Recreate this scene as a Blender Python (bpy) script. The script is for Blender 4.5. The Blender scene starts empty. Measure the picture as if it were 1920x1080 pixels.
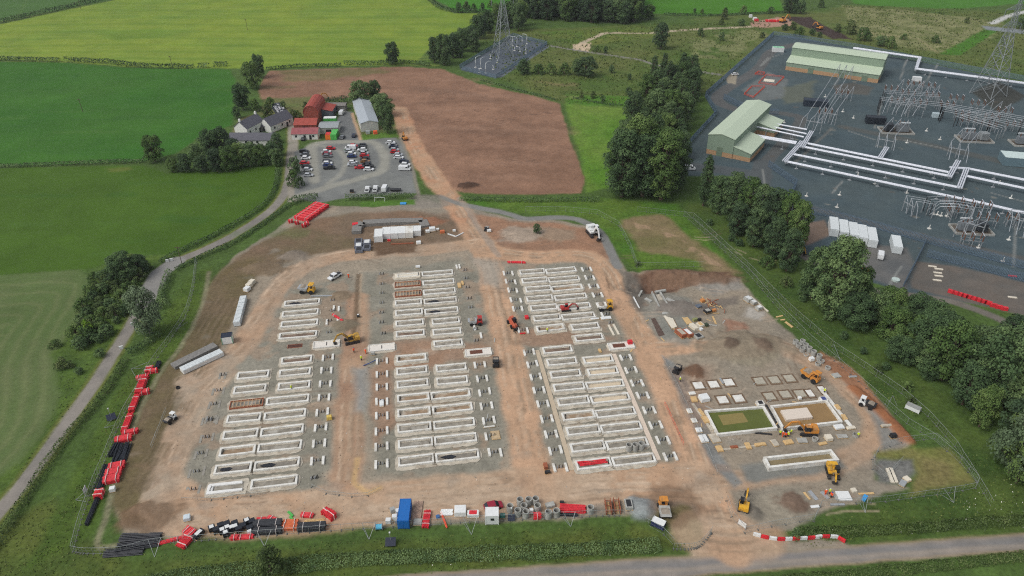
import bpy, bmesh, math, random
import numpy as np
from mathutils import Vector
R = math.radians
rng = random.Random(7)
nr = np.random.default_rng(7)
SC = bpy.context.scene
COL = SC.collection

# ---------------------------------------------------------------- camera, sky, sun, exposure
FPX, PITCH, HCAM = 1380.0, R(32.67), 130.0
cd = bpy.data.cameras.new('camera'); cam = bpy.data.objects.new('camera', cd); COL.objects.link(cam)
cd.sensor_width = 36.0; cd.lens = FPX/1920*36; cd.clip_start = 1; cd.clip_end = 8000
cam.location = (0, 0, HCAM); cam.rotation_euler = (math.pi/2-PITCH, 0, 0)
SC.camera = cam
SUN_EL, SUN_AZ = R(52), R(-118)          # azimuth measured clockwise from +Y (north)
w = bpy.data.worlds.new('World'); SC.world = w; w.use_nodes = True
nt = w.node_tree; bg = nt.nodes['Background']
sky = nt.nodes.new('ShaderNodeTexSky'); sky.sky_type = 'NISHITA'; sky.sun_disc = False
sky.sun_elevation = SUN_EL; sky.sun_rotation = SUN_AZ; sky.air_density = 1.0; sky.dust_density = 4.0; sky.ozone_density = 1.0
hs = nt.nodes.new('ShaderNodeHueSaturation'); hs.inputs['Saturation'].default_value = 0.35
nt.links.new(sky.outputs[0], hs.inputs['Color']); nt.links.new(hs.outputs[0], bg.inputs['Color'])
bg.inputs['Strength'].default_value = 0.155
sl = bpy.data.lights.new('sun', 'SUN'); sl.energy = 0.9; sl.angle = R(22); sl.color = (1.0, 0.98, 0.95)
so = bpy.data.objects.new('sun', sl); COL.objects.link(so)
sd_ = Vector((math.sin(SUN_AZ)*math.cos(SUN_EL), math.cos(SUN_AZ)*math.cos(SUN_EL), math.sin(SUN_EL)))
so.rotation_euler = sd_.to_track_quat('Z', 'Y').to_euler(); so.location = (0, 0, 300)
SC.view_settings.view_transform = 'Standard'; SC.view_settings.look = 'None'
SC.view_settings.exposure = -0.1; SC.view_settings.gamma = 1.0
SC.cycles.max_bounces = 5; SC.cycles.diffuse_bounces = 3; SC.cycles.transparent_max_bounces = 6
SC.cycles.use_denoising = False; SC.cycles.filter_width = 1.15

# ---------------------------------------------------------------- projection: a pixel of the 1920x1080 frame -> a point at height z
cp, sp = math.cos(PITCH), math.sin(PITCH)
def P(px, py, z=0.0):
    a, b = (px-960)/FPX, -(py-540)/FPX
    d = (a, cp+b*sp, -sp+b*cp)
    t = (z-HCAM)/d[2]
    return Vector((d[0]*t, d[1]*t, z))
def proj(x, y, z):
    dz = z-HCAM
    f = y*cp-dz*sp; u = y*sp+dz*cp
    return 960+FPX*x/f, 540-FPX*u/f
def hgt(px, py, ytop):                     # height of an upright thing from its foot and top rows
    p = P(px, py); lo, hi = 0.0, 120.0
    for _ in range(40):
        m = (lo+hi)/2
        if proj(p.x, p.y, m)[1] > ytop: lo = m
        else: hi = m
    return lo
def mpp(px, py):                            # metres per pixel across the frame at a ground point
    p = P(px, py); return (p.y*cp+HCAM*sp)/FPX
def K(x0, y0, s): return lambda u, v: (x0+u/s, y0+v/s)      # survey sheets: enlarged plan coordinates
HEAD = R(9.0)                               # heading of the site grid
ex = Vector((math.cos(HEAD), math.sin(HEAD), 0)); ey = Vector((-math.sin(HEAD), math.cos(HEAD), 0))

def s2l(c): c /= 255.0; return c/12.92 if c <= .04045 else ((c+.055)/1.055)**2.4
def L(r, g, b): return (s2l(r), s2l(g), s2l(b))
ORD = 'first second third fourth fifth sixth seventh eighth ninth tenth eleventh twelfth thirteenth fourteenth fifteenth sixteenth seventeenth eighteenth nineteenth twentieth'.split()

# ---------------------------------------------------------------- materials
MATS = {}
def mat(name, col, rough=.7, metal=0.0, var=.12, scale=1.5, spec=.4, dirt=None, bump=0.0):
    if name in MATS: return MATS[name]
    m = bpy.data.materials.new(name); m.use_nodes = True; MATS[name] = m
    n, l = m.node_tree.nodes, m.node_tree.links; b = n['Principled BSDF']
    b.inputs['Roughness'].default_value = rough; b.inputs['Metallic'].default_value = metal
    b.inputs['Specular IOR Level'].default_value = spec
    tc = n.new('ShaderNodeTexCoord'); no = n.new('ShaderNodeTexNoise'); no.inputs['Scale'].default_value = scale
    no.inputs['Detail'].default_value = 5; oi = n.new('ShaderNodeObjectInfo'); va = n.new('ShaderNodeVectorMath'); va.operation = 'MULTIPLY_ADD'; va.inputs[1].default_value = (60, 40, 20); l.new(oi.outputs['Random'], va.inputs[0]); l.new(tc.outputs['Object'], va.inputs[2]); l.new(va.outputs[0], no.inputs['Vector'])
    mr = n.new('ShaderNodeMapRange'); mr.inputs[1].default_value = .3; mr.inputs[2].default_value = .7
    mr.inputs[3].default_value = 1-var; mr.inputs[4].default_value = 1+var
    l.new(no.outputs[0], mr.inputs[0])
    mx = n.new('ShaderNodeMix'); mx.data_type = 'RGBA'; mx.blend_type = 'MULTIPLY'; mx.inputs[0].default_value = 1
    mx.inputs[6].default_value = (*col, 1); l.new(mr.outputs[0], mx.inputs[7])
    out = mx.outputs[2]
    if dirt:
        n2 = n.new('ShaderNodeTexNoise'); n2.inputs['Scale'].default_value = scale*.6; n2.inputs['Detail'].default_value = 7
        l.new(va.outputs[0], n2.inputs['Vector'])
        r2 = n.new('ShaderNodeMapRange'); r2.inputs[1].default_value = .5; r2.inputs[2].default_value = .72; l.new(n2.outputs[0], r2.inputs[0])
        m2 = n.new('ShaderNodeMix'); m2.data_type = 'RGBA'; l.new(r2.outputs[0], m2.inputs[0]); l.new(out, m2.inputs[6]); m2.inputs[7].default_value = (*dirt, 1)
        out = m2.outputs[2]
    l.new(out, b.inputs['Base Color'])
    if bump:
        bu = n.new('ShaderNodeBump'); bu.inputs['Strength'].default_value = bump; bu.inputs['Distance'].default_value = .1
        l.new(no.outputs[0], bu.inputs['Height']); l.new(bu.outputs[0], b.inputs['Normal'])
    return m
def leafmat(name, c1, c2, c3):
    if name in MATS: return MATS[name]
    m = bpy.data.materials.new(name); m.use_nodes = True; MATS[name] = m
    n, l = m.node_tree.nodes, m.node_tree.links; b = n['Principled BSDF']
    b.inputs['Roughness'].default_value = .75; b.inputs['Specular IOR Level'].default_value = .15
    at = n.new('ShaderNodeAttribute'); at.attribute_name = 'tint'
    oi = n.new('ShaderNodeObjectInfo')
    ad = n.new('ShaderNodeMath'); ad.operation = 'MULTIPLY_ADD'; ad.inputs[1].default_value = .46; l.new(oi.outputs['Random'], ad.inputs[0])
    ml = n.new('ShaderNodeMath'); ml.operation = 'MULTIPLY'; ml.inputs[1].default_value = .54; l.new(at.outputs['Fac'], ml.inputs[0]); l.new(ml.outputs[0], ad.inputs[2])
    cr = n.new('ShaderNodeValToRGB'); e = cr.color_ramp.elements
    e[0].position = .12; e[0].color = (*c1, 1); e[1].position = .9; e[1].color = (*c3, 1)
    k = e.new(.5); k.color = (*c2, 1)
    l.new(ad.outputs[0], cr.inputs[0]); l.new(cr.outputs[0], b.inputs['Base Color'])
    return m

# ---------------------------------------------------------------- mesh building
class MB:
    def __init__(s): s.v, s.f = [], []
    def add(s, vs, fs):
        o = len(s.v); s.v += [tuple(v) for v in vs]; s.f += [tuple(i+o for i in f) for f in fs]; return s
    def box(s, x, y, z, sx, sy, sz, rz=0, tx=1, ty=1):      # centre x,y; bottom z; tx,ty taper of the top
        c, n = math.cos(rz), math.sin(rz); vs = []
        for k, (a, b) in ((0, (1, 1)), (1, (tx, ty))):
            for dx, dy in ((-1, -1), (1, -1), (1, 1), (-1, 1)):
                u, v = dx*sx/2*a, dy*sy/2*b
                vs.append((x+u*c-v*n, y+u*n+v*c, z+k*sz))
        return s.add(vs, [(3, 2, 1, 0), (4, 5, 6, 7), (0, 1, 5, 4), (1, 2, 6, 5), (2, 3, 7, 6), (3, 0, 4, 7)])
    def cyl(s, p, q, r0, r1=None, n=8, cap=True):
        p, q = Vector(p), Vector(q); r1 = r0 if r1 is None else r1
        d = (q-p).normalized(); a = d.orthogonal().normalized(); b = d.cross(a); vs = []
        for c, r in ((p, r0), (q, r1)):
            for i in range(n):
                t = 2*math.pi*i/n; vs.append(c+a*(r*math.cos(t))+b*(r*math.sin(t)))
        fs = [(i, (i+1) % n, n+(i+1) % n, n+i) for i in range(n)]
        if cap: fs += [tuple(range(n-1, -1, -1)), tuple(range(n, 2*n))]
        return s.add(vs, fs)
    def tube(s, pts, r, n=6):
        for a, b in zip(pts[:-1], pts[1:]): s.cyl(a, b, r, r, n)
        return s
    def bar(s, p, q, w, h=None):                            # square bar between two points
        p, q = Vector(p), Vector(q); h = h or w; d = (q-p).normalized()
        a = d.cross(Vector((0, 0, 1)));
        if a.length < .01: a = Vector((1, 0, 0))
        a.normalize(); b = a.cross(d).normalized(); vs = []
        for c in (p, q):
            for i, j in ((-1, -1), (1, -1), (1, 1), (-1, 1)): vs.append(c+a*(i*w/2)+b*(j*h/2))
        return s.add(vs, [(3, 2, 1, 0), (4, 5, 6, 7), (0, 1, 5, 4), (1, 2, 6, 5), (2, 3, 7, 6), (3, 0, 4, 7)])
    def prism(s, poly, z0, z1):
        n = len(poly); vs = [(x, y, z0) for x, y in poly]+[(x, y, z1) for x, y in poly]
        return s.add(vs, [tuple(range(n-1, -1, -1)), tuple(range(n, 2*n))]+[(i, (i+1) % n, n+(i+1) % n, n+i) for i in range(n)])
    def xprism(s, prof, y0, y1):                            # profile in x,z extruded along y
        n = len(prof); vs = [(x, y0, z) for x, z in prof]+[(x, y1, z) for x, z in prof]
        return s.add(vs, [tuple(range(n)), tuple(range(2*n-1, n-1, -1))]+[(i, n+i, n+(i+1) % n, (i+1) % n) for i in range(n)])
    def ring(s, x, y, z, h, ro, ri, n=18):                  # open concrete pipe standing on end
        vs = []
        for r, k in ((ro, 0), (ro, h), (ri, h), (ri, .05)):
            for i in range(n):
                t = 2*math.pi*i/n; vs.append((x+r*math.cos(t), y+r*math.sin(t), z+k))
        fs = []
        for k in range(3):
            for i in range(n):
                j = (i+1) % n; fs.append((k*n+i, k*n+j, k*n+n+j, k*n+n+i))
        return s.add(vs, fs)
    def frame(s, cx, cy, z, lx, ly, h, t, rz=0):            # rectangular ring wall
        c, n = math.cos(rz), math.sin(rz); vs = []
        for k in (0, h):
            for e in (0, t):
                for dx, dy in ((-1, -1), (1, -1), (1, 1), (-1, 1)):
                    u, v = dx*(lx/2-e), dy*(ly/2-e); vs.append((cx+u*c-v*n, cy+u*n+v*c, z+k))
        fs = []
        for i in range(4):
            j = (i+1) % 4
            fs += [(i, j, 8+j, 8+i), (4+j, 4+i, 12+i, 12+j), (8+i, 8+j, 12+j, 12+i), (j, i, 4+i, 4+j)]
        return s.add(vs, fs)
    def build(s, name, m, parent=None, loc=None, rz=0, bevel=0, smooth=False):
        me = bpy.data.meshes.new(name); me.from_pydata(s.v, [], s.f); me.materials.append(m)
        bm = bmesh.new(); bm.from_mesh(me); bmesh.ops.recalc_face_normals(bm, faces=bm.faces)
        if bevel: bmesh.ops.bevel(bm, geom=bm.edges[:], offset=bevel, segments=2, affect='EDGES', clamp_overlap=True)
        bm.to_mesh(me); bm.free()
        if smooth:
            me.shade_smooth(); me.set_sharp_from_angle(angle=R(38))
        o = bpy.data.objects.new(name, me); COL.objects.link(o)
        if parent is not None: o.parent = parent
        if loc is not None: o.location = loc
        o.rotation_euler.z = rz
        return o
def tag(o, label=None, cat=None, group=None, kind=None):
    if label: o['label'] = label
    if cat: o['category'] = cat
    if group: o['group'] = group
    if kind: o['kind'] = kind
    elif cat: o['kind'] = 'thing'
    return o
def thing(name, label, cat, loc=(0, 0, 0), rz=0, group=None):
    o = bpy.data.objects.new(name, None); COL.objects.link(o); o.empty_display_size = .5
    o.location = loc; o.rotation_euler.z = rz
    return tag(o, label, cat, group)
def dup(root, loc=None, rz=None, label=None, group=None, scale=None):
    def cpy(o, par):
        c = o.copy(); COL.objects.link(c)
        if par is not None: c.parent = par
        for ch in KIDS(o): cpy(ch, c)
        return c
    c = cpy(root, None)
    if loc is not None: c.location = loc
    if rz is not None: c.rotation_euler.z = rz
    if scale is not None: c.scale = (scale,)*3 if not hasattr(scale, '__len__') else scale
    if label: c['label'] = label
    if group: c['group'] = group
    return c
_kc = {}
def KIDS(o):
    if o.name not in _kc: _kc[o.name] = list(o.children)
    return _kc[o.name]
class Proto:                                               # build once with its parts, afterwards copy
    def __init__(s, fn): s.fn, s.first = fn, None
    def __call__(s, loc, rz=0, label=None, group=None, scale=None):
        if s.first is None:
            s.first = s.fn(); o = s.first; KIDS(o)
            o.location = loc; o.rotation_euler.z = rz
            if label: o['label'] = label
            if group: o['group'] = group
            if scale is not None: o.scale = (scale,)*3 if not hasattr(scale, '__len__') else scale
            return o
        return dup(s.first, loc, rz, label, group, scale if scale is not None else 1.0)
# ---------------------------------------------------------------- ground: one continuous sheet, surfaces divided where they meet
_lat = {}
def vnoise(x, y, seed):
    if seed not in _lat: _lat[seed] = np.random.default_rng(seed).random((256, 256))
    t = _lat[seed]; xi = np.floor(x).astype(int); yi = np.floor(y).astype(int); fx, fy = x-xi, y-yi
    fx = fx*fx*(3-2*fx); fy = fy*fy*(3-2*fy); a, b, c, d = xi & 255, yi & 255, (xi+1) & 255, (yi+1) & 255
    return (t[a, b]*(1-fx)+t[c, b]*fx)*(1-fy)+(t[a, d]*(1-fx)+t[c, d]*fx)*fy
def fbm(x, y, sc, seed=1, octv=4):
    r = 0; amp = .5; tot = 0
    for k in range(octv):
        r = r+amp*vnoise(x/sc, y/sc, seed+k*17); tot += amp; amp *= .55; sc /= 2.03
    return r/tot-.5
def axis(a, b, s0, s1, pw=1.0):
    out = [a]; 
    while out[-1] < b:
        t = (out[-1]-a)/(b-a); out.append(out[-1]+s0+(s1-s0)*t**pw)
    return out[:-1]
xr = axis(0, 130, .5, .56)+axis(130, 460, .6, 2.4)+axis(460, 1900, 8, 160)
XS = np.array([-q for q in xr[:0:-1]]+xr)
YS = np.array(axis(-250, 78, 30, 2)+axis(78, 240, .5, .56)+axis(240, 900, .6, 4.2, .8)+axis(900, 3600, 12, 260))
GX, GY = np.meshgrid(XS, YS); SH = GX.shape; gx, gy = GX.ravel(), GY.ravel()
WX = fbm(gx, gy, 6, 3)*1.0; WY = fbm(gx, gy, 6, 33)*1.0      # edge wander
gcol = np.empty((gx.size, 3)); gcol[:] = L(74, 96, 46)
gown = np.zeros(gx.size, int); OWN = ['ground']
gz = np.zeros(gx.size)
def own(n):
    if n not in OWN: OWN.append(n)
    return OWN.index(n)
def wpts(poly): return np.array([P(a, b)[:2] for a, b in poly])
def segd(x, y, a, b):
    dx, dy = b[0]-a[0], b[1]-a[1]; q = dx*dx+dy*dy+1e-9
    t = np.clip(((x-a[0])*dx+(y-a[1])*dy)/q, 0, 1)
    return np.hypot(x-a[0]-t*dx, y-a[1]-t*dy)
def smooth(t): t = np.clip(t, 0, 1); return t*t*(3-2*t)
def region(poly, soft, warp, closed=True, width=0, world=False):
    pts = np.array(poly, float) if world else wpts(poly)
    pad = soft+warp+width+2
    idx = np.nonzero((gx > pts[:, 0].min()-pad) & (gx < pts[:, 0].max()+pad) & (gy > pts[:, 1].min()-pad) & (gy < pts[:, 1].max()+pad))[0]
    x, y = gx[idx]+WX[idx]*warp, gy[idx]+WY[idx]*warp
    d = np.full(idx.size, 1e9); n = len(pts)
    for i in range(n if closed else n-1): d = np.minimum(d, segd(x, y, pts[i], pts[(i+1) % n]))
    if closed:
        ins = np.zeros(idx.size, bool)
        for i in range(n):
            (x1, y1), (x2, y2) = pts[i], pts[(i+1) % n]
            c = (y1 > y) != (y2 > y)
            ins ^= c & (x < (x2-x1)*(y-y1)/(y2-y1+1e-12)+x1)
        d = np.where(ins, d, -d)
    else: d = width/2-d
    return idx, smooth(d/soft+.5)
def paint(poly, c, owner=None, soft=1.2, warp=2.0, op=1.0, c2=None, nsc=12, closed=True, width=0, thr=.0, patch=None, lift=0, world=False):
    idx, w_ = region(poly, soft, warp, closed, width, world)
    if owner is not None: gown[idx[w_ > .5]] = own(owner)
    a = w_*op
    if patch is not None: a = a*smooth((fbm(gx[idx], gy[idx], patch, 91)+.5-thr)/.16)
    cc = np.array(L(*c))
    if c2 is not None:
        t = np.clip(fbm(gx[idx], gy[idx], nsc, 51)*2.2+.5, 0, 1)[:, None]; cc = cc*(1-t)+np.array(L(*c2))*t
    gcol[idx] = gcol[idx]*(1-a[:, None])+cc*a[:, None]
    if lift: gz[idx] = gz[idx]+lift*w_*(1+.5*fbm(gx[idx], gy[idx], 2.5, 77))
def stroke(line, width, c, owner=None, soft=1.0, warp=1.0, **k): paint(line, c, owner, soft, warp, closed=False, width=width, **k)
def curve(pts, n=6):                                       # Catmull-Rom through the points
    p = [Vector((*q, 0)) for q in pts]; p = [2*p[0]-p[1]]+p+[2*p[-1]-p[-2]]; out = []
    for i in range(1, len(p)-2):
        for k in range(n):
            t = k/n; a, b, c, d = p[i-1], p[i], p[i+1], p[i+2]
            q = .5*((2*b)+(c-a)*t+(2*a-5*b+4*c-d)*t*t+(3*b-a-3*c+d)*t**3); out.append((q.x, q.y))
    return out+[tuple(pts[-1])]
def heap(px, py, r, h, c=None, asp=1.0, op=.9):
    p = P(px, py); idx = np.nonzero((abs(gx-p.x) < r*2.5) & (abs(gy-p.y) < r*2.5))[0]
    d = np.hypot((gx[idx]-p.x)/asp, gy[idx]-p.y)/r*(1+.5*fbm(gx[idx], gy[idx], r*.8, 5)); d = d*(1+.9*fbm(gx[idx], gy[idx], r*.45, 15)); q = np.exp(-d*d*2.2)
    gz[idx] += h*q
    if c: a = (smooth((q-.15)/.35)*op)[:, None]; gcol[idx] = gcol[idx]*(1-a)+np.array(L(*c))*a
def tracks(line, c, op=.35, gauge=2.1, wd=.7, n=1, spread=1.5):
    pts = [P(a, b) for a, b in curve(line)]
    for k in range(n):
        o0 = rng.uniform(-spread, spread) if n > 1 else 0
        for sgn in (-1, 1):
            q = []
            for i, p in enumerate(pts):
                d = (pts[min(i+1, len(pts)-1)]-pts[max(i-1, 0)]).normalized(); q.append((p.x-d.y*(o0+sgn*gauge/2), p.y+d.x*(o0+sgn*gauge/2)))
            paint(q, c, None, .45, 1.0, op=min(1, op*1.35), closed=False, width=wd*.85, world=True, patch=5, thr=.44)

# --- fields
nvar = fbm(gx, gy, 60, 9); nfine = fbm(gx, gy, 5, 19)
gcol *= (1+.35*nvar+.25*nfine)[:, None]
paint([(-300, 60), (0, 46), (120, 20), (215, 0), (300, -60), (800, -60), (812, 5), (850, 25), (905, 26), (880, 48), (830, 70), (805, 90), (780, 118), (740, 122), (560, 125), (500, 130), (430, 128), (350, 128), (240, 125), (115, 115), (-300, 108)], (124, 143, 50), 'field', 2, 2, c2=(108, 134, 50), nsc=30)
for k in range(26):                                        # drilled rows of the barley field
    y = 8+k*4.3; stroke([(-100, y+3), (250, y-2), (500, y+1), (820, y-6+k*.5)], 2.6, (138, 152, 66) if k % 3 else (98, 128, 46), None, 2.5, 4, op=.4)
paint([(180, 62), (300, 52), (330, 66), (220, 78)], (96, 128, 44), None, 8, 8, op=.6)
paint([(-300, 50), (0, 40), (215, -2), (300, -60), (-300, -60)], (72, 104, 50), 'field', 3, 2)
paint([(805, -40), (818, 0), (860, 22), (1000, 22), (1000, -60)], (66, 120, 34), 'field', 3, 2)
paint([(1190, -60), (1200, 25), (1330, 28), (1470, 20), (1440, -60)], (70, 118, 32), 'field', 3, 2)
paint([(1560, -60), (1600, 6), (1700, 18), (1780, 18), (1920, 6), (2200, -10), (2200, -60)], (72, 118, 40), 'field', 4, 3)
paint([(-300, 113), (115, 117), (240, 127), (430, 130), (442, 150), (440, 200), (435, 235), (380, 252), (330, 288), (270, 302), (130, 308), (-300, 314)], (54, 100, 32), 'field', 2, 2, c2=(62, 105, 36), nsc=40)
paint([(-300, 322), (270, 310), (310, 325), (500, 307), (524, 312), (522, 352), (498, 388), (398, 446), (330, 478), (250, 478), (170, 505), (0, 515), (-300, 530)], (66, 94, 28), 'field', 2, 2, c2=(72, 101, 32), nsc=30)
paint([(200, 316), (245, 312), (250, 318), (205, 322)], (110, 112, 56), None, 2, 3, op=.5)
paint([(-300, 530), (0, 516), (150, 506), (172, 522), (160, 572), (122, 640), (102, 665), (110, 740), (86, 812), (30, 872), (0, 905), (-300, 1100)], (96, 108, 68), 'field', 2, 1.5, c2=(88, 106, 60), nsc=14)
for k in range(12):                                        # mowing lines follow the field edge
    o = k*17; stroke(curve([(-200-o*.3, 536+o*.55), (0, 526+o*.55), (140-o*.9, 519+o*.6), (154-o, 545+o*.5), (104-o, 655+o*.2), (98-o*1.05, 745+o*.1), (70-o, 815), (-10-o, 900)]), 1.1, (112, 120, 80) if k % 2 else (84, 104, 58), None, 1.4, 2.5, op=.5)
tracks([(120, 118), (140, 140), (160, 165), (166, 185)], (48, 92, 38), .5, 2.4, .9)
# --- rough grass, scrub and verges
paint([(170, 505), (260, 480), (330, 480), (290, 512), (262, 560), (210, 650), (150, 740), (60, 865), (0, 945), (-60, 1010), (-60, 945), (30, 872), (86, 812), (110, 740), (102, 665), (122, 640), (160, 572), (175, 520)], (66, 88, 40), None, 3, 4, c2=(84, 106, 44), nsc=9)
paint([(880, 60), (1230, 45), (1330, 30), (1480, 25), (1600, 10), (1900, 20), (2300, 60), (2300, 190), (1920, 140), (1600, 90), (1450, 66), (1340, 170), (1300, 180), (1200, 200), (1060, 195), (940, 150), (1020, 85), (900, 75)], (96, 104, 56), None, 6, 6, c2=(76, 98, 44), nsc=22)
paint([(1000, 60), (1200, 50), (1240, 70), (1100, 85)], (104, 112, 56), None, 5, 8, c2=(82, 106, 44))
paint([(1580, 10), (1700, 20), (1880, 40), (1860, 70), (1780, 100), (1700, 90), (1600, 60)], (132, 132, 92), None, 5, 8, c2=(100, 108, 62), nsc=8)
paint([(1290, 60), (1420, 55), (1440, 66), (1370, 110), (1300, 110)], (128, 130, 88), None, 5, 8, op=.7, patch=9, thr=.42)
paint([(1760, 102), (1850, 52), (1875, 55), (1800, 104)], (70, 112, 34), None, 2, 2)
paint([(1060, 195), (1185, 203), (1165, 280), (1150, 350), (1100, 362), (1090, 300)], (86, 126, 40), None, 3, 2, c2=(104, 128, 54), nsc=20)
paint([(1060, 178), (1190, 180), (1185, 200), (1066, 196)], (78, 122, 38), None, 4, 4, op=.8)
paint([(850, 372), (1150, 372), (1290, 385), (1400, 510), (1300, 500), (1200, 505), (1150, 460), (1110, 410), (1000, 402), (900, 385)], (88, 112, 44), None, 3, 3, c2=(70, 106, 36))
paint([(1270, 385), (1330, 380), (1500, 500), (1640, 640), (1800, 760), (1900, 860), (1960, 960), (1920, 1000), (1500, 1030), (1500, 985), (1600, 940), (1840, 900), (1780, 830), (1600, 700), (1390, 515)], (78, 96, 44), None, 4, 3, c2=(62, 84, 38), nsc=9)
paint([(150, 1000), (250, 1050), (700, 1020), (1200, 985), (1310, 1030), (700, 1085), (-100, 1150), (-100, 1050), (100, 930)], (88, 99, 46), None, 4, 3, c2=(72, 90, 40), nsc=7)
paint([(350, 520), (400, 500), (370, 600), (300, 700), (230, 790), (200, 900), (180, 1000), (40, 1080), (120, 930), (200, 760), (280, 650), (320, 570)], (80, 100, 40), None, 3, 2, c2=(68, 90, 36), nsc=8)
# --- lane and public road
lane = curve([(546, 232), (549, 262), (544, 300), (541, 340), (528, 372), (498, 402), (440, 440), (380, 470), (330, 490), (298, 512), (277, 545), (262, 577), (243, 614), (213, 662), (182, 712), (138, 775), (88, 845), (38, 912), (-12, 970), (-100, 1060)])
stroke(lane, 5.6, (100, 108, 52), None, 1.2, 1.2)
stroke(lane, 3.7, (142, 136, 128), 'lane', .7, .5, c2=(126, 122, 116), nsc=5)
stroke([(330, 490), (300, 512), (283, 540), (268, 570)], 6.6, (138, 136, 132), 'lane', .8, .5)
paint([(540, 380), (600, 368), (560, 362), (548, 350), (545, 300), (560, 290), (556, 230), (540, 230)], (150, 144, 132), 'lane', .8, .6)
paint([(560, 1100), (760, 1077), (1020, 1060), (1300, 1042), (1510, 1029), (1760, 1013), (1920, 1000), (2300, 972), (2300, 1000), (1920, 1031), (1760, 1046), (1510, 1063), (1300, 1080), (1100, 1105), (560, 1160)], (142, 134, 126), 'road', .5, .3, c2=(126, 122, 116), nsc=4)
stroke([(1050, 1072), (1300, 1057), (1600, 1036), (2100, 1002)], 1.3, (120, 120, 120), None, 1.0, .6, op=.6); stroke([(900, 1088), (1300, 1066), (1600, 1044), (2100, 1010)], .9, (160, 148, 134), None, 1.0, .6, op=.5)
stroke([(700, 1084), (1020, 1061), (1300, 1043), (1510, 1030), (1920, 1001), (2200, 980)], .6, (150, 132, 104), None, .8, .8, op=.7)
stroke([(1100, 1104), (1300, 1080), (1510, 1063), (1920, 1031), (2200, 1010)], .6, (150, 132, 104), None, .8, .8, op=.7)
# --- ploughed field
paint([(492, 150), (505, 133), (640, 128), (760, 125), (830, 130), (900, 158), (1000, 180), (1050, 195), (1060, 230), (1075, 280), (1096, 330), (1090, 362), (1000, 365), (870, 362), (832, 352), (790, 290), (752, 215), (738, 195), (700, 175), (640, 185), (560, 190), (490, 186), (484, 170)], (130, 100, 81), 'ploughed_field', 1.5, 2, c2=(146, 113, 92), nsc=14)
paint([(520, 134), (690, 128), (740, 134), (620, 150), (530, 152)], (92, 102, 56), None, 6, 8, op=.55)
for k in range(30):
    a = rng.uniform(0, 1); x0, y0 = 770+a*220, 150+rng.uniform(0, 190)*(.5+a*.5); L_ = rng.uniform(30, 90); b = rng.uniform(-.5, .7)
    tracks([(x0, y0), (x0+L_*.4, y0+L_*.2*b+4), (x0+L_, y0+L_*.35*b)], (96, 74, 62) if k % 2 else (150, 120, 100), .4, 2.2, .9)
paint([(760, 160), (880, 170), (955, 190), (935, 195), (860, 178), (770, 172)], (108, 86, 72), None, 5, 8, op=.4); paint([(800, 235), (930, 240), (1000, 250), (930, 256), (830, 244)], (108, 86, 72), None, 5, 8, op=.35)
for k in range(14):
    y = 150+k*15; stroke(curve([(500+max(0, k-3)*40, y-8), (760, y), (900, y+rng.uniform(-6, 10)), (1080, y+rng.uniform(0, 24))]), rng.uniform(4, 9), (108, 82, 67) if k % 2 else (156, 124, 104), None, 4, 8, op=.28, patch=25, thr=.42)
heap(876, 349, 4.5, 1.2, (76, 58, 48), 1.5)
# --- construction ground
site = [(222, 992), (212, 940), (235, 860), (290, 760), (330, 690), (372, 600), (398, 530), (450, 472), (520, 430), (548, 404), (620, 385), (700, 388), (760, 380), (800, 375), (850, 388), (895, 392), (960, 410), (1040, 412), (1105, 424), (1150, 470), (1178, 512), (1300, 512), (1385, 522), (1440, 590), (1560, 690), (1660, 780), (1706, 826), (1700, 840), (1650, 855), (1640, 900), (1700, 915), (1640, 935), (1545, 960), (1520, 975), (1480, 992), (1400, 1002), (1480, 1012), (1580, 1012), (1600, 1024), (1500, 1031), (1300, 1043), (1295, 1036), (1320, 1020), (1325, 1000), (1290, 950), (1180, 968), (1000, 976), (850, 985), (620, 988), (500, 992), (420, 992), (330, 1006), (240, 1006)]
paint(site, (150, 138, 121), 'construction_ground', 1.4, 2.2, c2=(138, 130, 116), nsc=9)
paint([(222, 992), (208, 938), (236, 855), (286, 762), (333, 684), (378, 594), (400, 524), (470, 462), (560, 420), (650, 402), (760, 395), (850, 410), (880, 450), (700, 462), (640, 470), (560, 486), (480, 520), (440, 590), (424, 640), (392, 662), (335, 700), (330, 740), (292, 850), (264, 930), (272, 988)], (118, 99, 80), 'construction_ground', 3, 3, c2=(110, 98, 75), nsc=10)
paint([(398, 530), (430, 500), (480, 480), (500, 500), (440, 560), (400, 640), (330, 720), (290, 850), (262, 930), (240, 900), (290, 770), (360, 640)], (104, 92, 60), None, 5, 4, op=.6)
paint([(560, 420), (700, 395), (860, 400), (900, 440), (760, 470), (640, 440)], (140, 112, 92), None, 4, 4, op=.6, c2=(120, 103, 88))
paint([(890, 400), (960, 415), (1040, 418), (1110, 430), (1160, 490), (1100, 480), (930, 490), (905, 450)], (156, 120, 96), None, 3, 3, c2=(140, 112, 92), nsc=7)
paint([(1160, 410), (1240, 402), (1390, 512), (1360, 520), (1290, 500), (1200, 470)], (136, 118, 90), 'construction_ground', 3, 4, c2=(112, 106, 70), nsc=9)
tracks([(1180, 415), (1260, 440), (1340, 490), (1380, 515)], (164, 138, 112), .5, 2.2, 1.2, 3, 4)
paint([(1165, 478), (1200, 470), (1310, 490), (1320, 505), (1200, 508)], (84, 110, 42), 'ground', 3, 3)
paint([(1185, 515), (1230, 510), (1330, 510), (1390, 522), (1330, 528), (1230, 545), (1196, 545)], (118, 92, 74), None, 3, 3, c2=(104, 84, 70))
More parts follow.
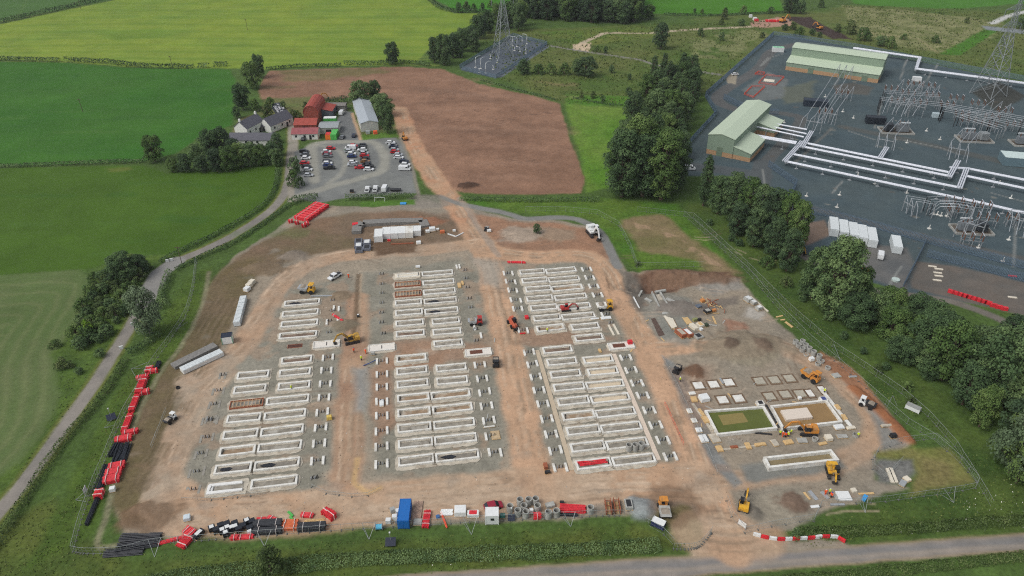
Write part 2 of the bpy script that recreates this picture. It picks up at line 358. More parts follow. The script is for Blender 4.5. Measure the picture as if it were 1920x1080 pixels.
paint([(262, 890), (300, 800), (330, 740), (420, 690), (480, 640), (520, 560), (640, 490), (760, 478), (880, 470), (930, 500), (960, 620), (1000, 860), (1010, 900), (900, 935), (700, 955), (450, 985), (300, 975), (262, 950)], (158, 145, 127), None, 5, 3, c2=(146, 137, 121), nsc=8)
for g in ([(520, 548), (655, 520), (668, 560), (645, 690), (630, 860), (600, 918), (345, 936), (338, 905), (396, 715), (450, 680), (505, 600)],
          [(682, 512), (860, 487), (896, 520), (930, 640), (950, 872), (925, 888), (702, 892), (688, 800), (690, 650)],
          [(940, 500), (1085, 486), (1124, 505), (1185, 640), (1292, 870), (1280, 888), (1045, 902), (1015, 880), (975, 700), (950, 600)]):
    paint(g, (140, 136, 123), 'construction_ground', 3.5, 4, c2=(130, 127, 114), nsc=6)
    paint(g, (158, 134, 112), None, 3, 3, op=.55, patch=7, thr=.55)
for g in ([(720, 640), (890, 640), (940, 668), (880, 672), (800, 690), (720, 690)], [(930, 610), (1120, 625), (1160, 640), (1000, 650), (940, 640)], [(690, 690), (735, 690), (740, 800), (700, 830)]):
    paint(g, (160, 122, 96), None, 3, 3, op=.6)
# haul roads
def haul(line, wd, c=(194, 158, 128), op=.98, n=3):
    cl = curve(line); stroke(cl, wd, c, 'haul_road', 2.2, 2.5, op=op, c2=(180, 148, 120), nsc=9)
    for k in range(n): tracks(line, (192, 170, 146) if k % 2 else (150, 128, 106), .45, 2.2, .8, 1 if k == 0 else 2, wd*.3)
haul([(748, 205), (770, 260), (800, 315), (838, 365), (872, 412), (905, 460)], 9, (182, 138, 108))
haul([(905, 460), (922, 520), (942, 600), (960, 700), (982, 800), (1002, 905)], 8.5)
haul([(905, 468), (1000, 482), (1090, 480), (1130, 505), (1180, 590), (1230, 690), (1275, 800), (1308, 880), (1345, 960), (1372, 1030)], 8.5)
haul([(310, 935), (345, 960), (450, 968), (600, 956), (800, 936), (1000, 918), (1150, 902), (1310, 905)], 13, (182, 160, 136), n=6)
haul([(1225, 655), (1300, 652), (1370, 660)], 6); haul([(1310, 900), (1420, 895), (1540, 880), (1610, 850), (1640, 800), (1600, 740), (1540, 690), (1440, 640)], 6, (162, 142, 122), .85)
haul([(335, 730), (400, 690), (450, 655), (490, 590), (540, 520), (640, 480), (780, 470), (900, 456)], 8, (168, 150, 130), .85)
haul([(305, 915), (328, 840), (362, 760), (410, 705)], 9, (164, 149, 130), .8)
haul([(1310, 1000), (1370, 1010), (1420, 1005)], 12, (178, 156, 132), .8)
haul([(672, 560), (665, 640), (655, 760), (650, 900)], 7, (158, 122, 98), .8)
stroke([(672, 515), (668, 600), (660, 640)], 1.6, (104, 88, 70), None, .9, .6, op=.8); stroke([(677, 515), (674, 610)], .6, (170, 150, 126), None, .6, .6, op=.7)
paint([(664, 690), (690, 690), (688, 770), (664, 770)], (140, 142, 138), None, 4, 3, op=.9)
stroke([(668, 860), (664, 905), (690, 925), (712, 915)], 1.2, (196, 164, 116), None, 1.0, 1.0, op=.8)
paint([(880, 480), (935, 490), (940, 545), (905, 530)], (156, 150, 138), None, 4, 3, op=.8)
paint([(232, 985), (206, 940), (238, 842), (264, 772), (302, 704), (347, 644), (382, 574), (400, 532), (450, 500), (482, 520), (442, 592), (424, 634), (392, 660), (328, 694), (331, 742), (312, 800), (292, 850), (264, 930), (258, 965)], (112, 97, 76), 'construction_ground', 1.6, 2.0, c2=(104, 94, 66), nsc=8)
for k in range(10): tracks([(250+k*2, 930), (300+k*4, 790), (350+k*6, 660), (410+k*6, 560)], (126, 110, 90) if k % 2 else (92, 82, 58), .3, 1.6, .6)
paint([(1360, 598), (1395, 603), (1400, 622), (1362, 626)], (152, 116, 96), None, 2, 3, op=.9); paint([(1300, 572), (1340, 558), (1385, 556), (1385, 570), (1312, 590)], (114, 106, 98), None, 2, 4, op=.8)
paint([(1200, 518), (1320, 511), (1372, 512), (1330, 524), (1240, 545), (1205, 545)], (112, 86, 70), None, 1.5, 2, c2=(98, 76, 62), nsc=4); paint([(1185, 532), (1198, 524), (1212, 530), (1214, 543), (1196, 544)], (64, 52, 46), None, .8, 1)  # dug pit soil with the pit's shade painted in, darkest patch at left
paint([(1290, 530), (1380, 527), (1395, 540), (1330, 552)], (138, 136, 130), None, 3, 4, op=.7); paint([(1380, 640), (1450, 640), (1470, 670), (1430, 690), (1350, 680), (1345, 655)], (134, 126, 108), None, 2, 5, op=.8); paint([(1405, 575), (1430, 582), (1425, 600), (1395, 592)], (176, 172, 164), None, 2, 3, op=.7)
# grey compound ground in the east
paint([(1185, 550), (1240, 545), (1290, 560), (1310, 620), (1290, 650), (1240, 640), (1205, 600)], (128, 128, 120), None, 3, 3, c2=(140, 134, 122))
paint([(1160, 505), (1200, 520), (1215, 550), (1200, 590), (1180, 560)], (104, 98, 90), None, 3, 3)
paint([(1240, 668), (1265, 680), (1300, 740), (1350, 850), (1390, 905), (1375, 915), (1330, 870), (1270, 740)], (128, 128, 124), None, 1.5, 2)
paint([(1390, 870), (1560, 850), (1590, 880), (1420, 905), (1395, 900)], (124, 124, 118), None, 2, 2); paint([(1250, 690), (1330, 690), (1330, 800), (1290, 800)], (140, 116, 98), None, 4, 4, op=.6)
paint([(1600, 700), (1660, 770), (1700, 830), (1660, 845), (1630, 780), (1590, 720)], (132, 130, 124), None, 2.5, 2)
paint([(1540, 660), (1600, 690), (1700, 820), (1690, 830), (1600, 730), (1530, 670)], (148, 108, 82), None, 1.5, 1.5)
paint([(1650, 862), (1715, 860), (1720, 885), (1690, 910), (1650, 905), (1640, 880)], (112, 112, 108), None, 2, 2)
paint([(1640, 850), (1700, 838), (1780, 840), (1830, 905), (1700, 930), (1720, 890), (1712, 862), (1650, 862)], (102, 114, 52), 'ground', 2, 2, c2=(120, 112, 72))
paint([(1380, 930), (1500, 915), (1525, 975), (1480, 988), (1430, 985), (1390, 965)], (146, 138, 122), None, 2.5, 2, c2=(132, 126, 114))
heap(1393, 652, 9, 2.4, (136, 124, 106), 2.2); heap(1370, 655, 3, .9, (96, 82, 70)); heap(1428, 655, 4, .8, (112, 96, 82))
heap(1224, 532, 6, -3.4, None, 2.6); heap(1240, 517, 5, 1.8, None, 3.0); heap(1300, 524, 6, 1.6, (120, 96, 78), 3)
heap(640, 556, 4, 1.0, (128, 112, 92), 1.3); heap(552, 482, 5, 1.2, (126, 116, 104), 1.6); heap(500, 505, 6, 1.1, (120, 104, 84), 1.6)
heap(278, 975, 6.5, 1.8, (110, 88, 68), 1.5, .75); heap(1205, 958, 5, 1.8, (140, 146, 146), 1.0); heap(648, 612, 5, 1.0, (120, 110, 92))
heap(1285, 580, 6, 1.2, (120, 112, 104), 2); heap(1300, 698, 4, .8, (108, 82, 64)); heap(1040, 440, 8, .5, (150, 130, 110), 1.5); heap(975, 440, 8, .8, (160, 146, 130), 1.6)
heap(1488, 944, 4.5, .9, (112, 92, 78)); heap(1412, 962, 3, .8, (112, 106, 96)); heap(800, 418, 6, 1.2, (150, 108, 84), 1.4)
heap(1260, 950, 8, .6, (116, 92, 72), 1.0, .6)
stroke([(1600, 730), (1650, 775), (1702, 826)], 3, (146, 98, 68), None, 1.2, 1.0, lift=.7)
# top retained pit
paint([(664, 425), (690, 418), (796, 414), (802, 430), (790, 448), (770, 470), (690, 470), (664, 450)], (120, 102, 84), None, 1.5, 2)
paint([(700, 455), (785, 450), (780, 472), (705, 480)], (104, 84, 66), None, 2, 2)
# path from the lane round the compound
path = curve([(868, 384), (900, 390), (950, 400), (985, 410), (1040, 408), (1085, 412), (1120, 432), (1140, 460), (1158, 500)])
stroke(path, 3.4, (128, 128, 124), 'path', .9, .8)
stroke([(828, 370), (860, 382), (868, 384)], 3, (132, 130, 124), 'path', 1, 1); stroke([(862, 372), (900, 430), (935, 480)], 2.5, (150, 140, 128), None, 1, 1.5, op=.7)
stroke(curve([(392, 510), (380, 570), (345, 640), (300, 700), (262, 770), (235, 840), (208, 920), (200, 965), (185, 1022), (230, 1020), (262, 1014)]), 1.3, (134, 128, 104), None, .9, 1, op=.75)
paint([(780, 366), (826, 366), (850, 386), (790, 392), (740, 384)], (132, 126, 116), None, 2, 3, op=.8)
# --- car park, yard and farm ground
paint([(552, 285), (600, 266), (645, 255), (742, 258), (757, 270), (775, 330), (782, 362), (650, 371), (600, 380), (552, 372)], (126, 128, 124), 'car_park', 1.2, 1.2, c2=(116, 118, 116), nsc=7)
stroke(curve([(590, 340), (586, 290), (590, 270), (650, 266), (700, 268), (720, 290), (718, 318), (690, 330), (600, 355), (560, 368)]), 4.5, (156, 154, 142), None, 2.5, 1.5, op=.75)
stroke(curve([(590, 272), (630, 280), (648, 300), (640, 325), (615, 345)]), 2.5, (158, 156, 144), None, 2, 1.5, op=.6)
paint([(640, 205), (660, 210), (680, 262), (640, 262), (630, 230)], (112, 114, 114), 'car_park', 1.5, 1); paint([(548, 226), (580, 224), (600, 262), (556, 262)], (146, 138, 124), None, 2, 2)
paint([(672, 252), (742, 247), (748, 256), (680, 263)], (86, 116, 46), 'ground', 1.2, 1); paint([(657, 212), (663, 212), (680, 262), (674, 263)], (176, 148, 120), None, .8, .6)
paint([(500, 185), (600, 180), (600, 222), (540, 224), (480, 215)], (104, 106, 66), None, 4, 4); paint([(448, 222), (470, 215), (455, 250), (436, 250)], (128, 116, 84), None, 2, 3, op=.7)
stroke([(750, 258), (772, 310), (782, 350), (786, 372), (800, 378)], 1.3, (134, 128, 116), None, .9, .6)
paint([(676, 378), (776, 374), (780, 384), (676, 388)], (80, 114, 44), 'ground', 1.5, 1.5)
# --- top right tracks and dig
stroke(curve([(1080, 92), (1090, 82), (1120, 68), (1140, 62), (1220, 62), (1290, 56), (1410, 50)]), 3.6, (178, 164, 140), 'path', 1, 2); paint([(1074, 84), (1108, 80), (1104, 98), (1078, 94)], (196, 176, 148), 'path', 1.2, 2)
stroke([(1020, 84), (1080, 94), (1200, 112), (1230, 122), (1350, 140)], 2.6, (130, 128, 120), 'path', 1, 1)
paint([(1408, 42), (1460, 32), (1480, 36), (1490, 48), (1430, 52), (1410, 50)], (166, 134, 116), 'construction_ground', 2, 3); paint([(1470, 32), (1520, 32), (1545, 48), (1600, 74), (1560, 72), (1500, 46)], (66, 54, 50), 'construction_ground', 2, 3)
stroke([(1860, 44), (1890, 30), (1930, 20)], 5, (190, 190, 186), 'path', 2, 1); paint([(1840, 48), (1920, 56), (2000, 66), (2000, 72), (1850, 56)], (126, 132, 134), None, 2, 2)
stroke([(1620, 60), (1720, 72), (1760, 100)], 2, (150, 140, 104), None, 2, 2, op=.6)
# --- compounds
paint([(862, 128), (962, 68), (1000, 74), (1026, 84), (930, 147), (866, 132)], (88, 96, 104), 'substation_yard', 1, .6)
stroke([(935, 143), (1022, 88)], 5, (104, 112, 118), None, 1, .5)
yard = [(1322, 182), (1450, 67), (1480, 66), (1600, 90), (1920, 155), (2300, 230), (2300, 700), (1920, 590), (1880, 578), (1780, 562), (1700, 548), (1600, 520), (1500, 470), (1430, 405), (1420, 330), (1285, 330), (1270, 296), (1343, 216)]
paint(yard, (72, 86, 91), 'substation_yard', 1.2, .8, c2=(78, 90, 92), nsc=14)
stroke(curve([(1500, 82), (1448, 96), (1420, 130), (1360, 168), (1345, 185), (1360, 198), (1395, 210)]), 7, (92, 93, 92), 'substation_yard', 1.2, .8); stroke(curve([(1430, 210), (1480, 215), (1500, 230), (1440, 300), (1400, 350)]), 6, (88, 90, 89), None, 1.2, .8)
stroke([(1280, 310), (1350, 318), (1430, 330), (1400, 350)], 9, (82, 88, 90), None, 1.5, 1); stroke([(1430, 305), (1425, 350), (1435, 400)], 8, (84, 89, 90), None, 1.5, 1)
stroke([(1430, 365), (1540, 395), (1650, 425), (1780, 455), (1920, 485), (2200, 550)], 4, (90, 92, 90), None, 2, 1.5); stroke([(1580, 238), (1700, 262), (1920, 312), (2200, 380)], 6, (84, 88, 86), None, 2, 1.5)
stroke([(1500, 312), (1560, 320), (1740, 360), (1920, 398), (2100, 440)], 1.2, (122, 122, 116), None, .8, .8, op=.7); stroke([(1490, 305), (1560, 240)], 1.4, (116, 114, 108), None, .8, .8, op=.6)
paint([(1390, 170), (1440, 135), (1480, 150), (1470, 185), (1420, 190)], (112, 116, 114), None, 2.5, 3, op=.8); paint([(1470, 165), (1530, 150), (1520, 190), (1470, 195)], (104, 106, 88), None, 3, 4, op=.6)
paint([(1360, 140), (1383, 136), (1380, 158), (1364, 156)], (150, 142, 124), None, 1, 1)
paint([(1716, 490), (1800, 500), (1920, 530), (2100, 580), (2100, 660), (1920, 592), (1790, 560), (1710, 540)], (98, 95, 90), 'substation_yard', 2, 2, c2=(108, 100, 92), nsc=6)
paint([(1610, 455), (1700, 465), (1714, 490), (1700, 545), (1610, 515)], (96, 98, 98), None, 2, 2, c2=(112, 110, 106)); paint([(1500, 420), (1545, 412), (1560, 440), (1510, 460)], (120, 104, 92), None, 2, 2)
stroke(curve([(1490, 470), (1560, 510), (1640, 545), (1760, 560), (1830, 580), (1900, 610)]), 3.4, (116, 110, 102), 'path', 1.2, 1.2)
paint([(1820, 172), (1870, 152), (1925, 180), (1872, 212)], (62, 60, 52), None, 2, 2, op=.8); paint([(1560, 160), (1600, 155), (1640, 165), (1625, 178), (1570, 175)], (96, 88, 78), None, 2, 2, op=.6)

# --- worn patches, crossing tyre marks and spoil all over the site
sx_ = [tuple(P(a, b)[:2]) for a, b in site]
PAL = [(168, 152, 134), (150, 128, 108), (130, 126, 116), (118, 104, 88), (176, 162, 144), (146, 120, 100), (138, 136, 128), (110, 94, 78)]
for k in range(240):
    px_, py_ = rng.uniform(230, 1680), rng.uniform(420, 1010); p = P(px_, py_)
    q = [(p.x+rng.uniform(.4, 1)*a*math.cos(t), p.y+rng.uniform(.4, 1)*b*math.sin(t)) for a, b in [(rng.uniform(.8, 4.5), rng.uniform(.6, 2.4))] for t in [i*.79 for i in range(8)]]
    n_ = len(sx_); ins = False
    for i in range(n_):
        (x1, y1), (x2, y2) = sx_[i], sx_[(i+1) % n_]
        if (y1 > p.y) != (y2 > p.y) and p.x < (x2-x1)*(p.y-y1)/(y2-y1)+x1: ins = not ins
    if ins: paint(q, PAL[k % len(PAL)], None, 1.2, 2.5, op=rng.uniform(.15, .42), world=True)
for k in range(46):
    x, y = rng.uniform(300, 1560), rng.choice([rng.uniform(930, 975), rng.uniform(430, 490), rng.uniform(500, 900)]); a = rng.uniform(-.5, .5); l_ = rng.uniform(40, 130)
    if k > 30: x, y, a = rng.uniform(1280, 1560), rng.uniform(560, 900), rng.uniform(-3, 3)
    tracks([(x, y), (x+l_*.5*math.cos(a), y+l_*.3*math.sin(a)+rng.uniform(-6, 6)), (x+l_*math.cos(a), y+l_*.6*math.sin(a))], (184, 164, 142) if k % 2 else (122, 104, 88), .4, 2.0, .55)
for k in range(26):                                        # worn and wet streaks in the fields
    x, y = rng.uniform(-60, 480), rng.choice([rng.uniform(135, 290), rng.uniform(330, 480)]); stroke([(x, y), (x+rng.uniform(40, 160), y+rng.uniform(-4, 4))], rng.uniform(1.5, 6), (80, 112, 50) if k % 2 else (50, 90, 38), None, 4, 6, op=.3)
for k in range(9): y = 130+k*19; stroke(curve([(-100, y+4), (120, y), (300, y-2), (430, y-8)]), .8, (48, 92, 38), None, 1.0, 1, op=.35)
for k in range(5): stroke([(60+k*170, -20), (20+k*180, 60), (-30+k*190, 126)], .9, (104, 126, 50), None, 1.2, 1, op=.35)
for l_ in ([(1440, 108), (1425, 124)], [(1428, 123), (1445, 108), (1470, 100)], [(1580, 340), (1560, 362)], [(1430, 318), (1433, 340), (1437, 366)], [(1590, 118), (1565, 160)], [(1700, 110), (1688, 150)], [(1760, 118), (1730, 160)], [(1860, 362), (1920, 378), (2050, 410)], [(1655, 186), (1640, 240)], [(1905, 420), (1900, 500)], [(1650, 300), (1770, 330)], [(1690, 500), (1660, 545)], [(1590, 245), (1640, 262)], [(1690, 262), (1760, 276), (1800, 290)]): stroke(l_, .8, (134, 136, 132), None, .7, .5, op=.8)
for k in range(60): x, y = rng.uniform(1440, 1920), rng.uniform(150, 480); stroke([(x, y), (x+rng.uniform(2, 8), y+rng.uniform(-1, 2))], rng.uniform(.5, 1.4), (146, 142, 130) if k % 2 else (100, 92, 82), None, .6, .8, op=.6)
# --- texture grain in the sheet itself
gcol *= (1+.16*fbm(gx, gy, 1.6, 63, 3)+.14*fbm(gx, gy, 9, 64, 3))[:, None]
gi = np.isin(gown, [own('construction_ground'), own('haul_road')])
gz += np.where(gi, .10*fbm(gx, gy, 2.2, 71, 3), 0)*np.minimum(1, np.abs(gy)/60)
gcol = np.clip(gcol, .004, .9)

def groundmat(name, s1, a1, s2, a2, bump=.3, stretch=(1, 1, 1)):
    m = bpy.data.materials.new(name); m.use_nodes = True
    n, l = m.node_tree.nodes, m.node_tree.links; b = n['Principled BSDF']
    b.inputs['Roughness'].default_value = .9; b.inputs['Specular IOR Level'].default_value = .15
    at = n.new('ShaderNodeAttribute'); at.attribute_name = 'col'
    tc = n.new('ShaderNodeTexCoord'); mp = n.new('ShaderNodeMapping'); mp.inputs['Scale'].default_value = stretch; l.new(tc.outputs['Object'], mp.inputs[0])
    prev = at.outputs['Color']
    for s, a in ((s1, a1), (s2, a2)):
        no = n.new('ShaderNodeTexNoise'); no.inputs['Scale'].default_value = s; no.inputs['Detail'].default_value = 6; no.inputs['Roughness'].default_value = .65; l.new(mp.outputs[0], no.inputs['Vector'])
        mr = n.new('ShaderNodeMapRange'); mr.inputs[1].default_value = .3; mr.inputs[2].default_value = .7; mr.inputs[3].default_value = 1-a; mr.inputs[4].default_value = 1+a; l.new(no.outputs[0], mr.inputs[0])
        mx = n.new('ShaderNodeMix'); mx.data_type = 'RGBA'; mx.blend_type = 'MULTIPLY'; mx.inputs[0].default_value = 1
        l.new(prev, mx.inputs[6]); l.new(mr.outputs[0], mx.inputs[7]); prev = mx.outputs[2]
    l.new(prev, b.inputs['Base Color'])
    bu = n.new('ShaderNodeBump'); bu.inputs['Strength'].default_value = bump; bu.inputs['Distance'].default_value = .25; l.new(no.outputs[0], bu.inputs['Height']); l.new(bu.outputs[0], b.inputs['Normal'])
    return m
GM = {'ground': ('rough_grass', .9, .32, .16, .22, .8), 'field': ('field_grass', 1.2, .16, .05, .12, .5), 'ploughed_field': ('tilled_soil', 1.0, .2, .2, .14, .7),
      'construction_ground': ('site_soil', 1.1, .2, .25, .14, .6), 'haul_road': ('haul_dirt', 1.0, .14, .22, .12, .4), 'lane': ('lane_tarmac', 1.5, .08, .2, .08, .1),
      'road': ('road_tarmac', 1.5, .08, .2, .07, .1), 'path': ('path_gravel', 1.5, .12, .3, .1, .2), 'car_park': ('car_park_gravel', 1.2, .12, .25, .1, .2), 'substation_yard': ('yard_chippings', 1.5, .12, .12, .1, .15)}
gm_ = {}
NX = SH[1]; fi = np.arange(SH[0]-1)[:, None]*NX+np.arange(NX-1)[None, :]; fi = fi.ravel()
fo = gown[fi]
for k, nm in enumerate(OWN):
    sel = fi[fo == k]
    if sel.size == 0: continue
    q = np.stack([sel, sel+1, sel+1+NX, sel+NX], 1); uq, inv = np.unique(q.ravel(), return_inverse=True)
    me = bpy.data.meshes.new(nm); me.vertices.add(uq.size); me.vertices.foreach_set('co', np.stack([gx[uq], gy[uq], gz[uq]], 1).astype(np.float32).ravel())
    me.loops.add(inv.size); me.loops.foreach_set('vertex_index', inv.astype(np.int32))
    me.polygons.add(sel.size); me.polygons.foreach_set('loop_start', np.arange(0, inv.size, 4, dtype=np.int32)); me.polygons.foreach_set('loop_total', np.full(sel.size, 4, np.int32))
    me.update(); me.validate()
    at = me.attributes.new('col', 'FLOAT_COLOR', 'POINT'); at.data.foreach_set('color', np.concatenate([gcol[uq], np.ones((uq.size, 1))], 1).astype(np.float32).ravel())
    me.polygons.foreach_set('use_smooth', np.ones(sel.size, bool))
    me.materials.append(groundmat(*GM[nm])); o = bpy.data.objects.new(nm, me); COL.objects.link(o); tag(o, kind='structure')
def gzat(x, y):                                            # sheet height under a point
    i = min(max(np.searchsorted(XS, x), 0), SH[1]-1); j = min(max(np.searchsorted(YS, y), 0), SH[0]-1); return float(gz[j*NX+i])
# ---------------------------------------------------------------- vegetation
LEAF = {'dark': leafmat('leaf_dark', L(56, 75, 50), L(76, 99, 62), L(110, 131, 82)),
        'mid': leafmat('leaf_mid', L(58, 80, 45), L(80, 104, 54), L(112, 132, 74)),
        'pale': leafmat('leaf_pale', L(70, 88, 60), L(90, 108, 78), L(118, 134, 104)),
        'lime': leafmat('leaf_lime', L(86, 118, 36), L(112, 146, 46), L(138, 168, 66)),
        'scrub': leafmat('leaf_scrub', L(62, 78, 45), L(82, 99, 55), L(114, 124, 78)),
        'grass': leafmat('grass_blade', L(62, 80, 36), L(84, 100, 46), L(116, 124, 70)),
        'deep': leafmat('leaf_deep', L(51, 68, 49), L(69, 90, 59), L(98, 118, 75))}
BARK = mat('bark', L(98, 84, 70), .9, var=.25, scale=3)
def leafmesh(name, pos, nrm, size, tint, m, aspect=.7):
    n = len(pos); nrm = nrm/np.maximum(np.linalg.norm(nrm, axis=1, keepdims=True), 1e-6)
    r = nr.normal(size=(n, 3)); t = np.cross(nrm, r); t /= np.maximum(np.linalg.norm(t, axis=1, keepdims=True), 1e-6); b = np.cross(nrm, t)
    s = (size*nr.uniform(.6, 1.3, n))[:, None]; v = np.empty((n, 4, 3))
    v[:, 0] = pos-t*s*.5; v[:, 1] = pos+b*s*.5*aspect; v[:, 2] = pos+t*s*.5; v[:, 3] = pos-b*s*.5*aspect
    me = bpy.data.meshes.new(name); me.vertices.add(4*n); me.vertices.foreach_set('co', v.astype(np.float32).ravel())
    me.loops.add(4*n); me.loops.foreach_set('vertex_index', np.arange(4*n, dtype=np.int32)); me.polygons.add(n)
    me.polygons.foreach_set('loop_start', np.arange(0, 4*n, 4, dtype=np.int32)); me.polygons.foreach_set('loop_total', np.full(n, 4, np.int32)); me.update(); me.validate()
    a = me.attributes.new('tint', 'FLOAT', 'POINT'); a.data.foreach_set('value', np.repeat(tint, 4).astype(np.float32))
    me.materials.append(m); return me
def clumps(cs, rs, dens, tl=None):
    ps, ns, ts = [], [], []
    for c, r in zip(cs, rs):
        k = max(8, int(dens*r*r)); d = nr.normal(size=(k, 3)); d /= np.linalg.norm(d, axis=1, keepdims=True)
        d[:, 2] = np.where(d[:, 2] < -.35, -d[:, 2], d[:, 2]); q = r*nr.uniform(.72, 1.06, (k, 1))
        ps.append(c+d*q*np.array([1, 1, .85])); ns.append(d+nr.normal(size=(k, 3))*.45+np.array([0, 0, .35])); ts.append(np.clip(nr.normal(nr.uniform(.2, .8), .14, k), 0, 1))
    return np.concatenate(ps), np.concatenate(ns), np.concatenate(ts)
def make_tree(kind):
    root = thing({'bush': 'bush'}.get(kind[0], kind[0]+'_tree' if kind[0] != 'bush' else 'bush'), 'tree', 'tree')
    nm, H, rx, zb, nc, leaf, m, rag = kind
    cs, rs = [], []
    for i in range(nc):
        t = (i+.5)/nc; z = zb+(H-zb)*(.06+.9*t); u = (z-zb)/(H-zb)
        prof = (max(.02, 1-(2*u-1)**2))**.5 if nm != 'tall' else (min(1, u*2.4+.35)*max(.06, (1-u))**.48*1.12)
        if nm == 'bush': prof = max(.15, 1-u*u)**.5
        a = i*2.399+nr.uniform(-.5, .5); rr = rx*prof*nr.uniform(.35, .95)
        cs.append(np.array([rr*math.cos(a), rr*math.sin(a), z])); rs.append(rx*nr.uniform(.2, .4)*(rag if i % 3 else 1)*(1.0 if nm != 'tall' else .6+.5*prof))
    p, n, t = clumps(cs, rs, 30/leaf**2*.55)
    cr = bpy.data.objects.new('crown', leafmesh('crown', p, n, leaf, t, LEAF[m])); COL.objects.link(cr); cr.parent = root
    b = MB(); tr = .028*H if nm != 'bush' else .05*H; b.cyl((0, 0, -.3), (0, 0, zb+(H-zb)*.35), tr, tr*.6, 7, False); b.cyl((0, 0, zb+(H-zb)*.35), (.1, 0, H*.82), tr*.6, tr*.15, 6, False)
    for i in range(0, nc, 2):
        c = cs[i]; b.cyl((0, 0, zb*.5+c[2]*.45), tuple(c), tr*.35, tr*.1, 5, False)
    b.build('trunk', BARK, root)
    return root, H, rx
KINDS = {'broad': [('broadleaf', 12, 5.4, 1.0, 52, .5, 'dark', 1.0), ('broadleaf', 12, 5.0, .8, 46, .5, 'mid', 1.0), ('broadleaf', 12, 5.8, .6, 58, .5, 'dark', .9)],
         'deep': [('broadleaf', 13, 4.8, .6, 50, .5, 'mid', 1.0), ('broadleaf', 13, 5.2, .6, 54, .52, 'deep', 1.0), ('broadleaf', 13, 4.6, .6, 48, .52, 'deep', 1.0), ('broadleaf', 13, 5.0, .6, 52, .5, 'dark', .95)],
         'tall': [('tall', 22, 4.4, .6, 84, .56, 'dark', .9), ('tall', 22, 3.8, .8, 76, .56, 'deep', .85), ('tall', 22, 4.8, .6, 88, .56, 'dark', .95)],
         'great': [('broadleaf', 24, 6.4, .8, 96, .62, 'dark', .9), ('broadleaf', 24, 5.6, .8, 88, .62, 'deep', .95), ('broadleaf', 24, 6.0, 1.0, 92, .6, 'mid', .85)],
         'willow': [('willow', 10, 5.2, .6, 36, .5, 'pale', 1.0)], 'bush': [('bush', 4, 3.0, .1, 20, .45, 'scrub', 1.0), ('bush', 4, 2.7, .1, 18, .45, 'dark', 1.1), ('bush', 4, 3.2, .1, 22, .45, 'mid', 1.0)],
         'lime': [('bush', 4, 2.6, .1, 16, .45, 'lime', 1.0)]}
_tp = {}
def tree(px, py, h, kind, label, group=None, wpx=None, cat=None, i=None, w=None):
    p = Vector((px, py, 0)) if w else P(px, py)
    v = rng.randrange(len(KINDS[kind])) if i is None else i
    if (kind, v) not in _tp:
        _tp[(kind, v)] = make_tree(KINDS[kind][v]); r, H, rx = _tp[(kind, v)]; KIDS(r); r['used'] = 0
    r, H, rx = _tp[(kind, v)]
    s = h/H; sx = s if not wpx else wpx*mpp(px, py)/2/(rx*1.18); sx = min(max(sx, s*.6), s*1.9)
    sc = (sx*rng.uniform(.94, 1.06), sx*rng.uniform(.94, 1.06), s)
    if not r.get('used'): o = r
    else: o = r.copy(); COL.objects.link(o)
    if o is not r:
        for ch in KIDS(r): c = ch.copy(); COL.objects.link(c); c.parent = o
    r['used'] = 1
    if 'used' in o and o is not r: del o['used']
    o.location = (p.x, p.y, gzat(p.x, p.y)-.05); o.scale = sc; o.rotation_euler.z = rng.uniform(0, 6.28)
    tag(o, label, cat or ('bush' if kind in ('bush', 'lime') else 'tree'))
    if group: o['group'] = group
    elif 'group' in o: del o['group']
    return o
def inpoly(x, y, pts):
    c = False; n = len(pts)
    for i in range(n):
        (x1, y1), (x2, y2) = pts[i], pts[(i+1) % n]
        if (y1 > y) != (y2 > y) and x < (x2-x1)*(y-y1)/(y2-y1)+x1: c = not c
    return c
def scatter(poly, sp, jit=.42):
    pts = [tuple(P(a, b)[:2]) for a, b in poly]; xs = [q[0] for q in pts]; ys = [q[1] for q in pts]; out = []
    y = min(ys); k = 0
    while y < max(ys):
        x = min(xs)+(sp/2 if k % 2 else 0)
        while x < max(xs):
            a, b = x+rng.uniform(-jit, jit)*sp, y+rng.uniform(-jit, jit)*sp
            if inpoly(a, b, pts): out.append((a, b))
            x += sp
        y += sp*.87; k += 1
    return sorted(out, key=lambda q: q[1])
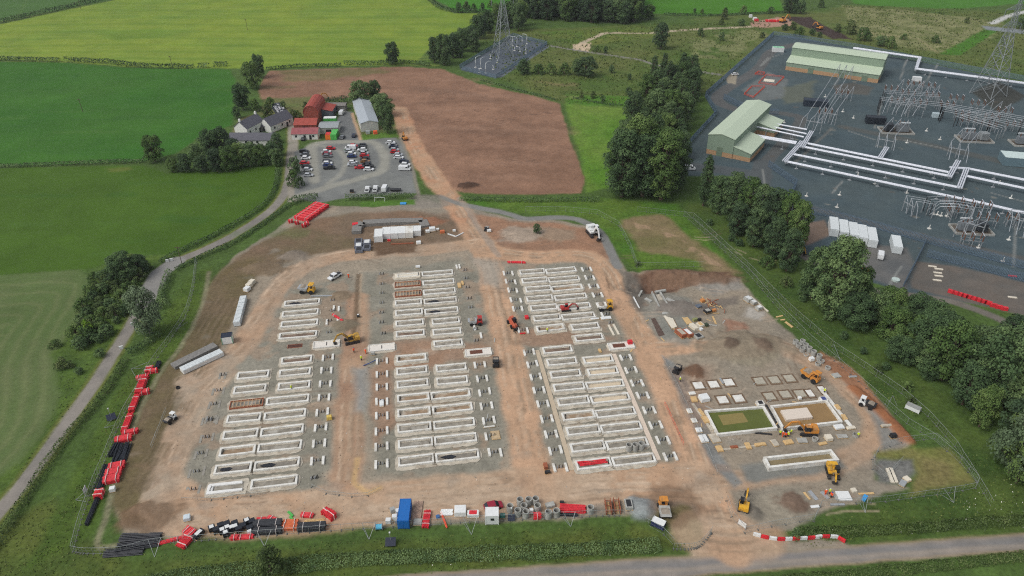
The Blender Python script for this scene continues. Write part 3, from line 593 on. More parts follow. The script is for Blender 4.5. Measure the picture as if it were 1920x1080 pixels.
def hedge(line, wd, h, label, m='dark', leaf=.45, dens=26, group=None, name='hedge', cat='hedge', curved=True):
    pts = [P(a, b) for a, b in (curve(line, 4) if curved else line)]
    o0 = pts[0].copy(); ps, ns = [], []
    for a, b in zip(pts[:-1], pts[1:]):
        d = b-a; ln = d.length
        if ln < .01: continue
        d = d/ln; nn = np.array([-d.y, d.x, 0]); k = int(ln*dens*(wd+2*h)/4/(leaf/.45)**2); t = nr.uniform(-.02, 1.02, k); ph = nr.uniform(0, math.pi, k)
        hv = h*(.8+.5*(fbm(np.array(a.x+d.x*ln*t), np.array(a.y+d.y*ln*t), 5, 41)+.25)); wv = wd/2*(.85+.6*fbm(np.array(a.x+d.x*ln*t), np.array(a.y+d.y*ln*t), 4, 43))
        r = nr.uniform(.75, 1.08, k); sx = np.cos(ph)*wv*r; sz = np.sin(ph)**.6*hv*r
        q = np.stack([a.x-o0.x+d.x*ln*t, a.y-o0.y+d.y*ln*t, np.zeros(k)], 1)+nn*sx[:, None]; q[:, 2] = sz
        ps.append(q); v = nn*np.cos(ph)[:, None]; v[:, 2] = np.sin(ph); ns.append(v+nr.normal(size=(k, 3))*.5)
    p = np.concatenate(ps); n_ = np.concatenate(ns); t = np.clip(.5+fbm(p[:, 0]+o0.x, p[:, 1]+o0.y, 2.5, 47)*1.4+nr.normal(size=len(p))*.12, 0, 1)
    me = leafmesh(name, p, n_, leaf, t, LEAF[m]); o = bpy.data.objects.new(name, me); COL.objects.link(o); o.location = (o0.x, o0.y, 0)
    return tag(o, label, cat, group)
# farm trees
for i, (x, yb, yt, w_, k, lb) in enumerate([(475, 166, 118, 44, 'broad', 'loose pale green tree, tallest of those north of the white farmhouse'), (456, 206, 160, 36, 'broad', 'round green tree between the field edge and the white farmhouse'), (487, 146, 104, 30, 'broad', 'northernmost tree of the farmhouse garden, beside the ploughed field'),
        (445, 222, 200, 20, 'bush', 'dark bush at the field edge just left of the farmhouse gable'), (480, 208, 188, 24, 'bush', 'leafy garden bush behind the farmhouse chimney'), (503, 220, 198, 26, 'bush', 'brownish garden bush between farmhouse and cottage'), (507, 200, 184, 24, 'bush', 'garden bush west of the tyre covered clamp'), (532, 204, 190, 14, 'bush', 'small bush behind the tyre covered clamp'),
        (291, 303, 256, 44, 'broad', 'lone round tree at the corner of two fields left of the farm'), (737, 121, 80, 36, 'broad', 'lone round tree on the hedge between yellow field and bare soil'),
        (574, 204, 192, 16, 'bush', 'small bush left of the red round roofed barn'), (558, 222, 208, 22, 'bush', 'bush by the farm track north of the red sheds'), (550, 224, 206, 12, 'bush', 'small bush beside the cottage gable'),
        (677, 198, 154, 52, 'broad', 'wide green tree behind the farm sheds'), (704, 190, 152, 34, 'broad', 'green tree between the wide farm tree and the bare soil'), (718, 218, 178, 46, 'broad', 'dark round tree behind the grey roofed shed'), (727, 250, 198, 32, 'broad', 'pale leaning tree against the right end of the grey roofed shed'), (556, 326, 296, 14, 'bush', 'upper roadside bush at the left edge of the car park'), (554, 350, 322, 13, 'bush', 'lower roadside bush at the left edge of the car park')]):
    tree(x, yb, hgt(x, yb, yt), k, lb, wpx=w_)
for i, (x, yb, yt, w_) in enumerate([(326, 322, 298, 26), (350, 322, 290, 34), (376, 318, 272, 36), (398, 296, 246, 44), (418, 290, 240, 46), (408, 322, 280, 40), (432, 320, 276, 40), (452, 312, 268, 40), (470, 312, 270, 40), (490, 310, 272, 36), (512, 306, 270, 36), (522, 292, 252, 30), (520, 312, 280, 28), (440, 298, 262, 36), (380, 322, 292, 34)]):
    tree(x, yb, hgt(x, yb, yt), 'deep' if i % 3 else 'broad', f'leafy tree in the dark shelter belt below the farmhouse, {ORD[i]} counted from its field end', 'trees below the farmhouse', wpx=w_)
# hedgerow by the pylon compound
for i, (x, yb, yt, w_) in enumerate([(815, 118, 72, 30), (833, 122, 66, 36), (850, 108, 64, 34), (868, 96, 54, 32), (884, 86, 50, 32), (900, 72, 28, 36), (915, 62, 20, 30), (862, 108, 84, 22), (890, 98, 58, 26), (935, 54, 8, 34), (955, 52, 4, 34), (972, 58, 8, 32), (978, 48, 0, 30)]):
    tree(x, yb, hgt(x, yb, yt), 'broad' if i % 2 else 'deep', f'hedgerow tree behind the tall left pylon, {ORD[i]} counted from the bare soil', 'trees behind the left pylon', wpx=w_)
for (x, y) in scatter([(958, -30), (975, 40), (1195, 46), (1198, -30)], 9.5):
    tree(x, y, rng.uniform(15, 20), 'deep', 'dense dark tree of the wood beyond the left pylon', 'trees of the far wood', w=1)
SB = [(982, 139, 112, 30), (1010, 138, 122, 26), (1033, 139, 120, 28), (1058, 140, 120, 28), (1082, 140, 112, 30), (1100, 143, 107, 44), (1146, 137, 122, 15), (1119, 98, 86, 12), (1135, 100, 87, 10), (1178, 178, 164, 16), (1090, 184, 172, 12), (1112, 184, 172, 16), (1130, 190, 179, 14), (1195, 190, 176, 12), (1217, 36, 8, 26), (1180, 150, 138, 12), (1313, 68, 54, 16), (1352, 47, 35, 9), (1357, 36, 18, 10), (1352, 76, 61, 16), (1389, 48, 36, 20), (1393, 26, 12, 18), (1444, 26, 13, 16), (1480, 24, -8, 36), (1500, 26, 2, 26), (1471, 57, 45, 18), (1486, 56, 43, 20), (1498, 68, 52, 22), (1522, 66, 54, 17), (1536, 70, 60, 12), (1539, 14, 0, 15), (1429, 71, 61, 13), (1593, 64, 40, 30), (1618, 76, 54, 34), (1650, 86, 68, 30), (1668, 90, 70, 26), (1753, 80, 68, 20), (1812, 43, 33, 13), (1912, 54, 32, 24), (1360, 24, 14, 8), (1302, 24, 16, 8), (1316, 25, 17, 8), (1694, 74, 64, 16), (1570, 60, 46, 18), (860, 24, 5, 8), (875, 20, 4, 9), (888, 22, 8, 14), (905, 20, 6, 10), (920, 14, 2, 12)]
lbs = ['left end of the bush row below the left pylon compound', 'second bush of the row below the left pylon compound', 'third bush of the row below the left pylon compound', 'fourth bush of the row below the left pylon compound', 'fifth bush of the row below the left pylon compound', 'big bush at the right end of the row below the left pylon compound', 'lone bush right of the bush row below the left pylon', 'left of two small bushes beside the sandy spur', 'right of two small bushes beside the sandy spur', 'green bush on the bright patch by the tall tree belt', 'left of three young bushes above the green triangle', 'middle of three young bushes above the green triangle', 'right of three young bushes above the green triangle', 'dark bush at the foot of the tall tree belt']
for i, (x, yb, yt, w_) in enumerate(SB):
    lb = lbs[i] if i < len(lbs) else f'scattered bush of the rough grassland behind the substation'
    tree(x, yb, hgt(x, yb, yt), 'bush' if yb-yt < 26 else 'deep', lb, None if i < 14 else 'bushes of the rough grassland', wpx=w_)
# tall belts
tree(1238, 92, hgt(1238, 92, 45), 'deep', 'tree standing alone at the north end of the tall belt', wpx=34)
for i, (x, y) in enumerate(scatter([(1222, 155), (1295, 146), (1310, 176), (1286, 235), (1276, 300), (1276, 372), (1225, 380), (1150, 372), (1146, 305), (1190, 235), (1212, 195)], 8.0)):
    q = proj(x, y, 0); tree(x, y, rng.uniform(13, 20) if q[1] < 235 else rng.uniform(24, 30) if q[1] > 345 else rng.uniform(15, 21), 'great' if q[1] > 318 or rng.random() < .3 else 'tall', 'tall dark tree of the dense belt between green triangle and substation', 'trees of the tall belt', w=1)
for i, (x, yb, yt, w_) in enumerate([(1318, 386, 288, 38), (1345, 400, 330, 44), (1370, 412, 326, 50), (1398, 424, 336, 54), (1420, 436, 348, 56), (1444, 452, 356, 56), (1466, 466, 362, 54), (1485, 486, 380, 50), (1380, 440, 380, 44), (1412, 462, 392, 46), (1446, 484, 410, 46), (1474, 508, 430, 46)]):
    tree(x, yb, hgt(x, yb, yt), 'tall' if i == 0 else 'great', f'full grown tree of the row along the substation fence, {ORD[i]} counted from the green shed', 'trees along the substation fence', wpx=w_)
tree(1558, 588, hgt(1558, 588, 446), 'great', 'largest tree by the white cabins of the substation, broad and dark', wpx=98, i=0)
tree(1520, 560, hgt(1520, 560, 470), 'broad', 'tree left against the largest tree by the substation cabins', wpx=50); tree(1598, 585, hgt(1598, 585, 500), 'deep', 'tree right against the largest tree by the substation cabins', wpx=48)
for (x, y) in scatter([(1500, 556), (1560, 575), (1620, 572), (1700, 600), (1800, 640), (1800, 660), (1740, 716), (1690, 690), (1620, 640), (1560, 596)], 6.6):
    tree(x, y, rng.uniform(6, 12), 'broad', 'middling tree of the thicket between site grass and substation', 'trees of the thicket', w=1)
for (x, y) in scatter([(1690, 660), (1780, 660), (1850, 670), (1960, 670), (2150, 700), (2250, 900), (2050, 1010), (1930, 935), (1870, 850), (1800, 770), (1720, 730)], 10.5):
    tree(x, y, rng.uniform(11, 16), 'deep', 'dense dark tree of the forest at the right edge', 'trees of the right forest', w=1)
for (x, y) in scatter([(1880, 640), (2100, 660), (2100, 700), (1880, 680)], 10):
    tree(x, y, rng.uniform(10, 13), 'deep', 'dark tree at the back of the right forest', 'trees at the back of the right forest', w=1)
for i, (x, yb, yt, w_, k) in enumerate([(1848, 748, 632, 120, 'broad'), (1765, 712, 610, 96, 'deep'), (1890, 888, 778, 90, 'willow'), (1905, 905, 800, 80, 'broad'), (1835, 800, 730, 50, 'broad')]):
    tree(x, yb, hgt(x, yb, yt), k, ['large round topped green tree in front of the right forest', 'broad tree at the left corner of the right forest', 'grey green tree at the right edge above the road', 'dark tree against the grey green one at the right edge', 'small tree in front of the large round topped one'][i], wpx=w_)
for (x, y) in scatter([(1300, 400), (1400, 470), (1500, 545), (1600, 635), (1700, 728), (1760, 790), (1740, 790), (1660, 712), (1540, 600), (1430, 500)], 5.2):
    tree(x, y, rng.uniform(1.2, 3.6), 'bush', 'low bush at the foot of the trees beside the site grass', 'bushes at the foot of the trees', w=1)
# lane scrub
for (x, y) in scatter([(172, 525), (235, 484), (280, 488), (268, 530), (250, 570), (205, 645), (150, 655), (122, 640), (165, 565)], 3.7):
    tree(x, y, rng.uniform(1.8, 4.0), 'bush', 'scrub bush of the thicket between pale field and lane', 'bushes of the lane thicket', w=1)
tree(236, 524, hgt(236, 524, 478), 'broad', 'tallest tree of the thicket beside the lane bend', wpx=60); tree(264, 512, hgt(264, 512, 480), 'deep', 'dark tree at the lane bend right of the tallest thicket tree', wpx=44)
tree(168, 628, hgt(168, 628, 602), 'lime', 'bright lime green bush in the lane thicket', wpx=22)
tree(282, 626, hgt(282, 626, 545), 'willow', 'silvery grey green willow on the lane verge', wpx=66)
tree(511, 1076, hgt(511, 1076, 1032), 'bush', 'upright leafy bush in the roadside bank at the lower edge', wpx=34, i=0)
for i, (x, y, h) in enumerate([(120, 690, 3), (104, 650, 2.2), (190, 668, 2.5), (150, 700, 2)]): tree(x, y, h, 'bush', f'low bush south of the lane thicket, {ORD[i]} from the pale field', 'bushes south of the thicket')
tree(1006, 440, hgt(1006, 440, 424), 'bush', 'single dark bush left standing on the bare red soil', wpx=22, i=1); tree(1196, 498, 1.8, 'bush', 'small bush on the grass island beside the haul road', wpx=16)
tree(1490, 1008, hgt(1490, 1008, 992), 'bush', 'trimmed bush beside the red and white road barrier', wpx=24)
# hedges
hedge([(-120, 110), (0, 113), (112, 116)], 4, 3, 'low dark hedge at the left edge between yellow and green field', leaf=.8)
hedge([(123, 115), (200, 119), (240, 124), (300, 128), (364, 128)], 4, 3, 'long low hedge between yellow and green field', leaf=.8)
hedge([(372, 127), (392, 127)], 4, 3.2, 'short left hedge piece between yellow and green field', leaf=.8); hedge([(401, 125), (427, 124)], 4, 3.6, 'short right hedge piece between yellow and green field', leaf=.8)
hedge([(-120, 66), (0, 43), (60, 30), (120, 17), (215, -6)], 5, 3.4, 'dark hedge crossing the upper left corner', leaf=.9)
hedge([(800, -10), (812, 6), (832, 19), (858, 23), (905, 23)], 5, 3.2, 'curved hedge at the right end of the yellow field', leaf=.9)
hedge([(500, 131), (560, 126), (640, 124)], 3, 2.2, 'left hedge between yellow field and bare soil', leaf=.7); hedge([(645, 121), (720, 121), (760, 119), (805, 124)], 3.4, 2.6, 'right hedge between yellow field and bare soil', leaf=.7)
hedge([(-120, 316), (0, 314), (130, 309), (200, 306), (270, 304)], 3.2, 1.8, 'low hedge between the two dark green fields', leaf=.6)
hedge([(300, 494), (345, 470), (395, 446), (450, 416), (495, 386), (516, 355), (522, 318)], 2.6, 1.6, 'narrow hedge on the field side of the lane', leaf=.5)
hedge([(330, 508), (380, 482), (440, 456), (490, 424), (520, 402), (545, 384)], 2.4, 1.6, 'narrow hedge on the site side of the lane', leaf=.5)
hedge([(545, 385), (562, 376), (596, 374)], 5, 2.6, 'thick hedge at the car park entrance', leaf=.5)
hedge([(648, 375), (700, 373), (776, 371)], 3, 2.6, 'clipped dark hedge below the car park', leaf=.5); hedge([(862, 375), (930, 377), (1000, 378), (1060, 377), (1124, 377)], 2.6, 1.8, 'straight hedge below the ploughed field', leaf=.5)
hedge([(318, 515), (309, 540), (304, 560), (312, 580)], 3.4, 2.4, 'dark hedge on the outside of the lane bend', leaf=.5); hedge([(296, 630), (262, 656), (240, 666)], 3.4, 2.2, 'short hedge running from the willow to the lane', leaf=.5)
hedge([(236, 676), (206, 726), (170, 772), (126, 822), (84, 882), (48, 936), (10, 1000), (-40, 1070)], 3.0, 1.7, 'long overgrown hedge between lane and site grass', 'scrub', leaf=.42)
hedge([(900, 150), (980, 172), (1045, 188)], 2, 1.0, 'thin hedge line along the top of the ploughed field', leaf=.6); hedge([(1075, 184), (1130, 195), (1190, 200)], 2, 1.0, 'thin hedge line above the green triangle', leaf=.6)
hedge([(1245, 28), (1330, 30), (1410, 27), (1470, 24)], 4, 1.8, 'low hedge below the far bright field', leaf=.9); hedge([(606, 198), (630, 195), (652, 192)], 4, 4, 'tall hedge behind the red farm sheds', leaf=.6)
hedge([(250, 1098), (380, 1080), (500, 1067), (680, 1050), (850, 1043), (1016, 1036), (1130, 1030), (1236, 1024)], 4.4, 1.5, 'long weedy hedge bank along the road, left of the entrance', 'dark', leaf=.34, dens=40)
hedge([(1500, 1000), (1600, 998), (1700, 993), (1810, 984), (1900, 978), (2080, 966)], 3.4, 1.3, 'weedy hedge bank along the road, right of the entrance', 'scrub', leaf=.4, dens=30)
hedge([(1440, 1092), (1560, 1082), (1700, 1068), (1920, 1044), (2100, 1024)], 3, 1.0, 'weedy hedge on the near side of the road', 'scrub', leaf=.38, dens=30)
# loose grass tufts and flowers
def tufts(polys, per, size, m, name, hgt_=.5):
    ps = []
    for poly in polys:
        pts = [tuple(P(a, b)[:2]) for a, b in poly]; A = abs(sum(pts[i][0]*pts[(i+1) % len(pts)][1]-pts[(i+1) % len(pts)][0]*pts[i][1] for i in range(len(pts))))/2
        xs = [q[0] for q in pts]; ys = [q[1] for q in pts]; bb = (max(xs)-min(xs))*(max(ys)-min(ys)); k = int(bb*per)
        x = nr.uniform(min(xs), max(xs), k); y = nr.uniform(min(ys), max(ys), k); ins = np.zeros(k, bool)
        for i in range(len(pts)):
            (x1, y1), (x2, y2) = pts[i], pts[(i+1) % len(pts)]; c = (y1 > y) != (y2 > y); ins ^= c & (x < (x2-x1)*(y-y1)/(y2-y1+1e-12)+x1)
        keep = ins & (fbm(x, y, 7, 101)+nr.normal(size=k)*.12 > -.05); ps.append(np.stack([x[keep], y[keep], np.full(keep.sum(), size*.3)], 1))
    p = np.concatenate(ps); n = nr.normal(size=p.shape); n[:, 2] = np.abs(n[:, 2])*.7+.2
    o = bpy.data.objects.new(name, leafmesh(name, p, n, size, np.clip(.5+fbm(p[:, 0], p[:, 1], 5, 103)*1.5+nr.normal(size=len(p))*.15, 0, 1), m)); COL.objects.link(o); return tag(o, kind='stuff')
tufts([[(150, 1000), (250, 1040), (700, 1010), (1200, 985), (1310, 1030), (700, 1085), (-100, 1150), (-60, 1050), (100, 930)], [(300, 560), (380, 520), (340, 640), (250, 760), (190, 900), (150, 1000), (60, 1080), (150, 900), (230, 720)], [(1400, 520), (1450, 520), (1680, 740), (1880, 880), (1940, 970), (1500, 1028), (1520, 985), (1700, 930), (1840, 900), (1780, 830), (1600, 700)]], 2.2, .4, LEAF['grass'], 'verge_grass')
tufts([[(900, 75), (1230, 45), (1450, 40), (1340, 165), (1200, 200), (1060, 195), (940, 150)], [(1580, 10), (1900, 20), (2000, 60), (1920, 140), (1600, 88)]], .28, 1.1, LEAF['grass'], 'rough_grass')
tufts([[(160, 560), (250, 500), (260, 560), (150, 740), (60, 865), (0, 940), (86, 812), (110, 740), (122, 640)]], .8, .5, LEAF['scrub'], 'weeds')
WHITE = mat('petal', L(220, 220, 205), .8)
tufts([[(500, 1062), (680, 1048), (1016, 1036), (1236, 1020), (1300, 1032), (1016, 1052), (680, 1068), (500, 1082)], [(1560, 990), (1920, 965), (1920, 990), (1560, 1012)], [(1800, 930), (1900, 900), (1930, 960), (1820, 970)]], .35, .3, WHITE, 'wildflowers')

# stones, clods and scraps strewn over the building site
for nm_, cs_, per_, sz_ in (('rubble', (180, 168, 152), .06, .3), ('clods', (124, 104, 86), .06, .32), ('gravel', (136, 134, 128), .08, .3), ('chips', (206, 200, 190), .04, .28)):
    tufts([[(300, 940), (345, 720), (450, 640), (520, 520), (680, 470), (900, 470), (1120, 480), (1400, 530), (1640, 780), (1640, 880), (1500, 960), (1370, 990), (1250, 950), (700, 975), (450, 985)]], per_, sz_, mat('stone_'+nm_, L(*cs_), .9, var=.3, scale=.3), nm_)
# ---------------------------------------------------------------- ring foundations: survey sheets give the rear edge of each ring
C1, C2, C3, C4, C5, C6, C7, C8 = K(370, 655, 8), K(370, 790, 6.967), K(680, 490, 6.75), K(680, 640, 7.111), K(680, 770, 6.857), K(930, 480, 6.352), K(960, 630, 6.857), K(980, 750, 6)
C9, C10, C11, C12 = K(380, 600, 4.909), K(340, 760, 4.909), K(1240, 640, 4), K(0, 0, 1)
SL = [('front left block', 'left', [(C1, 600, 345, 1090, 300, 'g'), (C1, 545, 560, 1050, 505, 'g'), (C1, 490, 775, 1005, 715, 'r'), (C1, 440, 985, 975, 940, 'g'), (C2, 340, 130, 805, 80, 'g'), (C2, 295, 345, 775, 285, 'b'), (C2, 240, 570, 715, 520, 'k'), (C2, 140, 815, 640, 762, 'u')]),
      ('front left block', 'right', [(C1, 1245, 125, 1740, 75, 'd'), (C1, 1215, 312, 1720, 258, 'g'), (C1, 1190, 510, 1720, 455, 'g'), (C1, 1030, 725, 1690, 660, 'g'), (C1, 1000, 950, 1640, 875, 'g'), (C2, 830, 95, 1395, 20, 'g'), (C2, 800, 290, 1365, 235, 'g'), (C2, 750, 525, 1340, 455, 'k'), (C2, 710, 760, 1310, 685, 'g')]),
      ('small rear left block', 'only', [(C12, 533, 564, 600.5, 558.6, 'k'), (C12, 529, 584, 598, 577.4, 'g'), (C12, 527, 602.7, 597, 597.2, 'g'), (C12, 523.6, 624, 595, 618.7, 'd')]),
      ('rear middle block', 'left', [(C3, 390, 150, 740, 125, 'p'), (C3, 395, 260, 740, 235, 'r'), (C3, 395, 382, 750, 355, 'r'), (C3, 400, 495, 750, 465, 'g'), (C3, 405, 620, 760, 590, 'g'), (C3, 405, 755, 775, 720, 'g'), (C3, 410, 880, 785, 855, 'd')]),
      ('rear middle block', 'right', [(C3, 750, 130, 1130, 100, 'g'), (C3, 755, 245, 1150, 210, 'g'), (C3, 760, 360, 1170, 325, 'g'), (C3, 770, 475, 1185, 440, 'k'), (C3, 780, 605, 1200, 565, 'k'), (C3, 870, 730, 1220, 695, 'g'), (C3, 880, 860, 1240, 830, 'g'), (C3, 890, 1005, 1260, 975, 'g')]),
      ('front middle block', 'left', [(C4, 440, 190, 850, 155, 'b'), (C4, 440, 360, 860, 315, 'g'), (C4, 445, 530, 875, 485, 'g'), (C4, 450, 715, 890, 670, 'b'), (C4, 455, 905, 905, 860, 'b'), (C5, 440, 180, 880, 130, 'g'), (C5, 450, 375, 895, 330, 'g'), (C5, 450, 600, 910, 540, 'g')]),
      ('front middle block', 'right', [(C4, 965, 320, 1380, 280, 'g'), (C4, 980, 485, 1390, 450, 'g'), (C4, 905, 680, 1420, 620, 'b'), (C4, 920, 870, 1455, 800, 'b'), (C5, 905, 135, 1430, 80, 'g'), (C5, 915, 330, 1455, 275, 'g'), (C5, 930, 545, 1485, 485, 'k')]),
      ('rear right block', 'left', [(C6, 272, 165, 570, 143, 'g'), (C6, 295, 265, 600, 243, 'g'), (C6, 345, 365, 640, 345, 'g'), (C6, 345, 480, 675, 455, 'g'), (C6, 400, 590, 715, 563, 'g'), (C6, 435, 710, 755, 682, 'g'), (C6, 470, 835, 800, 797, 'b')]),
      ('rear right block', 'right', [(C6, 585, 155, 935, 120, 'g'), (C6, 615, 255, 975, 225, 'g'), (C6, 650, 365, 1015, 325, 'b'), (C6, 690, 470, 1060, 433, 'g'), (C6, 725, 580, 1105, 545, 'g'), (C6, 775, 695, 1155, 660, 'g'), (C6, 880, 815, 1215, 785, 'g'), (C6, 930, 945, 1250, 915, 'd')]),
      ('front right block', 'left', [(C7, 390, 145, 750, 110, 'd'), (C7, 430, 295, 820, 262, 'g'), (C7, 475, 455, 870, 420, 'g'), (C7, 520, 620, 915, 582, 'g'), (C7, 570, 800, 975, 758, 'g'), (C8, 435, 140, 790, 103, 'b'), (C8, 480, 305, 850, 265, 'g'), (C8, 525, 490, 905, 445, 'g'), (C8, 590, 680, 970, 635, 'x')]),
      ('front right block', 'right', [(C7, 900, 270, 1280, 235, 'c'), (C7, 955, 420, 1345, 388, 'c'), (C7, 940, 590, 1410, 550, 'c'), (C7, 1005, 770, 1480, 720, 'c'), (C8, 810, 115, 1240, 65, 'g'), (C8, 870, 280, 1305, 230, 'g'), (C8, 930, 460, 1375, 408, 'g'), (C8, 1000, 640, 1455, 590, 'g')])]
M = lambda n, c, r=.7, **k: mat(n, L(*c), r, **k)
CONC = M('concrete', (222, 221, 214), .85, var=.1, scale=.9, dirt=L(190, 184, 172)); FOOT = M('blinding_concrete', (186, 178, 162), .9, var=.18, scale=.8, dirt=L(152, 140, 122))
GREYC = M('grey_concrete', (168, 168, 162), .85, var=.12, scale=1.2, dirt=L(146, 142, 134)); WETC = M('formed_concrete', (146, 142, 132), .85, var=.14, scale=1)
FLOOR = {'g': M('ring_fill_grey', (138, 132, 120), .9, var=.28, scale=.7, dirt=L(178, 174, 164)), 'd': M('ring_fill_dark', (122, 104, 90), .9, var=.3, scale=.6), 'b': M('ring_fill_brown', (150, 128, 104), .9, var=.25, scale=.6, dirt=L(184, 176, 162)),
         'c': M('ring_fill_cream', (206, 190, 164), .9, var=.08, scale=.6), 'k': M('ring_fill_tar', (132, 126, 116), .9, var=.2, scale=.7)}
TAR = M('black_sheet', (38, 40, 46), .5, var=.3, scale=2); RUST = M('rusty_steel', (150, 88, 62), .8, var=.25, scale=2); TIM = M('sawn_timber', (204, 172, 122), .8, var=.12, scale=2); BLACKP = M('black_plastic', (34, 38, 46), .45, var=.2, scale=2)
RED = M('red_plastic', (212, 48, 58), .5, var=.2, scale=1.2); REDD = M('red_plastic_deep', (186, 32, 42), .45, var=.14, scale=2); GALV = M('galvanised', (176, 180, 182), .45, metal=.35, var=.08); WHITE_P = M('white_paint', (224, 226, 224), .4, var=.05)  # the second red is a deeper plastic colour for alternate bundles
YEL = M('machine_yellow', (220, 168, 50), .5, var=.12, dirt=L(150, 120, 76)); ORG = M('machine_orange', (206, 138, 60), .5, var=.12, dirt=L(150, 116, 80)); DK = M('dark_steel', (46, 46, 48), .5, var=.2); GLS = M('dark_glass', (30, 36, 42), .12, var=.1, spec=.8); TYR = M('tyre_rubber', (36, 36, 38), .85, var=.2)
DUCT = M('duct_grey', (150, 156, 164), .5); CREAM = M('cream_slab', (216, 208, 190), .85, var=.06, scale=.6); PINK = M('pinkish_slab', (206, 178, 160), .85, var=.08, scale=.6)
def ragged(lx, ly, n=18, j=.25, sh=.3):
    out = []
    for i in range(n):
        t = 2*math.pi*i/n; c, s = math.cos(t), math.sin(t); q = 1/max(abs(c)/(lx/2), abs(s)/(ly/2))
        q = min(q, math.hypot(lx/2, ly/2)-sh); out.append((c*q+rng.uniform(-j, j), s*q+rng.uniform(-j, j)))
    return out
def mk_ring(Ln, typ):
    def f():
        r = thing('ring_foundation', 'pale concrete ring foundation', 'foundation'); D = 3.0
        b = MB(); b.prism(ragged(Ln+1.3, D+1.9, 26, .26), -.25, .10); b.build('footing', FOOT, r)
        if typ == 'u':
            b = MB(); b.prism([(-Ln/2, -1.6), (Ln/2-.6, -1.5), (Ln/2-.5, -.8), (-Ln/2+1.3, -.75), (-Ln/2+1.3, .75), (Ln/2-.8, .7), (Ln/2-.9, 1.5), (-Ln/2+.4, 1.55), (-Ln/2, 1.2)], 0, .5); b.build('ring_wall', M('fresh_concrete', (226, 226, 222), .8, var=.05), r, bevel=.03)
        elif typ == 'r':
            b = MB(); b.frame(0, 0, 0, Ln, D, .5, .18); b.build('shuttering', RUST, r)
            b = MB()
            for k in range(8): b.bar((-Ln/2+.9+k*(Ln-1.8)/7, -D/2, .55), (-Ln/2+.9+k*(Ln-1.8)/7, D/2, .55), .1)
            for y in (-1.0, 1.0): b.bar((-Ln/2+.4, y, .42), (Ln/2-.4, y, .42), .12)
            b.build('rebar_cage', M('rebar', (196, 160, 124), .8, var=.2), r)
        elif typ == 'p':
            b = MB(); b.box(0, 0, 0, Ln, D, .32); b.build('slab', CREAM, r, bevel=.03)
            b = MB(); b.frame(.1, -.1, .32, Ln-1.4, D-1.0, .22, .3); b.build('ring_wall', CONC, r)
        else:
            b = MB(); b.frame(0, 0, 0, Ln, D, .6, .5); b.build('ring_wall', CONC, r, bevel=.025)
            b = MB(); b.frame(0, 0, .1, Ln-1.06, D-1.06, .18, .26); b.build('inner_ledge', FOOT, r)
        if typ != 'p':
            b = MB(); b.prism(ragged(Ln-1.1, D-1.1, 24, .02, 0), .0, .2); b.build('fill', FLOOR.get(typ, FLOOR['g']), r)
        e = -1 if typ in 'ub' else 1
        b = MB()
        for k in range(4): b.cyl((e*(Ln/2-.75)+.07*k, -.6+.4*k, .1), (e*(Ln/2-.75)+.07*k, -.6+.4*k, .75), .09, n=6)
        b.build('cable_ducts', DK, r)
        if typ == 'k':
            b = MB(); b.prism([(x*.42-Ln*.2, y*.62) for x, y in ragged(Ln-1.4, D-1.3, 16, .3)], .2, .36); b.build('black_sheeting', TAR, r)
        return r
    return f
_rp = {}
def ring(Ln, typ, loc, rz, label, group):
    k = (round(Ln*2)/2, typ)
    if k not in _rp: _rp[k] = Proto(mk_ring(k[0], typ))
    return _rp[k](loc, rz, label, group)
TDESC = {'g': 'grey filled concrete ring', 'd': 'dark soil filled concrete ring', 'b': 'brownish filled concrete ring', 'c': 'cream floored concrete ring', 'k': 'concrete ring holding black sheeting', 'r': 'unpoured ring with brown shuttering', 'u': 'white open ended fresh ring', 'p': 'cream slab with raised ring', 'x': 'concrete ring holding red pipes'}
RINGS = {}
for blk, colm, lst in SL:
    for i, (k, a, b_, c, d, t) in enumerate(lst):
        p, q = P(*k(a, b_), .6), P(*k(c, d), .6); ln = (q-p).length; ln = 10.4 if 9.8 < ln < 10.9 else (8.6 if ln < 9.8 else 11.2)
        m = (p+q)/2-ey*1.5; v = q-p; rz = (HEAD+math.atan2(v.y, v.x))/2; m.z = 0
        n = len(lst)-1-i
        where = f'{ORD[n]} from the front' if n else 'frontmost'
        lb = f'{TDESC[t]}, {where}, {colm+" column, " if colm != "only" else ""}{blk}'
        RINGS[(blk, colm, i)] = ring(ln, 'g' if t == 'x' else t, m, rz, lb, 'ring foundations of the '+blk)
# transformer pads
def mk_pad(recess):
    def f():
        r = thing('transformer_pad', 'pad', 'foundation'); b = MB(); b.prism(ragged(8.6, 4.2, 20, .15), -.2, .06); b.build('footing', FOOT, r)
        b = MB(); b.box(0, 0, 0, 7.6, 3.2, .4); b.build('slab', M('white_slab', (222, 216, 206), .85, var=.05), r, bevel=.03)
        b = MB(); b.frame(0, 0, .4, 7.6, 3.2, .18, .25); b.build('upstand', CONC, r)
        b = MB(); b.box(-.6 if recess else 0, .2, .4, 3.6 if recess else .22, 1.7 if recess else 1.6, .05); b.build('recess', M('brown_recess', (104, 66, 52), .9, var=.2) if recess else DK, r)
        return r
    return f
padA, padB = Proto(mk_pad(True)), Proto(mk_pad(False))
def padat(pr, k, a, b_, c, d, lb):
    p, q = P(*k(a, b_), .4), P(*k(c, d), .4); m = (p+q)/2-ey*1.6; m.z = 0; return pr(m, HEAD, lb, 'transformer pads')
padat(padB, C9, 1025, 205, 1260, 178, 'white slab with upstand rim beside the yellow excavator, between the left blocks'); padat(padB, C4, 60, 60, 445, 15, 'white slab with red staining, between the middle blocks beside the service trench')
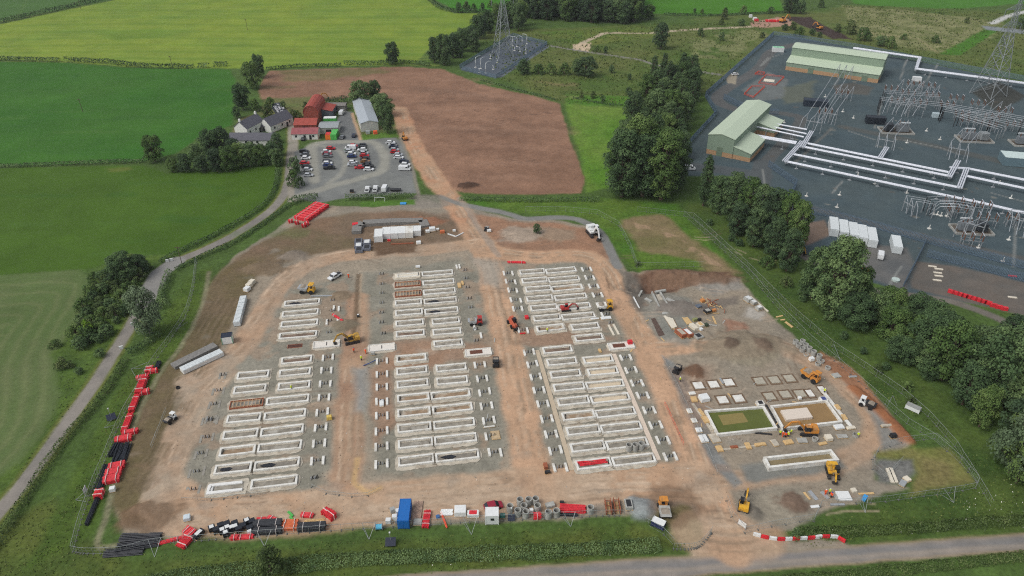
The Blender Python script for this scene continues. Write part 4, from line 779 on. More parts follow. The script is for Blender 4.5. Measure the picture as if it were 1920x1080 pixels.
padat(padA, C4, 1345, 118, 1720, 82, 'white slab with brown recess beside the central haul road'); padat(padA, C7, 1205, 95, 1560, 70, 'white slab with dark brown recess and a red box on it')
r_ = thing('open_pit', 'small rectangular dark brown pit beside the white slab, left blocks', 'pit', P(553, 649), HEAD); b = MB(); b.frame(0, 0, -.02, 4.2, 1.7, .12, .12); b.build('pit_edge', RUST, r_); b = MB(); b.box(0, 0, -.02, 3.9, 1.4, .05); b.build('pit_floor', M('pit_soil', (84, 54, 46), .95, var=.2), r_)
b = MB(); b.box(0, 0, 0, 1.3, 1.1, .9); b.box(0, 0, .9, 1.34, 1.14, .08); o = b.build('equipment_box', RED, None, P(*C7(1515, 95), .4), HEAD, bevel=.03); tag(o, 'bright red box standing on the white slab with the dark recess', 'box')
# plinth pairs and the duct stubs between them
def mk_pl(lng, m, h):
    def f(): b = MB(); b.box(0, 0, -.1, .62, lng, h+.1); o = b.build('concrete_plinth', m, None, bevel=.03); tag(o, 'p', 'plinth'); return o
    return f
plA, plB = Proto(mk_pl(2.7, CONC, .42)), Proto(mk_pl(2.9, WETC, .08)); plC = Proto(mk_pl(5.5, CREAM, .2))
def mk_dc():
    r = thing('duct_cluster', 'd', 'cable duct')
    for k in range(4): b = MB(); b.cyl((0, 0, -.1), (.05*rng.uniform(-1, 1), .05, .75+.2*(k % 2)), .11, n=6); b.build('duct', DK if k % 2 else DUCT, r, (-.66+.44*k, .1*(k % 2), 0))
    return r
dc = Proto(mk_dc)
def pairs(blk, side, k, lst, flush=False, posts=True, start=0):
    for i, q in enumerate(lst):
        kk = k[i] if isinstance(k, list) else k
        pr = plB if flush else plA; cs = []
        for j in range(0, len(q), 2):
            p = P(*kk(q[j], q[j+1]), 0 if flush else .42); p.z = 0; cs.append(p)
            pr(p, HEAD, f'{"flush grey" if flush else "raised pale"} plinth, {"left" if j == 0 and len(q) > 2 else "right" if j else "single"} of {ORD[i+start]} pair from rear, {side} side, {blk}', 'plinths beside the '+blk)
        if posts:
            m = (cs[0]+cs[1])/2 if len(cs) > 1 else cs[0]+ex*1.6
            dc(m, HEAD, f'upright duct stubs, {ORD[i+start]} row from rear, {side} side, {blk}', 'duct stubs beside the '+blk)
pairs('front middle block', 'left', [C4]*4+[C5]*4, [(190, 262, 322, 250), (188, 437, 325, 425), (188, 605, 322, 595), (183, 797, 325, 792), (175, 60, 315, 55), (170, 262, 315, 247), (168, 462, 315, 445), (168, 688, 315, 668)])
pairs('front middle block', 'right', [C4]*4+[C5]*3, [(1497, 310, 1628, 300), (1530, 495, 1655, 485), (1560, 685, 1692, 655), (1580, 860, 1722, 845), (1555, 130, 1690, 110), (1585, 325), (1628, 530, 1775, 530)])
pairs('front left block', 'right', [C9]*6+[C10]*2, [(1107, 345, 1197, 335), (1092, 460, 1183, 457), (1080, 585, 1175, 580), (1070, 710, 1162, 705), (1050, 850, 1150, 835), (1035, 990, 1135, 975), (1215, 350, 1320, 340), (1198, 510, 1305, 500)])
pairs('front left block', 'left', [C1]*4+[C10]*5, [(340, 400, 420, 395), (235, 640, 395, 620), (180, 840, 330, 825), (130, 1060, 270, 1050), (195, 150, 330, 140), (180, 310, 290, 290), (130, 460, 232, 440), (75, 630, 208, 605), (50, 795, 165, 775)], flush=True)
pairs('rear right block', 'left', C6, [(95, 200, 195, 200), (120, 295, 230, 305), (150, 400, 248, 405), (178, 515, 295, 525), (207, 625, 310, 620), (268, 880, 375, 880)])
pairs('rear right block', 'right', C6, [(1030, 155, 1130, 150), (1070, 252, 1165, 255), (1115, 355, 1215, 355), (1160, 460, 1262, 457), (1212, 580,), (1265, 695,)])
pairs('front right block', 'left', [C7]*5+[C8]*4, [(160, 210, 280, 195), (205, 365, 320, 345), (247, 525, 365, 510), (285, 695, 410, 685), (335, 870, 460, 860), (215, 210, 330, 200), (262, 385, 380, 375), (308, 570, 430, 550), (355, 755, 490, 750)])
pairs('front right block', 'right', [C7]*4+[C8]*4, [(1405, 275, 1525, 270), (1470, 435, 1592, 425), (1545, 600, 1675, 595), (1620, 760, 1745, 755), (1370, 110, 1480, 105), (1440, 280, 1555, 270), (1520, 445, 1640, 445), (1605, 635, 1720, 625)])
pairs('small rear left block', 'right', K(320, 360, 4.153), [(1270, 900, 1308, 905), (1215, 1010, 1300, 1000)], posts=False)
pairs('rear middle block', 'right', C3, [(1190, 65, 1225, 58), (1415, 830, 1497, 930)], posts=False)
for i, (a, b_) in enumerate([(240, 170), (245, 295), (245, 410), (245, 535), (240, 660), (240, 785), (262, 925)]): dc(P(*C3(a, b_)), HEAD, f'upright duct stubs, {ORD[i]} row from rear, left side of the rear middle block', 'duct stubs beside the rear middle block')
for i, (a, b_) in enumerate([(1295, 120), (1310, 225), (1325, 340), (1350, 480), (1370, 595), (1430, 870), (1440, 1015)]): dc(P(*C3(a, b_)), HEAD, f'upright duct stubs, {ORD[i]} row from rear, right side of the rear middle block', 'duct stubs beside the rear middle block')
for i, (x, y) in enumerate([(624, 565), (624, 584), (618, 603), (617, 625)]): dc(P(x, y), HEAD, f'upright duct stubs, {ORD[i]} row from rear, beside the small rear left block', 'duct stubs beside the small rear left block')
for i, (a, b_) in enumerate([(1220, 680), (250, 745)]): dc(P(*K(340, 760, 4.909)(a, b_)) if i == 0 else P(*C2(1540, 745)), HEAD, ['row of duct stubs behind the red cone near the service trench', 'frontmost row of dark duct stubs, right side of the front left block'][i])
dc(P(*C6(1370, 805)), HEAD, 'row of dark duct stubs behind the two long cream strips'); plC(P(*C6(1372, 885)), HEAD+R(2), 'long cream concrete strip, left of two in front of the rear right block', 'long cream strips'); plC(P(*C6(1430, 875)), HEAD+R(2), 'long cream concrete strip, right of two in front of the rear right block', 'long cream strips')
# long cable trenches with concrete covers
def strip(pts, wd, m, name, lb, cat, h=.12):
    q = [P(a, b_) for a, b_ in pts]; o = q[0].copy(); b = MB()
    for u, v in zip(q[:-1], q[1:]): b.bar(u-o+Vector((0, 0, h/2)), v-o+Vector((0, 0, h/2)), wd, h)
    return tag(b.build(name, m, None, o), lb, cat)
strip([(1007, 657), (1072.5, 882)], 1.15, M('trench_cover', (190, 174, 150), .9, var=.06), 'cable_trench', 'long tan concrete cable trench along the left of the front right block', 'cable trench')
strip([(1151, 664), (1235, 863)], 1.15, M('trench_cover_pale', (212, 196, 178), .9, var=.06), 'cable_trench', 'long pale pink cable trench along the right of the front right block', 'cable trench')
b = MB()
for k in range(7): b.tube([(-3.6+rng.uniform(-.5, .3), -.7+k*.22, .35+.12*(k % 3)), (0, -.75+k*.24+rng.uniform(-.2, .2), .4), (3.0+rng.uniform(-.4, .4), -.6+k*.2, .35+.1*(k % 2))], .12, 6)
tag(b.build('pipe_bundle', RED, None, P(*C8(795, 710), .0), HEAD), 'loose bundle of bright red pipes inside the front concrete ring', 'pipes')
# ---------------------------------------------------------------- people
SKIN = M('skin', (196, 150, 126), .6)
def mk_person(top, hat, leg):
    def f():
        r = thing('person', 'p', 'person')
        b = MB(); b.cyl((-.1, 0, .05), (-.09, 0, .85), .075, .1, 7); b.cyl((.1, .05, .05), (.09, 0, .85), .075, .1, 7); b.box(-.1, .05, 0, .11, .28, .09); b.box(.1, .1, 0, .11, .28, .09)
        b.cyl((0, 0, .82), (0, 0, 1.0), .17, .19, 8); b.cyl((0, 0, 1.0), (0, .02, 1.42), .19, .22, 8); b.cyl((0, .02, 1.42), (0, .02, 1.52), .2, .07, 8)
        for s in (-1, 1): b.cyl((.24*s, .02, 1.42), (.28*s, .06, 1.12), .065, .055, 6); b.cyl((.28*s, .06, 1.12), (.24*s, .26, .95), .055, .04, 6)
        b.cyl((0, .03, 1.5), (0, .03, 1.6), .06, .06, 7); b.cyl((0, .03, 1.56), (0, .04, 1.68), .085, .1, 8); b.cyl((0, .04, 1.68), (0, .04, 1.78), .1, .05, 8)
        b.build('body', SKIN, r)
        b = MB(); b.cyl((0, 0, .86), (0, .02, 1.43), .205, .235, 9); b.cyl((0, .02, 1.43), (0, .02, 1.52), .235, .1, 9)
        for s in (-1, 1): b.cyl((.25*s, .02, 1.44), (.29*s, .06, 1.1), .082, .07, 7); b.cyl((.29*s, .06, 1.1), (.25*s, .22, .98), .07, .06, 7)
        b.build('jacket', M('hi_vis_'+top, {'orange': (236, 92, 40), 'yellow': (206, 222, 60)}[top], .7), r)
        b = MB(); b.cyl((-.1, 0, .08), (-.09, 0, .88), .09, .12, 8); b.cyl((.1, .05, .08), (.09, 0, .88), .09, .12, 8); b.build('trousers', M('work_trousers_'+leg, {'orange': (214, 86, 44), 'dark': (44, 46, 54)}[leg], .8), r)
        b = MB(); b.cyl((0, .05, 1.67), (0, .05, 1.71), .15, .15, 9); b.cyl((0, .03, 1.71), (0, .03, 1.82), .12, .06, 9); b.build('helmet', M('helmet_'+hat, {'white': (230, 230, 228), 'blue': (40, 80, 170)}[hat], .4), r)
        return r
    return f
pp = [Proto(mk_person('orange', 'white', 'orange')), Proto(mk_person('yellow', 'white', 'dark')), Proto(mk_person('orange', 'blue', 'dark'))]
for i, (x, y, k, rz, lb) in enumerate([(654, 521, 0, 0, 'person in orange workwear standing right of the white pickup'), (686, 663, 0, 2, 'person in orange, right one of the group at the service trench'), (664, 661, 2, 1, 'person in orange jacket, left one of the group at the service trench'), (678, 676, 1, 0, 'person in yellow jacket standing on the service trench'),
        (547, 731, 1, 2, 'person in yellow jacket working inside a concrete ring of the left block'), (1026, 623, 1, 1, 'person in yellow jacket in front of a rear right ring'), (1462, 816, 1, 0, 'person in yellow jacket, leftmost of the group by the boom'), (1467, 819, 0, 1, 'person in orange, second from the left under the excavator boom'), (1472, 820, 2, 3, 'person in orange and dark trousers, middle of the group under the boom'), (1477, 819, 1, 2, 'person in yellow jacket, second from the right under the boom'), (1482, 814, 1, 4, 'person in yellow jacket, rightmost of the group by the boom'),
        (1547, 928, 0, 0, 'person in orange, left of three beside the timber stacks'), (1555, 926, 1, 1, 'person in yellow jacket, middle of three beside the timber stacks'), (1558, 933, 2, 2, 'person in orange jacket, right of three beside the timber stacks'), (1275, 716, 1, 1, 'person in yellow jacket on the grey strip of the east works'), (1545, 737, 1, 2, 'person in yellow jacket at the corner pad behind the basins'), (1608, 820, 1, 0, 'person in yellow jacket beside the concrete ring of the east works'), (617, 794, 1, 1, 'person beside the yellow dumper tank, left blocks'), (1520, 815, 2, 1, 'person in orange jacket beside the boom excavator tracks'), (1270, 603, 2, 1, 'person in orange jacket by the rear trench box')]):
    if i in (17, 18, 19): continue
    pp[k](P(x, y), rz, lb)
# ---------------------------------------------------------------- machines
def tracksmb(L_, w_, gap, h):
    out = []
    for s in (-1, 1):
        b = MB(); b.xprism([(-L_/2+.25, 0), (L_/2-.25, 0), (L_/2, .25), (L_/2, h-.2), (L_/2-.25, h), (-L_/2+.25, h), (-L_/2, h-.2), (-L_/2, .25)], s*gap/2-w_/2, s*gap/2+w_/2); out.append(b)
    return out
def mk_exc(bodym, s=1.0, reach=1.0, up=1.0, slew=0.0):
    def f():
        r = thing('excavator', 'e', 'excavator')
        for b in tracksmb(4.2*s, .6*s, 2.2*s, .9*s): b.build('track', DK, r)
        b = MB(); b.box(-.6*s, 0, 1.0*s, 3.4*s, 2.5*s, .5*s); b.box(-1.6*s, 0, 1.5*s, 1.5*s, 2.5*s, .75*s, 0, .9, .95); b.box(-.2*s, -.75*s, 1.5*s, 1.4*s, .95*s, .35*s); b.cyl((0, 0, .7*s), (0, 0, 1.0*s), .7*s, n=14)
        bo = b.build('body', bodym, r, None, slew, bevel=.05)
        b = MB(); b.box(.35*s, .72*s, 1.5*s, 1.5*s, .95*s, 1.35*s, 0, .8, .95); b.build('cab', GLS, r, None, slew, bevel=.04)
        b = MB(); b.box(.3*s, .72*s, 2.86*s, 1.3*s, 1.0*s, .08*s); b.build('cab_roof', bodym if bodym is not YEL else DK, r, None, slew)
        A, B_, C_, D_ = (.8*s, -.2*s, 1.6*s), (2.9*s*reach, -.2*s, 3.9*s*up), (4.6*s*reach, -.2*s, 3.6*s*up), (6.0*s*reach, -.2*s, 1.2*s)
        b = MB(); b.bar(A, B_, .38*s, .55*s); b.bar(B_, C_, .36*s, .45*s); b.build('boom', bodym if bodym is not RED else REDD, r, None, slew)
        b = MB(); b.bar(C_, D_, .3*s, .4*s); b.build('stick', bodym if bodym is not RED else REDD, r, None, slew)
        b = MB(); b.cyl((1.3*s, -.2*s, 1.3*s), (2.5*s*reach, -.2*s, 3.2*s*up), .1*s, n=6); b.cyl((3.2*s*reach, -.2*s, 4.0*s*up), (4.7*s*reach, -.2*s, 3.3*s*up), .09*s, n=6); b.build('hydraulic_ram', GALV, r, None, slew)
        b = MB(); x, z = D_[0], D_[2]; b.xprism([(x-.15*s, z+.1*s), (x+.25*s, z+.05*s), (x+.2*s, z-.5*s), (x-.35*s, z-.95*s), (x-.9*s, z-.8*s), (x-.6*s, z-.5*s)], -.75*s, .35*s); b.build('bucket', DK, r, None, slew)
        return r
    return f
def wheel(r, w_, parent, loc, name='wheel'):
    b = MB(); b.cyl((0, -w_/2, 0), (0, w_/2, 0), r, n=12); b.cyl((0, -w_/2-.01, 0), (0, w_/2+.01, 0), r*.5, n=8); return b.build(name, TYR, parent, loc)
def mk_dumper(bodym, skipm, s=1.0, skiprev=False):
    def f():
        r = thing('site_dumper', 'd', 'dumper')
        for x in (-1.3, 1.3):
            for y in (-.95, .95): wheel(.62*s, .5*s, r, (x*s, y*s, .62*s))
        b = MB(); b.box(-1.2*s, 0, .6*s, 1.9*s, 1.7*s, .85*s); b.box(0, 0, .6*s, 2.4*s, .7*s, .35*s); b.build('chassis', bodym, r, bevel=.06)
        b = MB(); b.xprism([(-.1*s, 1.0*s), (1.6*s, .9*s), (2.5*s, 1.75*s), (2.4*s, 1.85*s), (-.4*s, 1.9*s)], -1.1*s, 1.1*s); b.build('skip', skipm, r, bevel=.04)
        b = MB(); b.xprism([(.0, 1.8*s), (2.2*s, 1.75*s), (1.0*s, 2.15*s)], -.85*s, .85*s); b.build('skip_load', M('spoil', (150, 140, 126), .95, var=.2), r)
        b = MB()
        for y in (-.75, .75):
            for x in (-1.9, -.75): b.bar((x*s, y*s, 1.4*s), (x*s, y*s, 2.75*s), .1*s)
        b.box(-1.32*s, 0, 2.75*s, 1.4*s, 1.7*s, .12*s); b.build('canopy', bodym, r)
        b = MB(); b.box(-1.2*s, 0, 1.45*s, .6*s, .6*s, .3*s); b.box(-1.5*s, 0, 1.7*s, .15*s, .6*s, .6*s); b.build('driver_seat', DK, r)
        return r
    return f
def mk_tele(bodym):
    def f():
        r = thing('telehandler', 't', 'telehandler')
        for x in (-1.4, 1.4):
            for y in (-.95, .95): wheel(.6, .45, r, (x, y, .6))
        b = MB(); b.box(0, 0, .6, 4.4, 1.5, .7); b.box(-1.6, .6, 1.2, 1.4, .9, .8); b.build('body', bodym, r, bevel=.06)
        b = MB(); b.box(.1, .62, 1.2, 1.4, .95, 1.35, 0, .85, .95); b.build('cab', GLS, r, bevel=.04)
        b = MB(); b.bar((-1.9, -.3, 1.9), (2.6, -.3, 1.5), .35, .4); b.bar((2.6, -.3, 1.5), (3.3, -.3, .6), .3, .3); b.build('boom', bodym, r)
        b = MB(); b.box(3.4, -.3, .2, .1, 1.5, 1.1); b.box(3.9, -.7, .2, 1.0, .12, .08); b.box(3.9, .1, .2, 1.0, .12, .08); b.build('fork_carriage', DK, r)
        return r
    return f
def put(fn, px, py, rz, label, z=0): o = fn(); o.location = P(px, py, z) if z == 0 else P(px, py, 0); o.rotation_euler.z = rz; o['label'] = label; return o
A_ = lambda a, b_: math.atan2((P(*b_)-P(*a)).y, (P(*b_)-P(*a)).x)     # heading from one plan point to another
put(mk_exc(ORG, 1.0, .95, .9), 1513, 812, math.pi-.05, 'orange yellow tracked excavator reaching its boom left over the basin wall'); put(mk_exc(YEL, .95, .62, .75), 1560, 889, -math.pi/2-.15, 'yellow tracked excavator at the front corner of the long concrete tank')
put(mk_exc(YEL, .85, .8, 1.0), 1394, 952, 1.2, 'small yellow excavator beside the site entrance with raised boom'); put(mk_exc(M('machine_dull_yellow', (186, 146, 62), .55, var=.2, dirt=L(90, 80, 66)), 1.0, .85, .9), 660, 641, 3.5, 'yellow and dark excavator digging in the service trench between the left blocks')
put(mk_exc(M('machine_red', (176, 58, 54), .5, var=.15), .72, .9, .85), 1061, 582, HEAD, 'red tracked excavator standing among the rear right rings'); put(mk_exc(WHITE_P, 1.35, .75, .9), 1112, 440, -1.25, 'large white machine with black undercarriage on the grey track behind the right blocks')
put(mk_exc(ORG, 1.0), 596, 189, .4, 'orange excavator behind the round roofed red barn'); put(mk_exc(ORG, .8, .7), 759, 262, 2.0, 'orange digger on the dirt track beside the farm'); put(mk_exc(ORG, 1.3, 1, 1), 1468, 42, .6, 'orange excavator at the edge of the dark soil, far top right'); put(mk_exc(ORG, 1.1), 1535, 55, 2.0, 'second orange excavator on the dark soil, far top right')
put(mk_dumper(YEL, GALV, 1.15), 577, 548, math.pi-.1, 'yellow site dumper with grey skip behind the small left block'); put(mk_dumper(ORG, ORG, 1.15), 1519, 711, 2.25, 'orange site dumper parked above the corner pads in the east works')
put(mk_dumper(ORG, GREYC, 1.08), 1244, 962, -math.pi/2, 'orange loader with grey bucket facing the road near the entrance'); put(mk_dumper(M('machine_red', (176, 58, 54), .5, var=.15), GALV, .95), 892, 608, .1+math.pi, 'red site dumper with grey skip beside the central haul road')
put(mk_dumper(YEL, CONC, 1.1), 1134, 580, HEAD+math.pi, 'yellow dumper carrying pale concrete beside the rear right block'); put(mk_tele(M('machine_red_orange', (190, 98, 72), .5, var=.15)), 961, 610, -1.2, 'orange red telehandler left of the rear right block')
put(mk_dumper(DK, DK, .8), 930, 684, 1.6, 'dark small dumper behind the right plinths of the front middle block'); put(mk_dumper(WHITE_P, DK, .9), 1624, 762, -.7, 'small white roller at the grass edge right of the basins')
put(mk_exc(ORG, .8, .6, .8), 1622, 516, -1.6, 'small orange digger on the substation yard beside the broad tree'); put(mk_exc(YEL, .8, .6, .8), 1500, 473, -1.2, 'small yellow digger half hidden by trees at the substation cabins')
put(mk_dumper(DK, DK, .75), 1269, 697, 1.0, 'dark pump unit on the grey strip at the east works'); put(mk_dumper(DK, GALV, .6), 912, 432, 1.3, 'small grey machine beside the dirt track north of the blocks'); put(mk_dumper(DK, GALV, .6), 672, 598, 0, 'small dark machine right of the long red pipes') if False else None
# ---------------------------------------------------------------- road vehicles
PAINT = {'white': (226, 228, 228), 'silver': (176, 180, 184), 'grey': (112, 116, 120), 'black': (34, 35, 38), 'red': (190, 34, 40), 'dark red': (150, 36, 56), 'blue': (38, 58, 110), 'dark blue': (30, 38, 62), 'brown': (150, 108, 66)}
def paint_(c): return mat('car_paint_'+c.replace(' ', '_'), L(*PAINT[c]), .22, var=.03, spec=.6)
def mk_car(kind, c):
    def f():
        r = thing({'van': 'van', 'pickup': 'pickup_truck'}.get(kind, 'parked_car'), 'c', {'van': 'van', 'pickup': 'pickup'}.get(kind, 'car')); pm = paint_(c); b = MB()
        if kind == 'van':
            b.xprism([(-2.6, .35), (2.5, .35), (2.6, .95), (1.9, 1.3), (1.35, 2.05), (-2.55, 2.1), (-2.65, 1.0)], -.95, .95); b.build('body', pm, r, bevel=.05)
            g = MB(); g.xprism([(1.95, 1.32), (1.42, 2.0), (1.47, 2.02), (2.0, 1.34)], -.8, .8); g.xprism([(1.7, 1.3), (1.3, 1.85), (.5, 1.85), (.5, 1.3)], -.965, .965); g.build('windows', GLS, r); ax, tr = 1.65, .34
        elif kind == 'pickup':
            b.xprism([(-2.6, .4), (2.5, .4), (2.55, .95), (1.5, 1.1), (.95, 1.75), (-.55, 1.8), (-.75, 1.05), (-2.6, 1.05)], -.9, .9); b.build('body', pm, r, bevel=.05)
            g = MB(); g.xprism([(1.5, 1.13), (1.0, 1.72), (1.05, 1.75), (1.56, 1.15)], -.78, .78); g.xprism([(1.3, 1.12), (.88, 1.62), (-.45, 1.66), (-.6, 1.12)], -.915, .915); g.build('windows', GLS, r)
            g = MB(); g.box(-1.7, 0, 1.05, 1.6, 1.5, .03); g.build('load_bed', DK, r); ax, tr = 1.6, .38
        else:
            e = .25 if kind == 'estate' else 0
            b.xprism([(-2.1-e, .3), (2.05, .3), (2.12, .72), (1.15, .92), (.45, 1.43), (-1.25-e, 1.46), (-1.95-e, 1.02), (-2.12-e, .78)], -.88, .88); b.build('body', pm, r, bevel=.05)
            g = MB(); g.xprism([(1.18, .94), (.5, 1.42), (.55, 1.45), (1.25, .95)], -.74, .74); g.xprism([(.95, .95), (.42, 1.36), (-1.2-e, 1.38), (-1.72-e, 1.0)], -.895, .895); g.xprism([(-1.95-e, 1.05), (-1.32-e, 1.44), (-1.36-e, 1.47), (-2.0-e, 1.07)], -.72, .72); g.build('windows', GLS, r); ax, tr = 1.3, .31
        for x in (-ax, ax):
            for y in (-.8, .8): wheel(tr, .22, r, (x, y, tr))
        return r
    return f
_cp = {}
def car(px, py, rz, kind, c, label, group=None):
    k = (kind, c)
    if k not in _cp: _cp[k] = Proto(mk_car(kind, c))
    o = _cp[k](P(px, py), rz, label, group)
    if not group and 'group' in o: del o['group']
    return o
CP = K(400, 120, 4)
LOT = [('leftmost column of the car park', math.pi*.02, [(680, 662, 'car', 'black'), (684, 686, 'car', 'grey'), (695, 712, 'car', 'white'), (686, 750, 'car', 'red'), (700, 778, 'car', 'black'), (708, 800, 'car', 'white'), (714, 842, 'car', 'silver')]),
       ('second column of the car park', .06, [(882, 640, 'car', 'red'), (848, 664, 'car', 'white'), (855, 682, 'car', 'dark red'), (856, 698, 'car', 'grey'), (856, 738, 'car', 'black'), (858, 752, 'estate', 'white'), (860, 768, 'car', 'blue'), (872, 788, 'pickup', 'black')]),
       ('third column of the car park', .05, [(1052, 622, 'car', 'red'), (1030, 640, 'van', 'white'), (1022, 660, 'estate', 'silver'), (1036, 680, 'car', 'white'), (1040, 700, 'car', 'blue'), (1046, 745, 'car', 'white'), (1042, 762, 'estate', 'silver')]),
       ('fourth column of the car park', .03, [(1115, 618, 'car', 'black'), (1112, 634, 'estate', 'black'), (1116, 650, 'estate', 'white'), (1130, 676, 'car', 'silver'), (1134, 694, 'car', 'red'), (1136, 718, 'car', 'black'), (1140, 738, 'car', 'brown'), (1150, 758, 'car', 'black'), (1096, 784, 'car', 'red'), (1160, 778, 'pickup', 'black'), (1168, 798, 'estate', 'white')]),
       ('rightmost column of the car park', -.02, [(1330, 596, 'estate', 'white'), (1346, 614, 'car', 'silver'), (1352, 632, 'car', 'dark blue'), (1358, 650, 'car', 'silver'), (1362, 668, 'car', 'red'), (1386, 688, 'car', 'silver'), (1392, 708, 'estate', 'white'), (1430, 738, 'car', 'dark blue'), (1442, 762, 'estate', 'white'), (1436, 796, 'van', 'white')]),
       ('bottom row of the car park', math.pi/2, [(1158, 950, 'pickup', 'white'), (1218, 945, 'pickup', 'white'), (1287, 945, 'van', 'white')])]
for cn, rz, l in LOT:
    for i, (a, b_, k, c) in enumerate(l):
        nm = {'car': 'hatchback', 'estate': 'estate car', 'van': 'panel van', 'pickup': 'pickup truck'}[k]
        car(*CP(a, b_), rz+rng.uniform(-.06, .06)+(math.pi if rng.random() < .3 and cn[0] != 'b' else 0), k, c, f'{c} {nm}, {ORD[i]} from the {"left" if "bottom" in cn else "far end"} in the {cn}', 'cars in the car park')
car(664, 256, 1.6, 'car', 'dark blue', 'dark blue hatchback parked at the corner of the grey roofed shed'); car(642, 259, 1.5, 'car', 'grey', 'grey hatchback parked beside the green container'); car(641, 214, 1.5, 'van', 'white', 'white van parked under the farm lean-to'); car(570, 262, 1.5, 'car', 'black', 'black car parked in front of the pink roofed shed')
car(628, 521, -2.2, 'pickup', 'white', 'white pickup truck alone on the bare ground behind the left blocks'); car(925, 952, .3, 'car', 'dark red', 'dark red car parked behind the white welfare cabin'); put(mk_dumper(WHITE_P, DK, .75), 321, 790, -2.0, 'small white dumper at the left edge of the haul road')
car(1650, 482, 1.15, 'van', 'white', 'white van parked in front of the single substation cabin'); car(1378, 141, .15, 'car', 'white', 'white car on the substation road at the upper gate'); car(1292, 318, -.05, 'van', 'white', 'white van behind the trees at the substation entrance')
# ---------------------------------------------------------------- bundles, pallets, rings
def bundle(px, py, rz, L_, w_, h_, m, label, r=.12, name='pipe_bundle', cat='pipes', group=None, strap=True, z=0.0, fan=0.0):
    q = thing(name, label, cat, P(px, py, 0), rz, group); q.location.z = z+gzat(q.location.x, q.location.y)
    b = MB(); nx, nz = max(1, int(w_/(2*r))), max(1, int(h_/(1.8*r)))
    for i in range(nx):
        for k in range(nz):
            if 0 < i < nx-1 and k < nz-1 and not fan: continue
            e = rng.uniform(-.15, .15); y = (i-(nx-1)/2)*2*r+(r if k % 2 else 0); b.cyl((-L_/2+e, y*(1+fan)+rng.uniform(-fan, fan), r+k*1.8*r), (L_/2+e, y*(1-fan*.5)+rng.uniform(-fan, fan), r+k*1.8*r), r*.98, n=7)
    if not fan and nx > 2 and nz > 1: b.box(0, 0, .02, L_-.3, w_-2*r, h_-2*r)
    b.build('pipes', m, q)
    if strap:
        for x in ((-L_*.3, L_*.3) if L_ > 2 else (0,)): b = MB(); b.box(x, 0, 0, .09, w_+.04, h_+.04); b.build('strap', M('strap_white', (224, 214, 208), .6) if m is not GALV else DK, q)
    return q
def pallet(px, py, rz, sx, sy, h, m, label, top=None, group=None, name='wrapped_pallet', cat='pallet', z=0):
    q = thing(name, label, cat, P(px, py, 0), rz, group); q.location.z = gzat(q.location.x, q.location.y)+z
    b = MB()
    for x in (-sx*.4, 0, sx*.4): b.box(x, 0, 0, .1, sy, .1)
    b.box(0, 0, .1, sx, sy, .05); b.build('pallet_base', TIM, q)
    b = MB(); b.box(0, 0, .15, sx*.96, sy*.96, h, 0, .95, .95); b.build('load', m, q, bevel=.06)
    if top: b = MB(); b.box(0, 0, .15+h, sx*.6, sy*.7, .03); b.build('cover_sheet', top, q)
    return q
S1 = K(320, 360, 4.153)
for i in range(8):
    a, b_ = 1175-i*21.5, 100+i*15; d = A_(S1(a-65, b_-14), S1(a+65, b_+14)); bundle(*S1(a, b_+14), d, 6.4, 1.5, 1.5, RED, f'red pipe bundle in the big stack below the car park, {ORD[i]} from the rear', .16, group='red pipe stack below the car park')
for i, (a, b_) in enumerate([(935, 238), (985, 250), (1062, 258), (1038, 272)]): bundle(*S1(a, b_), .4, 1.6, 1.5, 1.4, REDD if i % 2 else RED, f'short red bundle in front of the big red stack, {ORD[i]} from the left', .16, group='short red bundles below the big stack')
S2 = K(120, 660, 3.375)
for i, (a, b_, t, L_, w_, h_) in enumerate([(540, 122, 1, 2.4, 1.8, 1.3), (568, 130, 0, 2.2, 1.2, 1.1), (500, 170, 0, 3.2, 1.4, 1.2), (493, 226, 1, 6.6, 2.0, 1.5), (515, 262, 0, 2.3, 1.7, 1.2), (446, 334, 1, 6.4, 1.6, 1.1), (402, 458, 1, 6.4, 1.6, 1.1), (422, 518, 0, 3.6, 1.4, 1.2), (380, 560, 0, 3.8, 2.0, 1.2), (337, 732, 0, 3.6, 2.0, 1.3), (318, 772, 0, 3.6, 1.9, 1.3), (305, 815, 0, 3.6, 2.3, 1.3), (226, 912, 1, 2.2, 2.0, 1.5)]):
    along = A_((263, 740), (240, 800)); q = S2(a, b_); bundle(*q, along if t else HEAD+.15, L_, w_, h_, RED, f'red pipe bundle lying along the left site fence, {ORD[i]} counted from the rear', .15, group='red bundles along the left fence')
for i, (a, b_, t, L_, w_, fan) in enumerate([(596, 88, 1, 3, 1.2, 0), (320, 610, 1, 6, 1.4, .25), (352, 645, 1, 6.5, 2.2, .4), (392, 640, 1, 6, 1.2, .3), (250, 800, 1, 8, 1.8, .2), (180, 1015, 1, 7.5, 1.0, .1)]):
    bundle(*S2(a, b_), A_((225, 830), (195, 905))+(.1*i-.2 if i in (1, 2, 3) else 0), L_, w_, .8, BLACKP, f'loose pile of black pipes along the left site fence, {ORD[i]} counted from the rear', .14, group='black pipes along the left fence', strap=False, fan=fan)
pallet(*S2(312, 880), .3, 1.3, 1.2, 1.0, WHITE_P, 'white wrapped pallet at the left fence below the red stacks'); pallet(*S2(783, 1062), .3, 1.5, 1.5, .9, M('pale_blue_wrap', (200, 212, 218), .4), 'round white wrapped item alone on the dirt at the front left')
S3 = K(120, 900, 5.333)
bundle(*S3(760, 630), .12, 8.5, 3.4, .8, BLACKP, 'big fan of black pipes at the front left fence corner', .13, strap=False, fan=.35); bundle(*S3(600, 735), .1, 8.0, 1.6, .5, BLACKP, 'black pipes spilling under the front left fence', .13, strap=False, fan=.2)
